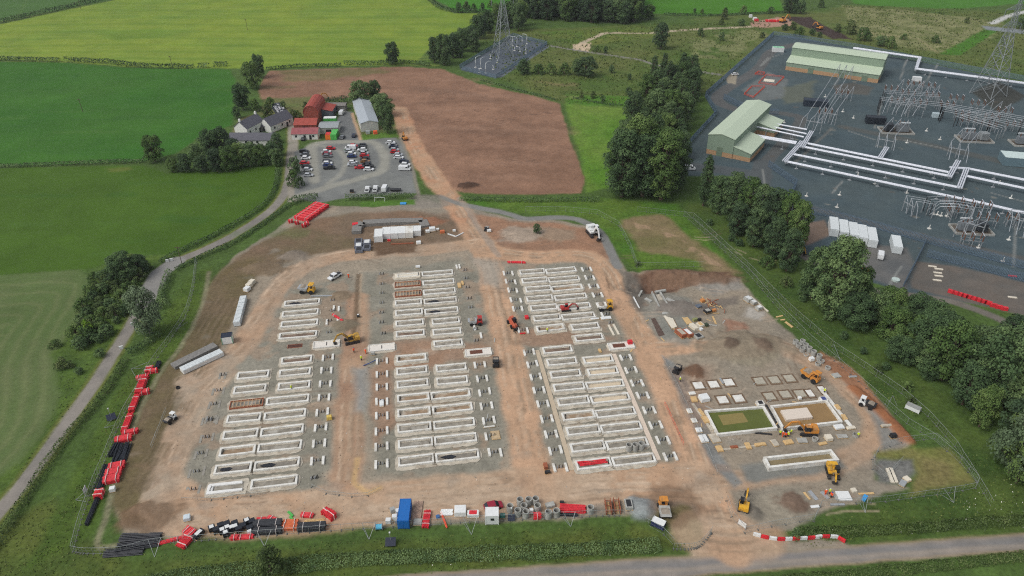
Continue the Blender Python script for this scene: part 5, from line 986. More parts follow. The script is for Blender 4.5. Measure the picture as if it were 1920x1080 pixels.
bundle(*S3(1045, 622), .35, 6.2, .8, .6, RED, 'long slanting red pipes beside the black pipe fan'); bundle(*S3(1220, 625), 1.2, 3.4, 2.2, 1.0, RED, 'red bundle with white straps, lower one beside the black fan', .15); bundle(*S3(1262, 545), -.5, 2.6, 1.8, 1.2, RED, 'red bundle with white straps, upper one beside the black fan', .15)
S4 = K(380, 930, 5.333); LAB = M('label_white', (216, 218, 216), .6)
for i, (a, b_, t) in enumerate([(100, 345, 1), (145, 365, 0), (190, 320, 0), (205, 370, 1), (250, 305, 0), (255, 345, 1), (240, 400, 1), (300, 345, 1), (330, 300, 0), (335, 335, 1), (370, 355, 0), (410, 325, 0), (450, 275, 1), (500, 280, 0), (480, 345, 0)]):
    pallet(*S4(a, b_), .5, 1.5, 1.3, 1.2, BLACKP, f'black wrapped drum pallet in the dark stack at the front fence, {ORD[i]} from the left', LAB if t else None, 'black pallets at the front fence')
pallet(*S3(1355, 560), 1.1, 2.6, 1.2, 1.0, BLACKP, 'black pallet with white tops standing right of the red bundles', LAB)
pallet(*S4(474, 375), .2, 1.0, 1.0, 1.0, WHITE_P, 'small white wrapped pallet among the black stock')
bundle(*S4(655, 300), .07, 6.2, 1.8, 1.3, BLACKP, 'rear bundle of black pipes with white straps, front fence', .12); bundle(*S4(655, 365), .07, 6.2, 1.6, 1.2, BLACKP, 'front bundle of black pipes with white straps, front fence', .12); bundle(*S4(1095, 330), .07, 6.0, 1.8, 1.3, BLACKP, 'black pipe bundle with white straps right of the orange pipes', .12)
OR = M('orange_pipe', (206, 104, 58), .45); bundle(*S4(868, 325), .05, 3.6, 1.7, 1.0, OR, 'orange clay coloured pipe bundle, front one', .15); bundle(*S4(880, 275), .05, 3.2, 1.2, 1.0, OR, 'orange clay coloured pipe bundle, rear one', .15)
for i, (a, b_, L_, w_, h_, rz) in enumerate([(590, 245, 2.0, 1.0, .8, .1), (692, 240, 2.0, 1.4, .9, -.4), (1048, 200, 2.8, 1.4, .6, -.1), (1232, 175, 1.6, 1.3, 1.5, .9), (1288, 215, 1.7, 2.2, 1.6, .9), (320, 425, 1.6, 1.4, .8, .1), (430, 418, 3.4, 1.2, .6, .1)]):
    bundle(*S4(a, b_), rz, L_, w_, h_, RED, f'red plastic pipe pack among the front fence stock, {ORD[i]} listed from the black bundles outward' if False else ['small red pack behind the black bundles, left', 'small red pack behind the black bundles, right', 'low red pack on the dirt behind the black bundle', 'red stack near the haul road, rear one of two', 'red stack near the haul road, front one of two', 'red pack on the front fence line below the drums, left', 'red pack on the front fence line below the drums, right'][i], .14)
b = MB(); b.box(0, 0, .1, 1.9, .5, .25); b.box(1.2, -.5, .05, 1.4, .45, .25); tag(b.build('green_beam', M('bright_green', (84, 178, 84), .5), None, P(*S4(880, 185)), -.75, bevel=.02), 'bright green pair of beams lying on the dirt near the orange pipes', 'beam')
bundle(*S4(1120, 248), .1, 4.4, .9, .25, TIM, 'pale timber boards lying behind the right black bundle', .1, 'board_stack', 'boards', strap=False)
# cable reel
q = thing('cable_reel', 'small blue cable drum on the front fence line left of the blue container', 'cable drum', P(*S4(1765, 330)), .1); b = MB(); b.cyl((-.7, 0, .75), (.7, 0, .75), .6, n=14); b.build('cable', M('blue_cable', (92, 176, 206), .5), q)
for s in (-.7, .7): b = MB(); b.cyl((s-.05, 0, .75), (s+.05, 0, .75), .75, n=14); b.build('flange', M('drum_grey', (150, 160, 166), .6), q)
# containers and cabins
def container(px, py, rz, L_, w_, h_, m, label, ribs=True, z=0.0, roof=None, door=None, name='shipping_container', cat='container', group=None, win=None):
    q = thing(name, label, cat, P(px, py, 0), rz, group); q.location.z = gzat(q.location.x, q.location.y)+z
    b = MB(); b.box(0, 0, .12, L_, w_, h_-.12)
    if ribs:
        n = int(L_/.3)
        for i in range(n):
            x = -L_/2+.2+i*.3
            for s in (-1, 1): b.box(x, s*(w_/2+.02), .25, .14, .05, h_-.45)
    b.build('body', m, q)
    b = MB(); b.frame(0, 0, h_, L_+.04, w_+.04, .1, .1); b.box(0, 0, h_, L_-.1, w_-.1, .04); b.build('roof', roof or m, q)
    b = MB()
    for sx in (-1, 1):
        for sy in (-1, 1): b.box(sx*(L_/2-.05), sy*(w_/2-.05), 0, .2, .2, h_+.06)
    b.build('corner_post', door or m, q)
    b = MB(); b.box(-L_/2-.03, 0, .25, .05, w_-.3, h_-.45); b.box(-L_/2-.07, .05, .3, .04, .05, h_-.5); b.build('door', door or m, q)
    if win:
        b = MB(); b.box(win[0], -w_/2-.02, h_*.5, win[1], .05, h_*.25); b.build('window', GLS, q)
    return q
BLUE = M('container_blue', (34, 104, 178), .4, var=.06); S5 = K(680, 900, 5.647)
container(*S5(450, 400), math.pi/2+.02, 6.06, 2.44, 2.6, BLUE, 'bright blue shipping container at the front fence')
container(*S5(1370, 425), .02, 2.9, 2.5, 2.7, WHITE_P, 'white square welfare cabin at the front fence', False, win=(.1, .8), name='site_cabin', cat='cabin')
for i, (a, b_, c) in enumerate([(275, 455, WHITE_P), (342, 415, WHITE_P), (368, 450, GREYC), (380, 355, WHITE_P), (320, 340, GREYC)]): pallet(*S5(a, b_), .1*i, 1.2, 1.1, 1.1, c, ['white tank on dark pallet, leftmost beside the blue container', 'white wrapped pallet in the middle beside the blue container', 'grey wrapped pallet against the blue container', 'white sack pallet, nearest the blue container door', 'grey pallet behind the white ones by the blue container'][i])
bundle(*S5(585, 330), 1.57, 5.2, 2.0, .5, M('rebar_mesh', (172, 146, 128), .9, var=.3), 'stack of pinkish rusty mesh beside the blue container', .1, 'mesh_stack', 'steel mesh', strap=False); pallet(*S5(585, 455), 0, 2.0, 1.6, .5, GREYC, 'grey slab pallet in front of the rusty mesh stack')
bundle(*S5(678, 425), 1.55, 4.6, 1.6, .7, RED, 'upright lying red pipe bundle right of the rusty mesh', .12); bundle(*S5(860, 430), -1.2, 4.4, .35, .3, M('orange_stake', (226, 92, 60), .5), 'thin orange pole lying on the dirt behind the fence', .08, 'marker_pole', 'pole', strap=False)
pallet(*S5(797, 400), .3, .9, .9, .5, M('blue_tub', (70, 110, 160), .5), 'small blue tub beside the orange pole', name='tub', cat='tub')
for i in range(3): bundle(*S5(890, 325+i*22), .02, 2.7, .9, .35, WHITE_P, ['rear', 'middle', 'front'][i]+' layer of the white duct stack behind the front fence', .16, strap=False, z=.35*i*0, group='white duct stacks')
pallet(*S5(1035, 350), .03, 2.8, 2.4, 1.3, WHITE_P, 'large white tarpaulin covered stack behind the front fence'); pallet(*S5(1170, 375), .02, 2.8, 1.6, .9, WHITE_P, 'white stack with red netting beside the tarpaulin stack', RED)
pallet(*S5(1480, 395), 0, 1.2, .9, .8, M('teal_box', (58, 120, 112), .5), 'teal green bin between white cabin and solar panel', name='bin', cat='bin')
def solar(px, py, rz, label, sz=(1.6, 1.3)):
    q = thing('solar_panel', label, 'solar panel', P(px, py), rz); b = MB(); b.box(0, 0, .05, 1.2, 1.0, .3); b.cyl((0, .3, .3), (0, .3, 3.2), .05, n=6); b.build('stand', GALV, q)
    b = MB(); b.add([(-sz[0]/2, -sz[1]/2, .45), (sz[0]/2, -sz[1]/2, .45), (sz[0]/2, sz[1]/2, 1.2), (-sz[0]/2, sz[1]/2, 1.2), (-sz[0]/2, -sz[1]/2, .39), (sz[0]/2, -sz[1]/2, .39), (sz[0]/2, sz[1]/2, 1.14), (-sz[0]/2, sz[1]/2, 1.14)], [(0, 1, 2, 3), (7, 6, 5, 4), (0, 4, 5, 1), (1, 5, 6, 2), (2, 6, 7, 3), (3, 7, 4, 0)]); b.build('panel', M('solar_cells', (40, 46, 62), .25, var=.15, scale=6), q)
    b = MB(); b.box(0, .3, 3.2, .3, .25, .3); b.build('camera_head', WHITE_P, q); return q
solar(*S5(1575, 420), .03, 'dark solar panel beside the concrete rings at the front fence'); solar(*S5(298, 680), .05, 'dark solar panel standing on the grass below the blue container', (2.2, 1.7)); solar(210, 786, .6, 'dark solar panel on the grass outside the left fence', (2.2, 1.7))
def mk_cring(h, ro=.76): return lambda: tag(MB().ring(0, 0, 0, h, ro, ro-.15).build('concrete_pipe', GREYC, None, smooth=True), 'r', 'concrete pipe')
cr1, cr2 = Proto(mk_cring(1.9)), Proto(mk_cring(.75))
for i, (a, b_) in enumerate([(1560, 330), (1665, 262), (1757, 258), (1830, 252), (1707, 325), (1643, 375), (1728, 390), (1850, 325)]): p = P(*S5(a, b_)); cr1(p, 0, f'tall grey concrete pipe standing on end in the front fence cluster, {ORD[i]} of eight', 'upright concrete pipes at the front fence')
S6 = K(980, 900, 5.647)
for i, (a, b_) in enumerate([(270, 395), (355, 380), (715, 345)]): cr1(P(*S6(a, b_)), 0, ['left concrete pipe of the pair beside the red heap', 'right concrete pipe of the pair beside the red heap', 'single concrete pipe right of the long red heap'][i])
for i, (a, b_) in enumerate([(1192, 565), (1262, 560), (1330, 548)]): cr1(P(*C8(a, b_)), 0, f'concrete pipe standing among the front right block rings, {ORD[i]} from the left')
pallet(*S5(1787, 345), .1, .9, .9, 1.0, WHITE_P, 'white pallet in the middle of the concrete pipes'); bundle(*S5(1848, 400), .1, 1.6, 1.4, 1.1, RED, 'red pack in front of the concrete pipes', .15); pallet(*S6(290, 280), .3, 2.2, 1.4, .7, GREYC, 'grey panel stack behind the pair of concrete pipes'); pallet(*S6(415, 252), 0, 1.0, .8, .6, DK, 'dark box behind the long red heap')
bundle(*S6(530, 320), -.03, 5.6, 2.0, .9, RED, 'long heap of bright red pipes at the front fence', .11, strap=False, fan=.12); bundle(*S6(480, 372), -.1, 4.2, .9, .5, BLACKP, 'black pipes lying in front of the long red heap', .12, strap=False, fan=.2)
for i, (a, b_) in enumerate([(905, 300), (995, 295)]):
    q = thing('trench_box', ['rusty brown trench box, left of two by the grey gravel heap', 'rusty brown trench box, right of two by the grey gravel heap'][i], 'trench box', P(*S6(a, b_)), math.pi/2); b = MB(); b.box(0, .6, 0, 3.8, .12, 1.3); b.box(0, -.6, 0, 3.8, .12, 1.3); b.build('side_panel', RUST, q); b = MB()
    for x in (-1.5, 0, 1.5): b.cyl((x, -.6, .9), (x, .6, .9), .08, n=6)
    b.build('strut', RUST, q); b = MB(); b.box(0, 0, 0, 3.2, .7, .25); b.build('timber', TIM, q)
pallet(*S6(1115, 305), .05, 1.8, 2.8, .8, GREYC, 'grey trailer of equipment left of the gravel heap', DK); 
q = container(*S6(1432, 492), -.55, 2.8, 1.6, 1.5, M('navy', (44, 52, 92), .5), 'small white roofed trailer beside the loader at the entrance', False, roof=WHITE_P, name='trailer', cat='trailer')
# left stores
S7 = K(320, 600, 3.0)
def towers(pts, n, sx, sy, h, lb, grp, m=WHITE_P):
    a, b_ = P(*pts[0]), P(*pts[1]); d = math.atan2((b_-a).y, (b_-a).x)
    for i in range(n): 
        p = a+(b_-a)*((i+.5)/n); q = thing('white_unit', lb.format(ORD[i]), 'crate', (p.x, p.y, 0), d, grp); b = MB(); b.box(0, 0, .1, sx, sy, h); b.build('body', m, q, bevel=.04); b = MB(); b.box(0, 0, h+.1, sx*.9, sy*.94, .1); b.build('lid', M('crate_lid', (206, 212, 212), .5), q, bevel=.03)
        b = MB(); b.box(-sx*.3, 0, 0, .12, sy, .12); b.box(sx*.3, 0, 0, .12, sy, .12); b.build('skid', DK, q)
towers([(342, 699), (417, 664)], 12, 1.05, 2.4, 1.2, 'white crate in the long row at the left haul road, {} from the front end', 'white crates in the slanting row')
towers([(445, 612), (458, 562)], 7, 2.1, 2.0, 1.5, 'white wrapped crate in the upright row along the brown bank, {} from the front end', 'white crates along the brown bank', M('pale_wrap', (208, 216, 218), .4))
for i, (x, y) in enumerate([(464, 545), (468, 538), (473, 532)]): pallet(x, y, 1.2, 2.0, 1.8, 1.2, CREAM if i else WHITE_P, f'cream sack pallet at the bend of the brown bank, {ORD[i]} from the front', group='sack pallets at the bend')
b = MB(); a, c = P(325, 690), P(405, 650); b.bar(Vector((0, 0, .5)), c-a+Vector((0, 0, .5)), 2.6, .9); tag(b.build('stone_bank', M('crushed_stone', (128, 126, 122), .95, var=.25, scale=2, bump=.6), None, a), 'long low bank of grey stone behind the row of white crates', 'stone bank')
container(428, 641, .25, 3.0, 2.4, 2.5, WHITE_P, 'white kiosk with dark solar roof on the left haul road', False, roof=M('solar_cells', (40, 46, 62), .25), name='site_cabin', cat='cabin', door=M('kiosk_green', (120, 170, 140), .5))
bundle(633, 598, -.75, 5.2, .8, .7, RED, 'long red pipe bundle beside the small left block', .14); b = MB(); b.box(0, 0, 0, 7.5, .5, .4); tag(b.build('steel_beam', GALV, None, P(605, 556), HEAD-.12), 'long grey steel beam behind the small left block', 'beam'); bundle(968, 493, -.03, 6.2, .9, .7, RED, 'long red pipe bundle behind the rear right block', .14)
pallet(672, 595, .1, .9, .9, .9, DK, 'small black and white box right of the long red pipes', LAB); pallet(618, 786, .2, 1.4, 1.1, 1.0, M('bowser_yellow', (214, 186, 96), .5), 'small yellow bowser right of the front left block', name='bowser', cat='bowser')
tag(MB().ring(0, 0, 0, .5, .5, .4).build('black_hose_coil', BLACKP, None, P(334, 728)), 'coil of black hose at the left edge of the haul road', 'hose')
for i, (k, a, b_, sx, sy, h, m, lb) in enumerate([(C3, 700, 80, 1.6, 1.0, .6, WHITE_P, 'white wrapped pallet behind the rear middle block'), (C3, 1225, 310, 1.2, 3.0, .3, TIM, 'tan timber stack, left of two beside the rear middle block'), (C3, 1265, 280, .8, 2.4, .3, TIM, 'tan timber stack, right of two beside the rear middle block'), (C6, 1310, 745, 3.4, 1.4, .3, WHITE_P, 'white panel stack right of the rear right rings'), (C6, 1175, 755, 2.8, .7, .25, WHITE_P, 'white narrow panel in front of the sixth rear right ring'), (C6, 365, 745, 1.2, 1.4, .8, RED, 'red stack left of the rear right rings, beside the telehandler'), (C6, 318, 930, 1.8, .5, .3, RED, 'low red pack at the front of the rear right plinths'), (C4, 255, 835, 1.2, 2.6, .5, WHITE_P, 'bright white plinth cap left of the front middle block'), (C8, 258, 760, 1.0, 1.8, .8, RUST, 'small rusty cage beside the front left plinths of the right block'), (C8, 280, 825, 1.4, .8, .6, DK, 'dark crate beside the rusty cage'), (C5, 1630, 215, 3.0, .4, .3, CONC, 'loose white beam right of the front middle block'), (C5, 1710, 320, 2.2, 3.0, .1, M('sand_bed', (188, 166, 132), .9), 'flat tan sand bed right of the front middle block'), (C4, 140, 180, 1.1, .9, .8, GREYC, 'grey bin at the service trench'), (C7, 1640, 600, 1.0, .5, .4, WHITE_P, 'small white pack between right plinths'), (C7, 1130, 195, .8, 1.6, .3, TIM, 'small tan board beside the slab with the red box')]):
    pallet(*k(a, b_), HEAD, sx, sy, h, m, lb, name='material_stack', cat='stack')
b = MB(); b.tube([(0, 0, .2), (1.5, .6, .5), (3.2, 2.4, .3)], .14, 6); tag(b.build('suction_hose', M('blue_hose', (50, 74, 130), .5), None, P(*C4(10, 330))), 'blue hose lying across the service trench', 'hose')
# ---------------------------------------------------------------- east works
def wall(pts, t, z0, z1, name, m, parent, o):
    for u, v in zip(pts[:-1], pts[1:]):
        b = MB(); d = (v-u).normalized()*t*.5; b.bar(u-o-d*0+Vector((0, 0, (z0+z1)/2)), v-o+Vector((0, 0, (z0+z1)/2)), t, z1-z0); b.build(name, m, parent, bevel=.02)
def quadp(pts, z): return [Vector((q.x, q.y, 0)) for q in (P(*p, z) for p in pts)]
def inset(q, d):
    c = sum(q, Vector())/len(q); out = []
    for i in range(len(q)):
        a, b_ = (q[i]-q[i-1]).normalized(), (q[(i+1) % len(q)]-q[i]).normalized(); out.append(q[i]-a*d+b_*d)
    return out
WAT = {}
def water(name, c, r=.08):
    m = mat(name, L(*c), r, var=.06, scale=.4, spec=.5); return m
def basin(px4, h, wz, wm, t, label, name='water_basin', cat='basin'):
    q = quadp(px4, h); o = sum(q, Vector())/4; r = thing(name, label, cat, o)
    # level corners
    for i in range(4):
        u, v = q[i], q[(i+1) % 4]; d = (v-u).normalized(); n = Vector((-d.y, d.x, 0))
        if n.dot(o-u) < 0: n = -n
        s, e = u+d*(t if i % 2 else 0), v-d*(t if i % 2 else 0)
        b = MB(); b.bar(s-o+n*t/2+Vector((0, 0, h/2)), e-o+n*t/2+Vector((0, 0, h/2)), t, h); b.build('wall', CONC, r)
    w_ = [p+(o-p).normalized()*t*1.2-o for p in q]; b = MB(); b.prism([(p.x, p.y) for p in w_], 0, wz); b.build('water', wm, r); return r, o
WG = water('green_water', (92, 100, 44)); WB = water('brown_water', (146, 118, 78)); WT = water('dark_water', (136, 122, 92), .15)
bs, o = basin([C11(325, 515), C11(772, 482), C11(872, 650), C11(420, 700)], .9, .3, WG, .55, 'large shallow basin of green water with a sunken slab')
q = quadp([C11(425, 555), C11(610, 535), C11(652, 605), C11(465, 630)], .3); b = MB(); b.prism([(p.x-o.x, p.y-o.y) for p in q], .28, .33); b.build('sunken_slab', M('sunken_slab', (138, 124, 74), .3, var=.05), bs)
bs, o = basin([C11(815, 480), C11(1240, 434), C11(1362, 602), C11(912, 655)], .9, .25, WB, .55, 'basin of brown water holding a thick white slab')
q = quadp([C11(895, 515), C11(1092, 495), C11(1137, 568), C11(940, 588)], 1.0); o = sum(q, Vector())/4; b = MB(); b.prism([(p.x-o.x, p.y-o.y) for p in q], .2, 1.0); tag(b.build('concrete_slab', M('new_concrete', (216, 204, 190), .8, var=.03), None, o, bevel=.03), 'thick white concrete slab standing in the brown water', 'slab')
basin([C11(765, 865), C11(1275, 808), C11(1337, 888), C11(808, 948)], 1.3, .35, WT, .6, 'long raised concrete tank with brown water in front of the basins')
for i, (a, b_, lb) in enumerate([(738, 482, 'white block box on the wall between the two basins'), (1210, 452, 'white box with blue lid at the rear right basin corner')]):
    pallet(*C11(a, b_), HEAD, 2.0, 1.8, 1.0, CONC, lb, DK if i == 0 else M('blue_lid', (70, 80, 130), .5), name='valve_box', cat='box')
PADD = [(278, 333, 'front'), (392, 325, ''), (505, 310, ''), (737, 300, ''), (848, 292, ''), (962, 280, ''), (812, 415, ''), (930, 400, ''), (1042, 395, ''), (1115, 392, ''), (460, 440, ''), (580, 430, ''), (1205, 365, '')]
PL_ = ['left pad of the rear left trio in the east works', 'middle pad of the rear left trio in the east works', 'right pad of the rear left trio in the east works', 'left pad of the rear right trio, in a dug pit', 'middle pad of the rear right trio, in a dug pit', 'right pad of the rear right trio, in a dug pit', 'left pad of the row directly behind the brown basin', 'second pad of the row directly behind the brown basin', 'third pad of the row directly behind the brown basin', 'narrow fourth pad of the row directly behind the brown basin', 'left of two pads behind the green basin', 'right of two pads behind the green basin', 'pale pad at the far right corner behind the basins']
def mk_pad3(s, m):
    def f():
        r = thing('equipment_pad', 'p', 'concrete pad'); b = MB(); b.box(0, 0, 0, 2.5*s, 2.6, .22); b.build('slab', m, r, bevel=.02); b = MB(); b.frame(0, 0, 0, 3.5*s, 3.8, .12, .25); b.build('pit_edge', M('dug_edge', (112, 92, 74), .95, var=.2), r)
        b = MB(); b.box(0, 0, -.05, 3.2*s, 3.4, .08); b.build('pit_floor', M('pit_floor', (134, 116, 94), .95, var=.2), r); return r
    return f
pdw, pdg, pdn = Proto(mk_pad3(1, CONC)), Proto(mk_pad3(1, M('weathered_slab', (172, 166, 150), .9, var=.15))), Proto(mk_pad3(.6, CONC))
for i, (a, b_, _) in enumerate(PADD): (pdn if i in (9, 12) else pdw if i in (0, 1, 2, 10, 11) else pdg)(P(*C11(a, b_)), HEAD-.02, PL_[i], 'square pads of the east works')
for i, (a, b_, sx, sy, h, m, lb) in enumerate([(230, 395, 1.9, 1.2, .3, CONC, 'low white slab left of the rear pads'), (318, 440, 2.6, 2.4, 1.2, WHITE_P, 'white rounded kiosk beside the timber trench'), (210, 527, 1.4, 1.8, .3, CONC, 'pale stone slab, rear one of five along the grey strip'), (245, 598, 1.5, 1.7, .3, CONC, 'pale stone slab, second of five along the grey strip'), (280, 672, 1.6, 1.6, .4, WHITE_P, 'white sack, third of five along the grey strip'), (315, 737, 2.0, 2.6, .5, WHITE_P, 'large white sack, fourth of five along the grey strip'), (245, 440, 1.6, 2.0, .4, TIM, 'timber shutter left of the white kiosk'), (300, 540, .8, 3.0, .4, TIM, 'narrow timber shutter beside the green basin'), (330, 592, 1.4, 2.6, .4, TIM, 'tan timber frame beside the green basin'), (370, 655, 1.0, 2.0, .3, FOOT, 'grey frame beside the green basin corner'), (400, 730, 2.4, 3.2, .25, FOOT, 'pale rubble slab at the front left basin corner'), (435, 810, 1.6, 2.0, .3, TIM, 'tan board pile, left end of the row before the basin'), (545, 797, 2.0, .9, .3, RUST, 'brown board in the row before the basin'), (650, 788, 1.3, 2.2, .3, TIM, 'tan board pile in the middle of the row before the basin'), (742, 778, 3.0, 1.0, .3, TIM, 'tan board pile, right end of the row before the basin'), (850, 765, 1.6, 2.4, .2, FOOT, 'grey board in front of the workers'), (952, 760, 2.4, 1.5, .3, TIM, 'tan board pile in front of the orange yellow excavator'), (1055, 748, 2.6, 1.8, .3, GREYC, 'grey panel in front of the orange yellow excavator'), (1250, 735, 1.8, 1.8, .9, CREAM, 'cream square chamber beside the ring'), (1210, 770, 2.2, .9, .2, TIM, 'thin tan board in front of the cream chamber'), (1355, 718, 2.8, 1.4, .3, GREYC, 'grey slab left of the ring with the worker'), (1330, 650, 2.6, 1.6, .5, WHITE_P, 'white sheeted stack at the front right basin corner'), (1420, 655, 2.4, 1.0, .4, CREAM, 'cream beam at the end of the right hand strip'), (1320, 500, 1.2, 2.0, .4, TIM, 'rear timber shutter on the right hand strip'), (1370, 575, 1.2, 2.0, .4, TIM, 'front timber shutter on the right hand strip'), (1035, 435, .9, .9, .7, WHITE_P, 'small white box behind the brown basin'), (1122, 150, 1.4, 1.2, 1.0, WHITE_P, 'white bag pallet in front of the pipe cluster at the grass'), (1690, 640, 3.2, .8, .4, FOOT, 'grey stone beam at the red soil bank'), (1735, 720, 1.6, 1.2, 1.0, DK, 'dark pump at the end of the red soil bank'), (1435, 270, 2.4, .7, .3, GALV, 'metal frame lying on the grass edge'), (1310, 262, 2.4, 2.0, .3, GREYC, 'grey chamber cover at the grass edge'), (450, 305, .5, 2.4, .5, GALV, 'metal rail between rear pads')]):
    pallet(*C11(a, b_), HEAD+rng.uniform(-.15, .15), sx, sy, h, m, lb, name='material_stack', cat='stack')
strip([C11(1215, 385), C11(1290, 480), C11(1420, 640)], .9, CONC, 'ground_beam', 'long white concrete beam right of the brown basin', 'ground beam', .3); strip([C11(235, 470), C11(330, 600), C11(425, 755)], .7, FOOT, 'ground_beam', 'pale concrete beam left of the green basin', 'ground beam', .2); strip([C11(440, 815), C11(600, 795), C11(790, 775)], .6, FOOT, 'ground_beam', 'pale strip of concrete in the row before the basin', 'ground beam', .12)
strip([C11(785, 475), C11(885, 650)], .5, DK, 'gap_strip', 'dark strip filling the gap between the two basins', 'channel', .1); strip([C11(700, 688), C11(830, 700)], .5, DK, 'black_pipe', 'black pipe lying in front of the green basin', 'pipe', .2)  # first strip is a plain dark filling for the gap between the basin walls
for i, (a, b_, t) in enumerate([(1000, 32, 1), (1022, 58, 1), (1050, 88, 1), (1052, 30, 1), (1075, 58, 1), (1103, 82, 1), (1136, 110, 1), (1178, 140, 1), (1083, 112, 0), (1200, 158, 0), (1172, 178, 0), (1247, 208, 0)]): (cr1 if t else cr2)(P(*C11(a, b_)), 0, f'{"tall" if t else "low"} concrete pipe in the cluster along the right grass edge, {ORD[i]} from the rear', 'concrete pipes along the right grass edge')
cr2(P(*C11(1150, 742)), 0, 'low concrete ring alone in front of the excavator tracks'); cr2(P(*C11(1455, 712)), 0, 'low concrete ring with a worker beside it, front right of the basins')
C13 = K(1160, 480, 4.909)
for i, (a, b_, c, d, w_, m, h, lb) in enumerate([(305, 345, 372, 482, .45, GREYC, .8, 'left long precast beam at the rear store'), (380, 345, 458, 478, .45, GREYC, .8, 'right long precast beam at the rear store'), (335, 340, 432, 322, .8, GREYC, .6, 'white precast panel behind the two long beams'), (185, 375, 212, 325, .6, GREYC, .4, 'short grey beam left of the precast beams'), (135, 380, 190, 482, .35, WHITE_P, .3, 'white pipe curving at the haul road edge'), (560, 510, 655, 630, 1.8, TIM, .3, 'tan timber deck right of the cream slab'), (545, 500, 690, 455, 1.0, WHITE_P, .7, 'white wrapped pipe stack at the rear store'), (610, 520, 680, 505, .9, RUST, .3, 'rusty beam pair below the white pipe stack'), (865, 560, 895, 630, .5, TIM, .3, 'single tan plank standing out on red soil'), (790, 630, 905, 648, .5, GREYC, .3, 'grey beam lying beside the barrels'), (245, 395, 300, 425, 1.0, GREYC, .4, 'grey slab stack left of the precast beams'), (435, 400, 505, 430, 1.4, GREYC, .5, 'grey block stack right of the precast beams'), (1210, 375, 1375, 515, .45, CREAM, .3, 'cream timber line along the grass edge'), (1450, 565, 1510, 552, .5, TIM, .2, 'rear loose plank on the grass edge'), (1490, 592, 1530, 588, .5, TIM, .2, 'middle loose plank on the grass edge'), (1535, 610, 1600, 660, .7, TIM, .25, 'front loose plank on the grass edge')]):
    strip([C13(a, b_), C13(c, d)], w_, m, 'precast_beam' if m in (CONC, GREYC) else 'timber_deck' if m is TIM else 'store_strip', lb, 'beam' if m in (CONC, GREYC) else 'strip', h)
for i, (a, b_, sx, sy, h, m, tp, lb) in enumerate([(570, 735, 2.2, 4.0, 1.1, RUST, FOOT, 'rust red skip, left of two at the rear store'), (632, 735, 2.0, 3.8, 1.0, RUST, WHITE_P, 'rust red skip with white sheet, right of two at the rear store'), (688, 672, 1.6, 3.2, 1.0, CREAM, None, 'cream cabin box beside the two rust red skips'), (748, 648, 2.0, 2.2, .8, CREAM, TIM, 'cream crate beside the cream cabin box'), (755, 690, 1.1, 1.1, .7, WHITE_P, None, 'round white drum in front of the cream crate'), (700, 600, 1.6, 1.0, .8, M('olive', (136, 140, 92), .6), None, 'olive crate behind the cream cabin box'), (740, 600, 1.2, .8, .8, DK, None, 'dark crate behind the cream crate'), (805, 650, 1.0, 1.2, .9, M('dark_green', (62, 74, 58), .6), None, 'dark green drum at the rear store'), (730, 760, 2.6, 2.4, .7, GREYC, DK, 'grey open bin right of the rust red skips'), (770, 425, 1.4, 1.4, .8, M('rust_orange', (196, 132, 76), .7), None, 'rust orange box at the timber heap'), (875, 515, 1.4, 1.0, .7, M('rust_orange', (196, 132, 76), .7), None, 'rust orange tub right of the timber heap'), (815, 530, 2.4, 1.8, .7, DK, GREYC, 'dark tarpaulin bundle in front of the timber heap'), (730, 495, 1.8, 1.6, .6, M('slate_blue', (96, 104, 116), .6), None, 'slate blue bundle left of the timber heap'), (1190, 415, 2.2, 2.6, 1.2, GREYC, LAB, 'grey block stack, left of three on the grass edge'), (1240, 442, 1.8, 1.8, 1.0, GREYC, LAB, 'grey block stack, middle of three on the grass edge'), (1290, 492, 2.2, 1.6, 1.0, GREYC, WHITE_P, 'white block stack, right of three on the grass edge')]):
    pallet(*C13(a, b_), HEAD+.3, sx, sy, h, m, lb, tp, name='store_box', cat='box')
q = thing('timber_heap', 'untidy heap of loose timber offcuts at the rear store', 'timber heap', P(*C13(830, 470)))
for k in range(34): b = MB(); x, y, a, l_ = rng.gauss(0, 2.2), rng.gauss(0, 2.0), rng.uniform(0, 3.14), rng.uniform(.8, 2.4); b.box(0, 0, 0, l_, .18, .14); b.build('plank', TIM if k % 3 else RUST, q, (x, y, rng.uniform(.02, .5)), a)
for pts, m_, h_, nm_, lb, ct in (([(412, 556), (480, 545), (537, 655), (490, 672)], CREAM, .25, 'concrete_slab', 'long cream slab in the rear store', 'slab'), ([(297, 577), (333, 568), (425, 728), (370, 742)], M('trench_soil', (92, 76, 68), .95, var=.25), .05, 'trench_bed', 'long dark brown trench beside the cream slab', 'trench'), ([(405, 545), (487, 535), (552, 663), (490, 688)], M('slab_frame', (126, 108, 88), .9, var=.2), .1, 'slab_formwork', 'brown formwork edge under the cream slab', 'formwork'), ([(340, 358), (375, 350), (440, 462), (395, 470)], M('beam_bed', (176, 168, 154), .9, var=.15), .1, 'concrete_bed', 'pale bed between the two long precast beams', 'slab'), ([(385, 490), (470, 480), (490, 530), (400, 545)], GREYC, .35, 'block_stack', 'grey block stack below the precast beams', 'blocks')):
    q = [P(*C13(*p)) for p in pts]; o = q[0].copy(); b = MB(); b.prism([(p.x-o.x, p.y-o.y) for p in q], -.05, h_); tag(b.build(nm_, m_, None, o), lb, ct)
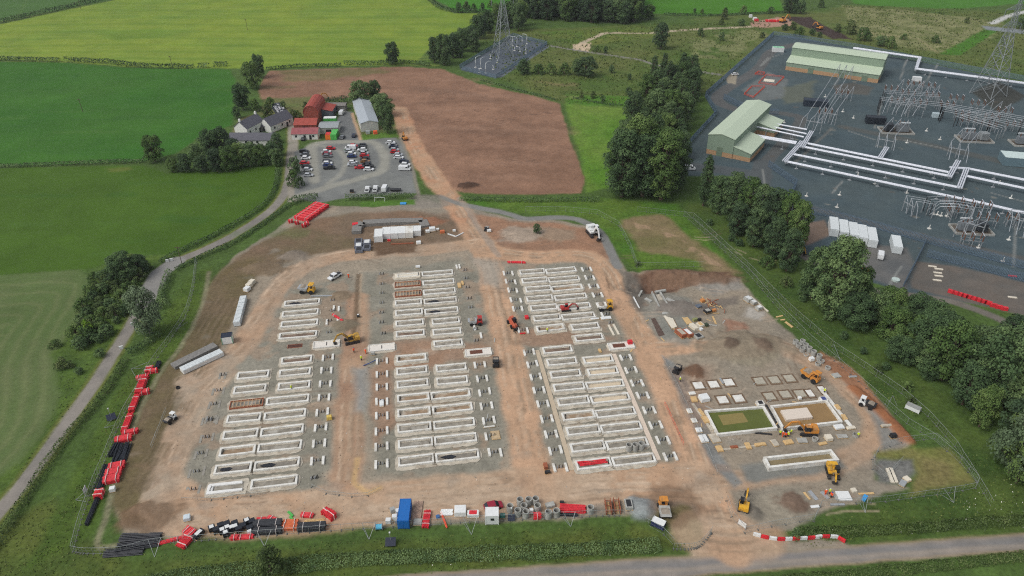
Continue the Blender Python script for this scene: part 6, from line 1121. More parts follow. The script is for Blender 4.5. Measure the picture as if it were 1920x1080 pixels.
for k in range(40):
    x, y = (rng.uniform(1300, 1560), rng.uniform(715, 840)) if k < 16 else (rng.uniform(1240, 1360), rng.uniform(550, 640)) if k < 30 else (rng.uniform(700, 1250), rng.uniform(560, 860)); b = MB(); b.box(0, 0, 0, rng.uniform(1.2, 3.2), rng.uniform(.15, .4), .12, rng.uniform(0, 3)); tag(b.build('loose_plank', TIM if k % 3 else GREYC, None, P(x, y)), 'loose board lying on the bare ground of the building site', 'board', 'loose boards on the site')
C14 = K(1280, 820, 4.153)
for i, (a, b_, c, d, w_, m, h, lb) in enumerate([(945, 430, 990, 488, .5, TIM, .2, 'tan timber pair on the ground left of the three workers'), (985, 420, 1045, 490, .9, GALV, .2, 'metal frame stack left of the three workers'), (1080, 425, 1135, 480, .8, GALV, .2, 'metal frame stack under the three workers'), (1165, 440, 1215, 495, .6, GREYC, .2, 'grey frame right of the three workers'), (1235, 425, 1270, 495, 3.0, WHITE_P, .3, 'white sheet stack right of the three workers'), (1320, 402, 1340, 430, 1.2, CREAM, .4, 'small cream block on the grass edge'), (1370, 443, 1488, 437, .5, TIM, .2, 'pale pole lying on the grass edge'), (1400, 470, 1430, 485, 1.8, M('blue_tarp', (66, 150, 210), .5), .5, 'bright blue tarpaulin at the fence corner'), (1150, 527, 1260, 525, .5, GALV, .25, 'metal rail lying along the inner fence'), (995, 548, 1060, 540, .7, WHITE_P, .3, 'white rail lying at the fence end')]):
    strip([C14(a, b_), C14(c, d)], w_, m, 'loose_stock', lb, 'stock', h)
strip([(1664, 880), (1674, 906)], .9, CREAM, 'log', 'left pale log on the gravel by the fence bend', 'log', .4); strip([(1669, 879), (1680, 906)], .9, CREAM, 'log', 'right pale log on the gravel by the fence bend', 'log', .4)
pallet(1700, 900, .4, 1.4, 1.6, .5, CREAM, 'small cream pallet beside the grey frames at the fence bend'); pallet(1692, 908, .8, 2.0, 1.4, .5, GALV, 'grey metal frames at the fence bend', name='frame_stack', cat='stack')
container(1711, 768, -.75, 3.4, 1.6, 1.2, WHITE_P, 'white water trailer alone on the grass between the fences', False, roof=M('grey_hatch', (150, 152, 148), .6), name='trailer', cat='trailer')
# red and white road barrier at the entrance
def mk_bar(m):
    def f(): b = MB(); b.xprism([(-.78, 0), (.78, 0), (.78, .25), (.74, .9), (-.74, .9), (-.78, .25)], -.2, .2); b.box(0, 0, .9, 1.3, .12, .12); return tag(b.build('road_barrier', m, None, bevel=.03), 'b', 'barrier')
    return f
BW, BR = Proto(mk_bar(WHITE_P)), Proto(mk_bar(RED))
bl = curve([C14(512, 752), C14(580, 770), C14(660, 790), C14(760, 802), C14(900, 797), C14(1000, 792), C14(1080, 782), C14(1190, 785), C14(1240, 808)], 20); bp = [P(*q) for q in bl]; acc = 0; i = 0
for u, v in zip(bp[:-1], bp[1:]):
    acc += (v-u).length
    if acc >= 1.65:
        acc -= 1.65; (BR if i % 2 else BW)(v, math.atan2((v-u).y, (v-u).x), f'{"red" if i % 2 else "white"} plastic road barrier at the entrance, {ORD[i//2]} {"red" if i % 2 else "white"} one from the left', 'red and white barriers at the entrance'); i += 1
# ---------------------------------------------------------------- fences
FEN = mat('fence_wire', L(158, 164, 162), .55, metal=.2)
def fence(pts, label, h=2.0, sp=.7, braces=(), wire=.012, name='mesh_fence', feet=True, m=FEN, smoothc=False):
    q = [P(*p) for p in (curve(pts, 5) if smoothc else pts)]; o = q[0].copy(); r = thing(name, label, 'fence', o); fr, me, ft = MB(), MB(), MB()
    seg = []
    for u, v in zip(q[:-1], q[1:]):
        n = max(1, round((v-u).length/3.5)); seg += [(u+(v-u)*(k/n), u+(v-u)*((k+1)/n)) for k in range(n)]
    for u, v in seg:
        w_ = Vector((rng.uniform(-.12, .12), rng.uniform(-.12, .12), 0)); a, c = u-o+w_*.5, v-o-w_*.5; Z = lambda z: Vector((0, 0, z))
        fr.bar(a+Z(.05), a+Z(h), .04); fr.bar(a+Z(h), c+Z(h), .05); fr.bar(a+Z(.15), c+Z(.15), .03)
        k = int((c-a).length/sp)
        for j in range(1, k): p = a+(c-a)*(j/k); me.bar(p+Z(.15), p+Z(h), wire)
        for z in (1.1,): me.bar(a+Z(z), c+Z(z), wire)
        if feet: ft.box(a.x, a.y, 0, .6, .2, .12, math.atan2((c-a).y, (c-a).x)+1.57)
    fr.build('frame', m, r); me.build('wire_mesh', m, r)
    if feet: ft.build('feet', M('fence_foot', (92, 92, 88), .9), r)
    for (bx, by, cx, cy, dx, dy) in braces:
        b = MB(); e, f_, g = P(bx, by)-o, P(cx, cy)-o, P(dx, dy)-o; b.bar(e+Vector((0, 0, h)), f_+Vector((0, 0, .1)), .06); b.bar(g+Vector((0, 0, h)), f_+Vector((0, 0, .1)), .06); b.bar(e+Vector((0, 0, .1)), f_+Vector((0, 0, .1)), .05); b.build('brace', m, r)
    return r
def tup(k, a, b_): return k(a, b_)
fence([(369, 490), (366, 514), (362, 545), (348, 592), (318, 640), (282, 690), (258, 735), (234, 775), (214, 820), (196, 865), (178, 905), (166, 938), (150, 985), (137, 1035)], 'long mesh fence along the left side of the site', smoothc=True, braces=[(345, 592, 352, 604, 358, 570)[:0] or (280, 690, 246, 692, 262, 724), (214, 798, 196, 802, 208, 812), (170, 928, 142, 938, 166, 952), (352, 604, 330, 618, 340, 625)])
fence([(137, 1035), (165, 1039), (230, 1036), (282, 1023), (320, 1018), (355, 1016), (420, 1011), (500, 1005), (600, 997), (700, 991), (790, 986), (880, 980), (960, 976), (1060, 971), (1130, 968), (1180, 968)], 'long mesh fence along the front of the site', smoothc=True, braces=[(282, 1023, 290, 1045, 306, 1020), (485, 1007, 496, 1025, 512, 1004), (681, 992, 692, 1012, 706, 990), (869, 981, 884, 1003, 896, 978), (1055, 971, 1070, 988, 1078, 971)])
fence([(1180, 968), (1215, 985), (1245, 1003), (1262, 1022)], 'short mesh fence left of the site entrance'); fence([(1262, 1030), (1296, 1030), (1312, 1024), (1330, 1005), (1334, 998)], 'curved mesh fence at the entrance corner by the road', smoothc=True)
fence([(1362, 940), (1372, 970), (1396, 1000), (1446, 988), (1525, 975)], 'mesh fence round the small excavator pound at the entrance'); fence([(1525, 978), (1538, 950), (1605, 945), (1660, 941), (1780, 925), (1828, 916), (1832, 905), (1800, 868), (1752, 826)], 'mesh fence along the front right grass field', braces=[(1765, 928, 1788, 943, 1786, 924), (1612, 944, 1622, 962, 1624, 942)])
fence([(1640, 858), (1646, 846), (1690, 830), (1752, 823), (1776, 842)], 'mesh fence at the bend beside the red soil bank'); fence([(1636, 862), (1636, 880), (1658, 900), (1690, 866)], 'short mesh fence around the grey gravel corner')
fence([(1282, 404), (1340, 455), (1402, 512), (1460, 580), (1520, 640), (1580, 690), (1640, 742), (1700, 795), (1752, 826)], 'long inner mesh fence along the right grass edge', braces=[(1560, 655, 1574, 672, 1572, 690), (1662, 765, 1674, 742, 1678, 772)])
fence([(1195, 396), (1300, 408), (1400, 500), (1480, 580), (1560, 650), (1620, 690), (1690, 738), (1740, 782), (1790, 838), (1830, 902), (1858, 950)], 'long outer mesh fence below the trees on the right'); fence([(985, 396), (1060, 396), (1120, 402), (1160, 424), (1182, 466), (1194, 502), (1318, 500)], 'mesh fence around the grass behind the right blocks', smoothc=False)
fence([(342, 939), (372, 940), (420, 936), (470, 930), (500, 926)], 'low grey barrier fence in front of the left block', 1.1, .3); fence([(584, 914), (612, 926), (660, 932), (690, 930), (712, 918)], 'low grey barrier fence at the end of the service trench', 1.1, .3)
fence([(1240, 670), (1268, 720), (1300, 790), (1330, 850), (1345, 890)], 'thin rope fence with white posts along the grey strip', .9, 3, feet=False); fence([(1246, 758), (1282, 836)], 'orange mesh barrier beside the right hand haul road', 1.0, .3, m=M('orange_net', (222, 92, 70), .6), feet=False, name='safety_barrier'); fence([(284, 840), (300, 800), (312, 770)], 'thin wire fence on the brown bank at the left', .9, 1.5, feet=False)
for (a, lb) in [((160, 930, 164, 920), 'white sign board on the left fence corner'), ((1383, 984, 1397, 994), 'white sign board at the entrance fence')]:
    u, v = P(a[0], a[1]), P(a[2], a[3]); b = MB(); b.bar(Vector((0, 0, 1.2)), v-u+Vector((0, 0, 1.2)), .06, 1.4); r = thing('sign_board', lb, 'sign', u); b.build('board', WHITE_P, r); b = MB(); b.bar((0, 0, 0), (0, 0, 1.6), .08); b.bar(v-u, v-u+Vector((0, 0, 1.6)), .08); b.build('post', GALV, r)
# top pit cabins
container(*K(640, 380, 4.909)(347, 330), HEAD-.05, 3.0, 6.0, 2.4, WHITE_P, 'white cabin at the left end of the row in the pit', False, name='site_cabin', cat='cabin')
for i, (a, b_) in enumerate([(418, 305), (487, 302), (557, 298), (627, 296), (698, 285)]): container(*K(640, 380, 4.909)(a, b_), HEAD-.08, 2.9, 5.4 if i < 4 else 4.2, 2.2, WHITE_P if i != 3 else CONC, f'white cabin unit in the row in the pit, {ORD[i+1]} from the left', False, name='site_cabin', cat='cabin', group='cabin row in the pit')
a = [P(*K(640, 380, 4.909)(u, v)) for u, v in ((140, 290), (150, 235), (200, 205), (460, 190), (750, 185), (775, 240))]; b = MB()
for u, v in zip(a[:-1], a[1:]): b.bar(u-a[0]+Vector((0, 0, .6)), v-a[0]+Vector((0, 0, .6)), 3.4, 1.4)
tag(b.build('stone_bank', M('crushed_stone', (128, 126, 122), .95, var=.25, scale=2, bump=.6), None, a[0]), 'curved bank of grey stone behind the cabin row in the pit', 'stone bank')
for i, (u, v) in enumerate([(160, 370), (160, 410), (165, 450), (238, 380), (238, 430)]): pallet(*K(640, 380, 4.909)(u, v), .1, 3.0, 3.4, 1.0, M('grey_blue_stock', (104, 108, 118), .6, var=.35, scale=3), f'grey bundle of fittings at the left of the pit, {ORD[i]} of five', LAB if i % 2 else DK, 'grey bundles left of the pit')
for i, (u, v, sx, m, lb) in enumerate([(795, 275, 1.6, WHITE_P, 'small white sack right of the pit cabins'), (838, 262, 2.4, WHITE_P, 'larger white sack right of the pit cabins'), (887, 258, 1.2, WHITE_P, 'lone white sack above the orange tub'), (930, 280, 1.8, M('orange_tub', (196, 110, 70), .6), 'orange tub beside the dirt track'), (440, 355, 1.2, RED, 'small red box in front of the pit cabins'), (712, 380, 1.8, WHITE_P, 'white tank at the right front of the pit'), (1040, 265, 1.2, WHITE_P, 'white box at the edge of the dirt track'), (1360, 270, 1.6, WHITE_P, 'white and orange box beside the small grey machine'), (130, 220, 2.4, RED, 'red sheeting at the left end of the stone bank')]): pallet(*K(640, 380, 4.909)(u, v), .2, sx, sx*.8, sx*.5, m, lb, name='store_box', cat='box')
strip([K(640, 380, 4.909)(980, 290), K(640, 380, 4.909)(1055, 315), K(640, 380, 4.909)(1125, 280)], .4, WHITE_P, 'white_pipe', 'bent white pipe beside the dirt track', 'pipe', .3); strip([K(640, 380, 4.909)(460, 385), K(640, 380, 4.909)(665, 375)], .5, RUST, 'timber_edge', 'long brown plank in front of the pit cabins', 'plank', .3)
# ---------------------------------------------------------------- farm
SLATE = M('slate_roof', (92, 92, 100), .7, var=.12, scale=1); WHT = M('render_white', (222, 222, 216), .8, var=.04); TINR = M('red_tin', (158, 72, 60), .65, var=.14, scale=.6); TINP = M('pink_tin', (150, 84, 86), .65, var=.14, scale=.6); GREYR = M('grey_sheet_roof', (168, 176, 182), .5, var=.06); BRK = M('brick_red', (140, 76, 62), .85, var=.15)
def house(px, py, rz, Ln, W, hw, hr, wm, rm, label, name='farmhouse', cat='house', chim=2, wins=3, door=True, doorm=None, curved=False, off=0, over=.25):
    r = thing(name, label, cat, P(px, py), rz); b = MB()
    if curved: prof = [(-W/2, 0)]+[(W/2*math.cos(math.pi*(1-k/8)), hw+(hr-hw)*math.sin(math.pi*k/8)) for k in range(9)]+[(W/2, 0)]
    else: prof = [(-W/2, 0), (-W/2, hw), (off, hr), (W/2, hw), (W/2, 0)]
    b.xprism(prof, -Ln/2, Ln/2); o = b.build('wall', wm, r, (0, 0, 0), -math.pi/2)
    b = MB(); top = prof[1:-1]; t = .14; ov = over
    for (x0, z0), (x1, z1) in zip(top[:-1], top[1:]):
        d = Vector((x1-x0, 0, z1-z0)); n = Vector((-d.z, 0, d.x)).normalized(); n = n if n.z > 0 else -n
        e = d.normalized()*ov; a0 = Vector((x0, 0, z0))+n*.012; a1 = Vector((x1, 0, z1))+n*.012
        if (x0, z0) == top[0]: a0 -= e
        if (x1, z1) == top[-1]: a1 += e
        p = [a0, a1, a1+n*t, a0+n*t]; b.xprism([(q.x, q.z) for q in p], -Ln/2-ov, Ln/2+ov)
    rf = b.build('roof', rm, r, None, -math.pi/2)
    for k in range(chim): b = MB(); x = (-1 if k == 0 else 1)*(Ln/2-.5); b.box(x, 0, hr-.6, .7, 1.0, 1.7); b.box(x, 0, hr+1.1, .3, .6, .3); b.build('chimney', WHT, rf, None, math.pi/2)
    for k in range(wins):
        x = -Ln/2+Ln*(k+.5)/wins
        for s in (-1, 1): b = MB(); b.box(x, s*(W/2+.02), hw*.42, 1.0, .06, 1.1); b.build('window', GLS, r)
    if door: b = MB(); b.box(0 if wins % 2 == 0 else Ln*.22, -W/2-.03, 0, 1.1 if wins else W*.3, .08, min(2.2, hw*.8)); b.build('door', doorm or DK, r)
    return r
house(470, 249, R(68), 12.5, 7.5, 4.6, 7.6, WHT, SLATE, 'white two storey farmhouse with slate roof and end chimneys'); house(520, 238, R(60), 15, 7.5, 3.4, 6.6, WHT, SLATE, 'white cottage with slate roof beside the tyre covered clamp', 'cottage', chim=0); house(499, 243, 0, 8, 5, 2.6, 4.4, M('grey_wall', (120, 118, 112), .8), SLATE, 'low grey outhouse between farmhouse and cottage', 'outhouse', chim=0, wins=2)
house(477, 268, 0, 21, 6.5, 2.6, 5.0, WHT, SLATE, 'long low white outbuilding with slate roof in front of the farmhouse', 'outbuilding', chim=0, wins=4)
house(592, 219, math.pi/2+.02, 18, 7.4, 5.2, 8.8, BRK, TINR, 'tall red barn with rounded roof', 'barn', 'barn', 0, 0, curved=True); house(616, 215, math.pi/2, 10, 6.5, 3.6, 4.6, M('slate_wall', (96, 104, 112), .7), TINR, 'red roofed lean-to on the right of the round roofed barn', 'lean_to', 'shed', 0, 0, off=-2); house(632, 206, 0, 10, 5, 3.0, 3.5, M('grey_wall', (120, 118, 112), .8), M('grey_tin', (126, 122, 116), .7, var=.15), 'small grey roofed shed behind the red lean-to', 'shed', 'shed', 0, 0)
house(577, 239, .03, 10.8, 9.5, 3.0, 4.8, BRK, TINR, 'red tin roofed shed in front of the round roofed barn', 'shed', 'shed', 0, 0); house(575, 256, .05, 12.2, 8, 2.8, 4.4, WHT, TINP, 'pinkish tin roofed white shed at the car park corner', 'shed', 'shed', 0, 3); house(619, 245, .06, 9, 8.5, 3.0, 3.8, M('pale_block', (186, 186, 178), .8, var=.1), M('weathered_grey_roof', (150, 156, 158), .6, var=.12), 'pale grey shed behind the bright green container', 'shed', 'shed', 0, 0)
container(620, 231, .05, 6.1, 3.0, 3.0, M('bright_green', (40, 178, 84), .5), 'white topped green container behind the pale grey shed', roof=WHITE_P); container(628, 258, math.pi/2+.05, 7.0, 2.8, 2.8, M('bright_green', (40, 178, 84), .5), 'bright green container end on at the car park corner'); container(617, 260, math.pi/2, 3.4, 2.4, 2.6, M('skip_orange', (232, 120, 40), .5), 'small orange and red bin beside the bright green container', roof=M('red_lid', (206, 50, 50), .5), name='waste_bin', cat='bin')
fl, fr_, bk = P(678, 249), P(711, 246), P(662, 200); d = (fr_-fl); ln = (bk-fl); rz = math.atan2(-ln.y, -ln.x); c = fl+d/2+ln/2
r = house(*(lambda q: (q[0], q[1]))(proj(c.x, c.y, 0)), rz, ln.length*.93, d.length, 4.2, 5.3, M('shed_wall', (196, 198, 192), .7), GREYR, 'large shed with pale grey corrugated roof beside the car park', 'shed', 'shed', 0, 0, off=0)
for i, (x, y) in enumerate([(690, 243), (704, 243)]): pallet(x, y+8, rz, 2.0, 2.0, 1.4, M('orange_crate', (226, 96, 52), .6) if i else GALV, ['silver tank at the front wall of the large grey shed', 'orange crate at the front wall of the large grey shed'][i], name='store_box', cat='box')
q = thing('silage_clamp', 'black sheeted clamp dotted with white tyres beside the cottage', 'silage clamp', P(525, 208), R(118)); b = MB(); b.xprism([(-3, 0), (-2.2, 1.3), (2.2, 1.3), (3, 0)], -10, 10); b.build('sheet', BLACKP, q, None, math.pi/2); b = MB()
for k in range(44): b.box(rng.uniform(-9.5, 9.5), rng.uniform(-2.1, 2.1), 1.3, .8, .8, .18, rng.uniform(0, 1))
o = b.build('tyres', M('pale_tyre', (206, 206, 210), .7), q); tag(o, kind='stuff')
q = thing('goal_frame', 'small white goal frame standing at the hedge below the car park', 'goal', P(712, 378)); b = MB(); b.bar((-2, 0, 0), (-2, 0, 1.9), .14); b.bar((2, 0, 0), (2, 0, 1.9), .14); b.bar((-2, 0, 1.9), (2, 0, 1.9), .14); b.bar((-2, 1.2, 0), (-2, 0, 1.9), .1); b.bar((2, 1.2, 0), (2, 0, 1.9), .1); b.build('frame', WHITE_P, q)
b = MB(); b.box(0, 0, 0, 2.4, 1.6, .3); tag(b.build('blue_sheet', M('blue_tarp', (66, 150, 210), .5), None, P(756, 382)), 'small blue sheet on the grass below the car park', 'sheet')
b = MB(); b.frame(0, 0, 0, 9, 3.2, .5, .3); q = thing('dark_trailer', 'flat dark trailer in the bottom row of the car park', 'trailer', P(742, 358)); b = MB(); b.box(0, 0, .5, 4.4, 1.8, .4); b.build('bed', DK, q); [wheel(.35, .25, q, (x, y, .35)) for x in (-.6, .6) for y in (-.85, .85)]
pallet(660, 361, 0, 1.6, 1.2, 1.2, DK, 'dark bin at the hedge below the car park', name='bin', cat='bin')
# field poles
def pole(px, py, yt, label, arm=True, r=.16):
    h = hgt(px, py, yt); q = thing('utility_pole', label, 'pole', P(px, py)); b = MB(); b.cyl((0, 0, -.3), (0, 0, h), r, r*.7, 7); b.build('mast', BARK, q)
    if arm: b = MB(); b.bar((-1, 0, h-.4), (1, 0, h-.4), .14); b.build('crossarm', BARK, q)
pole(155, 209, 185, 'wooden pole in the dark green field'); pole(323, 125, 105, 'wooden pole standing in the hedge of the yellow field'); pole(464, 56, 35, 'wooden pole standing in the yellow field'); pole(152, 18, -6, 'pale pole at the upper left hedge'); pole(341, 494, 462, 'wooden pole beside the lane bend', r=.12)
for i, (x, y) in enumerate([(314, 491), (322, 489), (249, 610), (228, 654)]): b = MB(); b.box(0, 0, 0, 1.0, .3, .9); b.box(0, 0, .9, 1.04, .34, .08); tag(b.build('verge_sign', WHITE_P, None, P(x, y), .4), ['left white marker board at the lane bend', 'right white marker board at the lane bend', 'white marker board on the verge beside the willow', 'white marker board on the verge at the hedge end'][i], 'sign')
# ---------------------------------------------------------------- pylons
STL = M('lattice_steel', (152, 158, 160), .5, metal=.3, var=.08)
def pylon(px, py, rz, base, H, label):
    r = thing('transmission_pylon', label, 'pylon', P(px, py), rz)
    def wd(t): return base*(1-t)**1.15*.86+base*.14*(1-t*.5) if t < .62 else None
    lv = [0, .13, .25, .36, .45, .53, .6, .67, .74, .81, .88, .94, 1.0]
    W = lambda t: base*max(.10, (1-t/.62)*.84+.16) if t < .62 else base*(.16-.10*(t-.62)/.38)
    C_ = [[Vector((sx*W(t)/2, sy*W(t)/2, t*H)) for sx, sy in ((-1, -1), (1, -1), (1, 1), (-1, 1))] for t in lv]
    b = MB()
    for i in range(4):
        for k in range(len(lv)-1): b.bar(C_[k][i], C_[k+1][i], .30 if k < 5 else .2)
    b.build('leg_frame', STL, r); b = MB()
    for k in range(len(lv)-1):
        for i in range(4):
            j = (i+1) % 4; w_ = .16 if k < 5 else .1
            b.bar(C_[k][i], C_[k+1][j], w_); b.bar(C_[k][j], C_[k+1][i], w_)
            if k: b.bar(C_[k][i], C_[k][j], w_)
    b.build('lattice', STL, r)
    for z, l_ in ((.62, 7.5), (.76, 9.5), (.90, 6.5)):
        for s in (-1, 1):
            b = MB(); t = z*H; w_ = W(z)/2; tip = Vector((s*l_, 0, t+.3))
            for y in (-1, 1): b.bar((s*w_, y*w_, t), tip, .14); b.bar((s*w_, y*w_, t+2.2), tip, .12); b.bar((s*(w_+l_)/2, y*w_*.5, t+.1), (s*w_, y*w_, t+2.2), .08)
            a = b.build('crossarm', STL, r); b = MB(); b.cyl(tip, tip+Vector((0, 0, -3.4)), .14, n=6); b.build('insulator', M('insulator_grey', (140, 148, 150), .4), a)
    return r
pylon(943, 105, R(25), 10.5, 56, 'tall steel lattice pylon in the small compound beside the wood'); pylon(1852, 178, R(25), 13, 60, 'tall steel lattice pylon in the substation at the right edge')
def arc_post(px, py, rz, label, h=5.0, reach=3.0):
    q = thing('cable_sealing_end', label, 'cable end', P(px, py), rz, 'cable ends of the small compound'); b = MB(); b.cyl((0, 0, 0), (0, 0, h*.45), .22, n=7); b.build('post', GALV, q); b = MB(); b.cyl((0, 0, h*.45), (0, 0, h*.8), .3, .2, n=8); b.build('insulator', M('insulator_white', (206, 208, 206), .4), q)
    b = MB(); b.tube([(0, 0, h*.8), (.15, 0, h*.93), (.6, 0, h*1.02), (reach*.6, 0, h*1.06), (reach, 0, h)], .14); b.build('busbar', M('aluminium', (206, 210, 212), .4, metal=.2), q); b = MB(); b.box(0, 0, 0, 1.2, 1.2, .2); b.build('footing', CONC, q)
C3b = K(760, 0, 4)
for i, (a, b_) in enumerate([(527, 505), (565, 515), (603, 548)]): arc_post(*C3b(a, b_), .9, f'curved cable end at the front of the left pylon compound, {ORD[i]} from the left', 6, 5)
for i, (a, b_) in enumerate([(806, 345), (838, 350), (876, 345), (912, 330)]): arc_post(*C3b(a, b_), 2.6, f'curved cable end at the back of the left pylon compound, {ORD[i]} from the left', 6, 4)
for i, (a, b_) in enumerate([(555, 545), (660, 520), (905, 370), (905, 400), (820, 380), (860, 385), (690, 470), (640, 440)]): arc_post(*C3b(a, b_), 2.6, f'low equipment post inside the left pylon compound, {ORD[i]} of eight', 2.4, .6)
# ---------------------------------------------------------------- substation
SAGE = M('sage_roof', (184, 198, 174), .5, var=.03); SAGW = M('sage_wall', (134, 152, 132), .6, var=.04); TANB = M('tan_brick', (176, 142, 108), .85, var=.12)
hw = 9.0; a, bk = P(1240+400/4.5, 160+415/4.5, hw), P(1240+722/4.5, 160+130/4.5, hw); n = bk-a; ln = n.length; n = n/ln; u = Vector((n.y, -n.x, 0)); W = (P(1240+620/4.5, 160+460/4.5, hw)-a).dot(u)
r = thing('switchgear_hall', 'sage green steel hall with lean-to and brick base, nearest the tall trees', 'building', (a.x, a.y, 0), math.atan2(u.y, u.x)); br = 2.2; hr = 10.3
b = MB(); b.box(W/2, ln/2, 0, W, ln, br); b.build('brick_base', TANB, r)
b = MB(); b.xprism([(-.03, br), (-.03, hw), (W/2, hr), (W+.03, hw), (W+.03, br)], -.03, ln+.03); b.build('wall', SAGW, r)
b = MB(); e = .3; b.xprism([(-e, hw-.02), (W/2, hr+.05), (W/2, hr+.25), (-e, hw+.2)], -e, ln+e); b.xprism([(W/2, hr+.05), (W+e, hw-.02), (W+e, hw+.2), (W/2, hr+.25)], -e, ln+e); b.build('roof', SAGE, r)
b = MB(); b.box(W*.5, -.06, 0, W*.22, .1, 4.2); b.build('roller_door', M('door_green', (112, 128, 108), .6), r)
for y0, y1, lw in ((.3, ln*.40, 8.0), (ln*.66, ln*.92, 8.5)):
    b = MB(); b.box(W+.04+lw/2, (y0+y1)/2, 0, lw, y1-y0, 2.0); b.build('lean_to_base', TANB, r); b = MB(); b.xprism([(W+.05, 2.0), (W+.05, 5.6), (W+lw, 3.8), (W+lw, 2.0)], y0, y1); b.build('lean_to_wall', SAGW, r); b = MB(); b.xprism([(W+.05, 5.65), (W+lw+.3, 3.8), (W+lw+.3, 4.02), (W+.05, 5.87)], y0-.3, y1+.3); b.build('lean_to_roof', SAGE, r)
a, c = P(1472, 131), P(1645, 156); d = c-a; W2 = d.length; r = thing('switchgear_hall', 'long sage green steel hall at the back of the substation', 'building', a, math.atan2(d.y, d.x))
b = MB(); b.box(W2/2, 5, 0, W2, 10, 2.2); b.build('brick_base', TANB, r); b = MB(); b.box(W2/2, 5, 2.2, W2-.1, 9.9, 2.4); b.build('lean_to_wall', SAGW, r); b = MB(); b.add([(-.3, -.3, 4.6), (W2+.3, -.3, 4.6), (W2+.3, 10, 6.4), (-.3, 10, 6.4), (-.3, -.3, 4.8), (W2+.3, -.3, 4.8), (W2+.3, 10, 6.6), (-.3, 10, 6.6)], [(0, 1, 2, 3), (7, 6, 5, 4), (0, 4, 5, 1), (1, 5, 6, 2), (2, 6, 7, 3), (3, 7, 4, 0)]); b.build('lean_to_roof', SAGE, r)
b = MB(); b.box(W2/2, 17, 0, W2+.2, 14, 11.2); b.build('wall', SAGW, r); b = MB(); b.add([(-.4, 9.6, 11.2), (W2+.4, 9.6, 11.2), (W2+.4, 17, 12.4), (-.4, 17, 12.4), (-.4, 24.4, 11.2), (W2+.4, 24.4, 11.2)], [(0, 1, 2, 3), (3, 2, 5, 4), (0, 3, 4), (1, 5, 2)]); b.build('roof', SAGE, r)
for x in (.28, .62, .86): b = MB(); b.box(W2*x, -.06, 0, 3.2, .1, 3.2); b.build('door', M('door_green', (112, 128, 108), .6), r)
DU = M('duct_silver', (208, 212, 219), .4, metal=.1, var=.07)
def duct(pts, n, label, z=2.4, r_=.42, gap=1.15, sup=11, zz=None):
    q = [P(*p, z if zz is None else zz[i]) for i, p in enumerate(pts)]; o = Vector((q[0].x, q[0].y, 0)); r = thing('busbar_duct', label, 'busbar duct', o); st = []
    for k in range(n):
        off = (k-(n-1)/2)*gap; ln_ = []
        for i, p in enumerate(q):
            d = (q[min(i+1, len(q)-1)]-q[max(i-1, 0)]); d.z = 0; d.normalize(); nn = Vector((-d.y, d.x, 0)); ln_.append(p-o+nn*off)
        b = MB(); b.tube(ln_, r_, 10); b.build('duct', DU, r, smooth=True)
    for u, v in zip(q[:-1], q[1:]):
        k = max(1, int((v-u).length/sup))
        for j in range(k):
            p = u+(v-u)*((j+.5)/k)-o; b = MB(); b.box(p.x, p.y, 0, 1.3, 1.0, .25); b.bar((p.x, p.y, .2), (p.x, p.y, p.z-.4), .25); d = (v-u).normalized(); nn = Vector((-d.y, d.x, 0))*gap*n*.5; b.bar(Vector((p.x, p.y, p.z-.5))-nn, Vector((p.x, p.y, p.z-.5))+nn, .2); b.build('support', GALV, r)
duct([(1424, 227), (1513, 243)], 1, 'uppermost of three white ducts leaving the sage green hall', 4.0); duct([(1420, 232), (1512, 251)], 1, 'middle of three white ducts leaving the sage green hall', 4.0); duct([(1415, 237), (1507, 257)], 1, 'lowest of three white ducts leaving the sage green hall', 4.0); duct([(1400, 252), (1493, 268)], 3, 'wide triple white duct leaving the sage green hall', 4.2, gap=1.2)
duct([(1522, 246), (1504, 276)], 3, 'triple duct crossing at the upper manifold', 2.8, .3, .8, 9); duct([(1504, 265), (1471, 302)], 3, 'triple duct crossing at the lower manifold', 2.8, .3, .8, 9)
duct([(1510, 268), (1778, 323)], 2, 'first of four long white duct runs across the yard, farthest', gap=1.0, r_=.36); duct([(1505, 275), (1784, 331)], 2, 'second of four long white duct runs across the yard', gap=1.0, r_=.36); duct([(1487, 289), (1800, 352)], 2, 'third of four long white duct runs across the yard', gap=1.0, r_=.36); duct([(1471, 302), (1847, 382), (1920, 399), (2120, 444)], 2, 'nearest of four long white duct runs across the yard', gap=1.0, r_=.36)
duct([(1780, 331), (1797, 301)], 3, 'triple cross duct at the end of the second long run', 2.8, .3, .8, 9); duct([(1799, 352), (1813, 315)], 3, 'triple cross duct at the end of the third long run', 2.8, .3, .8, 9); duct([(1781, 314), (1815, 316), (1920, 337), (2120, 376)], 2, 'upper white duct run leaving at the right edge', gap=1.0, r_=.36); duct([(1812, 330), (1920, 353), (2120, 396)], 2, 'lower white duct run leaving at the right edge', gap=1.0, r_=.36); duct([(1663, 276), (1650, 296)], 3, 'short triple duct joining the first long run', 2.8, .3, .8, 8)
duct([(1600, 90), (1725, 108), (1718, 129), (1920, 156), (2120, 184)], 2, 'stepped white twin duct behind the long sage green hall', 3.0, .55, 1.6)
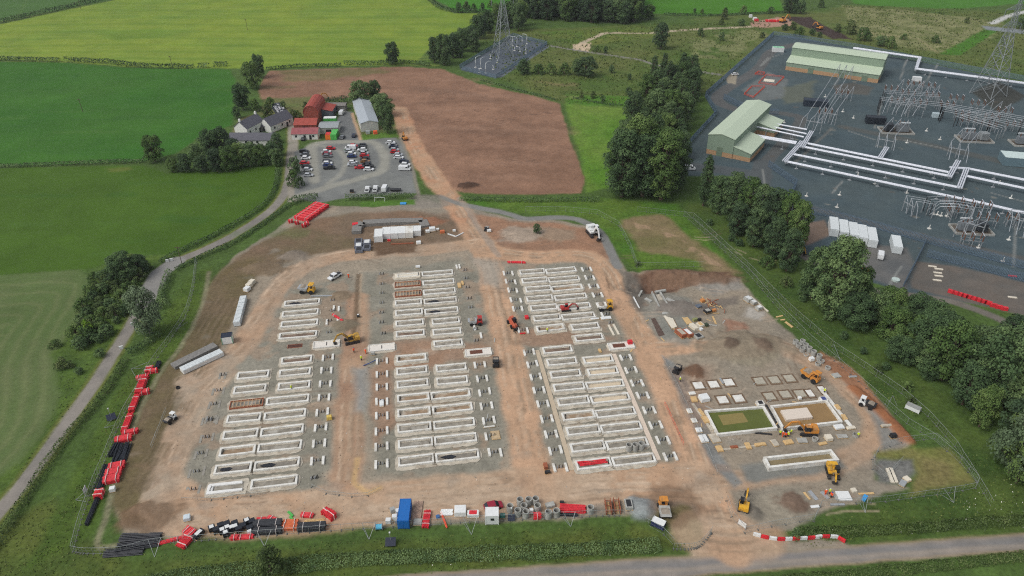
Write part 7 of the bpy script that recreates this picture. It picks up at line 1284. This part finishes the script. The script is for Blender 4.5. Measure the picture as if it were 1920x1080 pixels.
def gantry(p0, p1, p2, label, z0=2.5, z1=8.0, sp=3.2, n=3, m=None, r_=.13):
    """three parallel bars rising from a duct and running to equipment"""
    a, c, e = P(*p0, z0), P(*p1, z1), P(*p2, z1*.92); o = Vector((a.x, a.y, 0)); r = thing('busbar_gantry', label, 'gantry', o); d = (e-a); d.z = 0; d.normalize(); nn = Vector((-d.y, d.x, 0))
    for k in range(n): off = nn*((k-(n-1)/2)*sp); b = MB(); b.tube([a-o+off, a-o+off+(c-a)*.35+Vector((0, 0, 2.4)), c-o+off, e-o+off], r_, 6); b.build('busbar', m or M('busbar_grey', (164, 170, 174), .45, metal=.2), r)
    for q in (c, e):
        for k in range(n): off = nn*((k-(n-1)/2)*sp); p = q-o+off; b = MB(); b.bar((p.x, p.y, 0), (p.x, p.y, p.z*.6), .22); b.cyl((p.x, p.y, p.z*.6), (p.x, p.y, p.z-.1), .2, .14, 7); b.build('support_post', GALV, r)
    b = MB(); w_ = nn*sp; b.bar(c-o-w_+Vector((0, 0, -c.z*.4)), c-o+w_+Vector((0, 0, -c.z*.4)), .25); b.build('crossbeam', GALV, r)
gantry((1512, 243), (1530, 215), (1588, 122), 'triple busbar rising from the upper manifold to the long hall', 3, 9, 3.6); gantry((1545, 232), (1560, 200), (1590, 160), 'triple busbar standing right of the upper manifold', 3, 9, 3.2)
gantry((1660, 280), (1664, 252), (1690, 222), 'triple busbar leading to the left transformer', 2.8, 7, 3.4); gantry((1795, 303), (1800, 268), (1822, 243), 'triple busbar leading to the right hand transformer', 2.8, 7, 3.4); gantry((1846, 384), (1836, 410), (1812, 420), 'triple busbar leading down to the front transformer', 2.6, 7, 2.6)
gantry((1672, 216), (1690, 180), (1712, 150), 'left tall arched busbar at the back of the yard', 3, 10, 4.4); gantry((1695, 214), (1722, 186), (1748, 156), 'right tall arched busbar at the back of the yard', 3, 9, 4.0); gantry((1815, 230), (1850, 215), (1880, 190), 'arched busbar below the right pylon', 3, 9, 4.2); gantry((1708, 405), (1709, 372), (1745, 378), 'front left busbar frame below the nearest long duct', 1, 6.5, 2.6); gantry((1742, 398), (1790, 382), (1826, 388), 'front right busbar frame below the nearest long duct', 1, 6.5, 2.6)
gantry((1905, 440), (1910, 398), (1960, 402), 'busbar frame at the right edge below the nearest duct', 1, 6.5, 2.6)
def busline(pts, label, z=7.5, sp=3.0, n=3):
    q = [P(*p, z) for p in pts]; o = Vector((q[0].x, q[0].y, 0)); r = thing('overhead_busbar', label, 'busbar', o)
    for k in range(n):
        ln_ = []
        for i, p in enumerate(q): d = q[min(i+1, len(q)-1)]-q[max(i-1, 0)]; d.normalize(); ln_.append(p-o+Vector((-d.y, d.x, 0))*(k-(n-1)/2)*sp)
        b = MB(); b.tube(ln_, .12, 6); b.build('busbar', M('busbar_grey', (164, 170, 174), .45, metal=.2), r)
        for u, v in zip(ln_[:-1], ln_[1:]):
            kk = max(1, int((v-u).length/14))
            for j in range(kk+1): p = u+(v-u)*(j/kk); b = MB(); b.bar((p.x, p.y, 0), (p.x, p.y, z*.62), .24); b.cyl((p.x, p.y, z*.62), (p.x, p.y, z-.1), .22, .15, 7); b.build('support_post', STL if j % 2 else DK, r)
busline([(1652, 185), (1768, 196), (1920, 222), (2060, 248)], 'upper overhead busbar line across the back of the yard'); busline([(1660, 172), (1760, 178)], 'short overhead busbar behind the left arches', 7); busline([(1770, 205), (1860, 222), (1940, 240)], 'lower overhead busbar line below the right pylon', 6); busline([(1800, 216), (1880, 240)], 'short overhead busbar at the right hand transformer', 5.5)
busline([(1745, 374), (1788, 373)], 'short busbar between the two front frames', 6, 2.2)
def transformer(px, py, rz, label, s=1.0, fins=True):
    q = thing('power_transformer', label, 'transformer', P(px, py), rz); gm = M('transformer_grey', (120, 126, 130), .5, var=.12); b = MB(); b.box(0, 0, .5, 6*s, 3*s, 3.2*s); b.box(0, 0, 3.2*s+.5, 5.6*s, 2.6*s, .3*s); b.build('tank', gm, q, bevel=.06)
    for k in range(3): b = MB(); x = (-1.8+1.8*k)*s; b.cyl((x, 0, 3.7*s+.3), (x-.2*s, -.4*s, 5.8*s), .28*s, .14*s, 8); b.build('bushing', M('bushing_brown', (110, 78, 62), .4), q)
    b = MB(); b.cyl((-2.6*s, 1.4*s, 5.2*s), (2.2*s, 1.4*s, 5.2*s), .5*s, n=12); b.bar((-2*s, 1.4*s, 3.6*s), (-2*s, 1.4*s, 5*s), .2); b.bar((1.6*s, 1.4*s, 3.6*s), (1.6*s, 1.4*s, 5*s), .2); b.build('conservator', M('conservator_grey', (176, 182, 184), .4), q)
    b = MB()
    for k in range(9): b.box((5.0+.0)*s+k*.42*s, 0, .7, .2*s, 4.0*s, 3.4*s)
    b.box(6.6*s, 0, .4, 4.2*s, .5, .4); b.build('radiator_bank', M('radiator_dark', (66, 72, 78), .5) if fins else M('radiator_pale', (150, 156, 158), .45), q)
    b = MB(); b.frame(2.8*s, 0, 0, 16*s, 9*s, .8, .3); b.build('bund_wall', GREYC, q); b = MB(); b.box(2.8*s, 0, 0, 15*s, 8*s, .12); b.build('bund_floor', M('bund_floor', (92, 84, 74), .9, var=.2), q)
    return q
transformer(1690, 247, math.pi-.12, 'power transformer with dark radiators at the left of the yard', .95); transformer(1815, 262, -.12, 'power transformer with pale radiators at the middle of the yard', .95, False); transformer(1915, 270, -.12, 'power transformer cut by the right edge of the picture', .9); transformer(1808, 432, -.1, 'power transformer nearest the trees at the front of the yard', .85)
container(1528, 198, R(-14), 12, 5, 3.2, M('dark_blue_house', (44, 54, 66), .5), 'dark blue equipment house beside the rising busbars', True, name='equipment_house', cat='building'); container(1640, 231, R(-12), 9, 4, 3.4, M('black_cooler', (36, 42, 50), .5, var=.3), 'black cooler bank left of the left transformer', True, name='cooler_bank', cat='cooler')
container(1905, 307, R(-14), 13, 8, 4.0, M('teal_wall', (98, 120, 128), .6), 'teal walled building with pale roof at the right edge', False, roof=M('pale_blue_roof', (196, 212, 208), .5), name='control_building', cat='building'); container(1458, 97, R(-8), 7, 3.2, 3.0, WHITE_P, 'white and green cabin behind the long sage hall', False, roof=M('pale_green_roof', (150, 206, 170), .5), name='site_cabin', cat='cabin'); container(1718, 152, R(-10), 4.5, 2.5, 2.4, WHITE_P, 'white kiosk between the arched busbars', False, name='kiosk', cat='kiosk'); container(1756, 220, R(-10), 4.5, 2.5, 2.2, M('pale_blue_kiosk', (184, 200, 204), .5), 'pale blue kiosk in the middle of the yard', False, name='kiosk', cat='kiosk')
for i, (x, y) in enumerate([(1561, 432), (1579, 437), (1597, 442), (1614, 447), (1632, 452)]): container(x, y, R(72), 10.5, 3.0, 3.0, M('cabin_white', (212, 218, 218), .5, var=.05), f'white cabin in the row of five beside the broad tree, {ORD[i]} from the left', False, name='site_cabin', cat='cabin', group='white cabins in the substation')
container(1678, 465, R(72), 9, 3.0, 2.8, M('cabin_white', (212, 218, 218), .5, var=.05), 'single white cabin right of the row of five', False, name='site_cabin', cat='cabin'); container(1494, 462, R(-10), 4, 2.4, 2.4, M('teal_container', (62, 112, 122), .5), 'teal container between the trees at the yard entrance', roof=M('pale_blue_roof', (196, 212, 208), .5)); container(1502, 455, R(-10), 2.6, 2.0, 2.0, M('orange_cabin', (232, 96, 52), .5), 'small orange cabin beside the teal container', False, name='site_cabin', cat='cabin')
b = MB(); b.cyl((0, 0, 0), (0, 0, .6), 1.3, n=20); tag(b.build('tank_lid', M('pale_lid', (186, 200, 194), .6), None, P(1679, 526)), 'round pale tank lid on the yard behind the trees', 'tank lid')
RBk = Proto(lambda: tag(MB().box(0, 0, 0, 2.0, 1.1, 1.1, 0, 1, .8).build('red_barrier', RED, None, bevel=.05), 'b', 'barrier'))
a, c = P(1783, 549), P(1852, 570)
for i in range(9): RBk(a+(c-a)*(i/8), math.atan2((c-a).y, (c-a).x), f'red barrier block in the row on the yard behind the forest, {ORD[i]} from the left', 'red barriers on the yard')
for i, (x, y) in enumerate([(1862, 575), (1872, 578), (1882, 581)]): RBk(P(x, y), -.3, f'red barrier block beyond the long red row, {ORD[i]} from the left', 'red barriers beyond the row')
def obar(pts, lb): fence(pts, lb, 1.1, .22, wire=.06, name='safety_barrier', feet=False, m=M('orange_net', (222, 92, 70), .6))
obar([(1415, 140), (1430, 142), (1434, 138), (1422, 136), (1415, 140)], 'small oval orange netting barrier at the back road'); obar([(1436, 142), (1470, 146), (1454, 161), (1422, 157), (1436, 142)], 'orange netting barrier round the pale excavation'); obar([(1410, 163), (1434, 164), (1412, 184), (1395, 178), (1410, 163)], 'orange netting barrier, front loop beside the sage green hall'); strip([(1432, 150), (1452, 152)], 5, CREAM, 'excavated_slab', 'pale slab inside the orange netting', 'slab', .1)
PALI = mat('palisade_steel', L(104, 124, 142), .5, metal=.2)
def palisade(pts, label, h=3.2):
    q = [P(*p) for p in pts]; o = q[0].copy(); r = thing('palisade_fence', label, 'fence', o); b, rl = MB(), MB()
    for u, v in zip(q[:-1], q[1:]):
        k = int((v-u).length/.42)
        for j in range(k): p = u+(v-u)*(j/k)-o; b.box(p.x, p.y, .05, .17, .06, h, math.atan2((v-u).y, (v-u).x))
        for z in (.5, h-.5): rl.bar(u-o+Vector((0, 0, z)), v-o+Vector((0, 0, z)), .09)
    b.build('pales', PALI, r); rl.build('rail', PALI, r)
palisade([(1285, 330), (1270, 296), (1343, 216), (1322, 182), (1450, 67)], 'blue grey palisade fence along the left side of the substation'); palisade([(1450, 67), (1600, 90), (1760, 122), (1920, 152), (2200, 206)], 'blue grey palisade fence along the back of the substation'); palisade([(1440, 313), (1493, 349), (1472, 384)], 'bent palisade fence at the yard road fork'); palisade([(1480, 396), (1560, 408), (1650, 432), (1735, 456), (1920, 505), (2120, 560)], 'long palisade fence along the white cabins'); palisade([(1737, 482), (1902, 524), (2060, 566)], 'palisade fence in front of the nearest transformer'); palisade([(1735, 456), (1716, 495), (1690, 545)], 'palisade fence crossing to the trees beside the yard')
palisade([(1356, 186), (1400, 208), (1460, 216)], 'palisade fence behind the sage green hall'); palisade([(862, 128), (962, 68), (1026, 84), (930, 147), (866, 131)], 'palisade fence round the left pylon compound', 2.4)
POST = Proto(lambda: tag(MB().cyl((0, 0, 0), (0, 0, 1.6), .22, .18, 7).box(0, 0, 0, 1.1, 1.1, .25).build('equipment_post', CONC, None), 'p', 'post'))
for i, (x, y) in enumerate([(1574, 366), (1569, 389), (1512, 368), (1750, 402), (1757, 403), (1764, 405), (1775, 406), (1742, 429), (1891, 450), (1608, 330), (1640, 345), (1700, 362), (1873, 345), (1895, 372), (1580, 210), (1600, 222), (1547, 182), (1700, 268), (1737, 246), (1762, 262), (1470, 230), (1455, 250), (1834, 465), (1880, 490)]): POST(P(x, y), .2, 'short pale concrete equipment post standing on the dark yard', 'equipment posts on the dark yard')
for i, (x, y) in enumerate([(1760, 505), (1758, 512), (1760, 518), (1757, 526), (1748, 500), (1800, 552), (1898, 518), (1898, 558)]): b = MB(); b.box(0, 0, 0, 2.6, .8, .25); tag(b.build('ground_slab', CREAM if i != 6 else RED, None, P(x, y), -.25), ['pale slab on the brown yard, second of the stack', 'pale slab on the brown yard, third of the stack', 'pale slab on the brown yard, fourth of the stack', 'lowest pale slab of the stack on the brown yard', 'uppermost pale slab of the stack on the brown yard', 'pale slab behind the red barrier row', 'red rail at the right edge of the brown yard', 'pale slab at the right edge of the brown yard'][i], 'slab')
pallet(1415, 38, 0, 3, 2.4, 2, WHITE_P, 'white tank on the far dirt clearing, leftmost', name='store_box', cat='box'); pallet(1407, 33, 0, 2.4, 2, 2, WHITE_P, 'white tank behind the far dirt clearing', name='store_box', cat='box'); pallet(1418, 40, 0, 3, 2.4, 1.6, M('red_unit', (200, 50, 60), .5), 'red unit on the far dirt clearing', name='store_box', cat='box'); bundle(1448, 41, 0, 10, 2, 1.6, RED, 'long red pipe bundle on the far dirt clearing', .2)

def mk_dis():
    r = thing('disconnector', 'd', 'switchgear')
    for x in (-3, 0, 3):
        for y in (-1.2, 1.2):
            b = MB(); b.bar((x, y, 0), (x, y, 3.0), .2); b.build('support_post', GALV, r); b = MB(); b.cyl((x, y, 3.0), (x, y, 5.2), .24, .16, 8); b.build('insulator', M('bushing_brown', (110, 78, 62), .4), r)
        b = MB(); b.bar((x, -1.6, 5.3), (x, 1.6, 5.3), .14); b.build('contact_arm', DU, r)
    b = MB(); b.bar((-3.6, -1.2, 2.9), (3.6, -1.2, 2.9), .22); b.bar((-3.6, 1.2, 2.9), (3.6, 1.2, 2.9), .22); b.build('crossbeam', STL, r); return r
DIS = Proto(mk_dis)
for i, (x, y) in enumerate([(1700, 186), (1722, 204), (1680, 200), (1745, 190), (1772, 208), (1738, 172), (1790, 196), (1800, 226), (1830, 206), (1856, 232), (1880, 220), (1896, 246), (1668, 178), (1710, 168), (1850, 246), (1812, 238), (1545, 222), (1576, 186), (1790, 408), (1835, 400), (1846, 424), (1784, 392), (1900, 424), (1818, 462)]): DIS(P(x, y), R(-14), 'three phase disconnector on brown insulators standing among the yard busbars', 'disconnectors in the yard')
b = MB(); b.box(0, 1700, -6, 3840, 3960, 138); hz = b.build('haze', bpy.data.materials.new('haze_air')); hz.location.z = 0; tag(hz, kind='stuff')
m = hz.data.materials[0]; m.use_nodes = True; n = m.node_tree.nodes; n.remove(n['Principled BSDF']); v = n.new('ShaderNodeVolumePrincipled'); v.inputs['Density'].default_value = .00009; v.inputs['Color'].default_value = (.86, .9, .94, 1); v.inputs['Anisotropy'].default_value = .2
m.node_tree.links.new(v.outputs[0], n['Material Output'].inputs['Volume'])
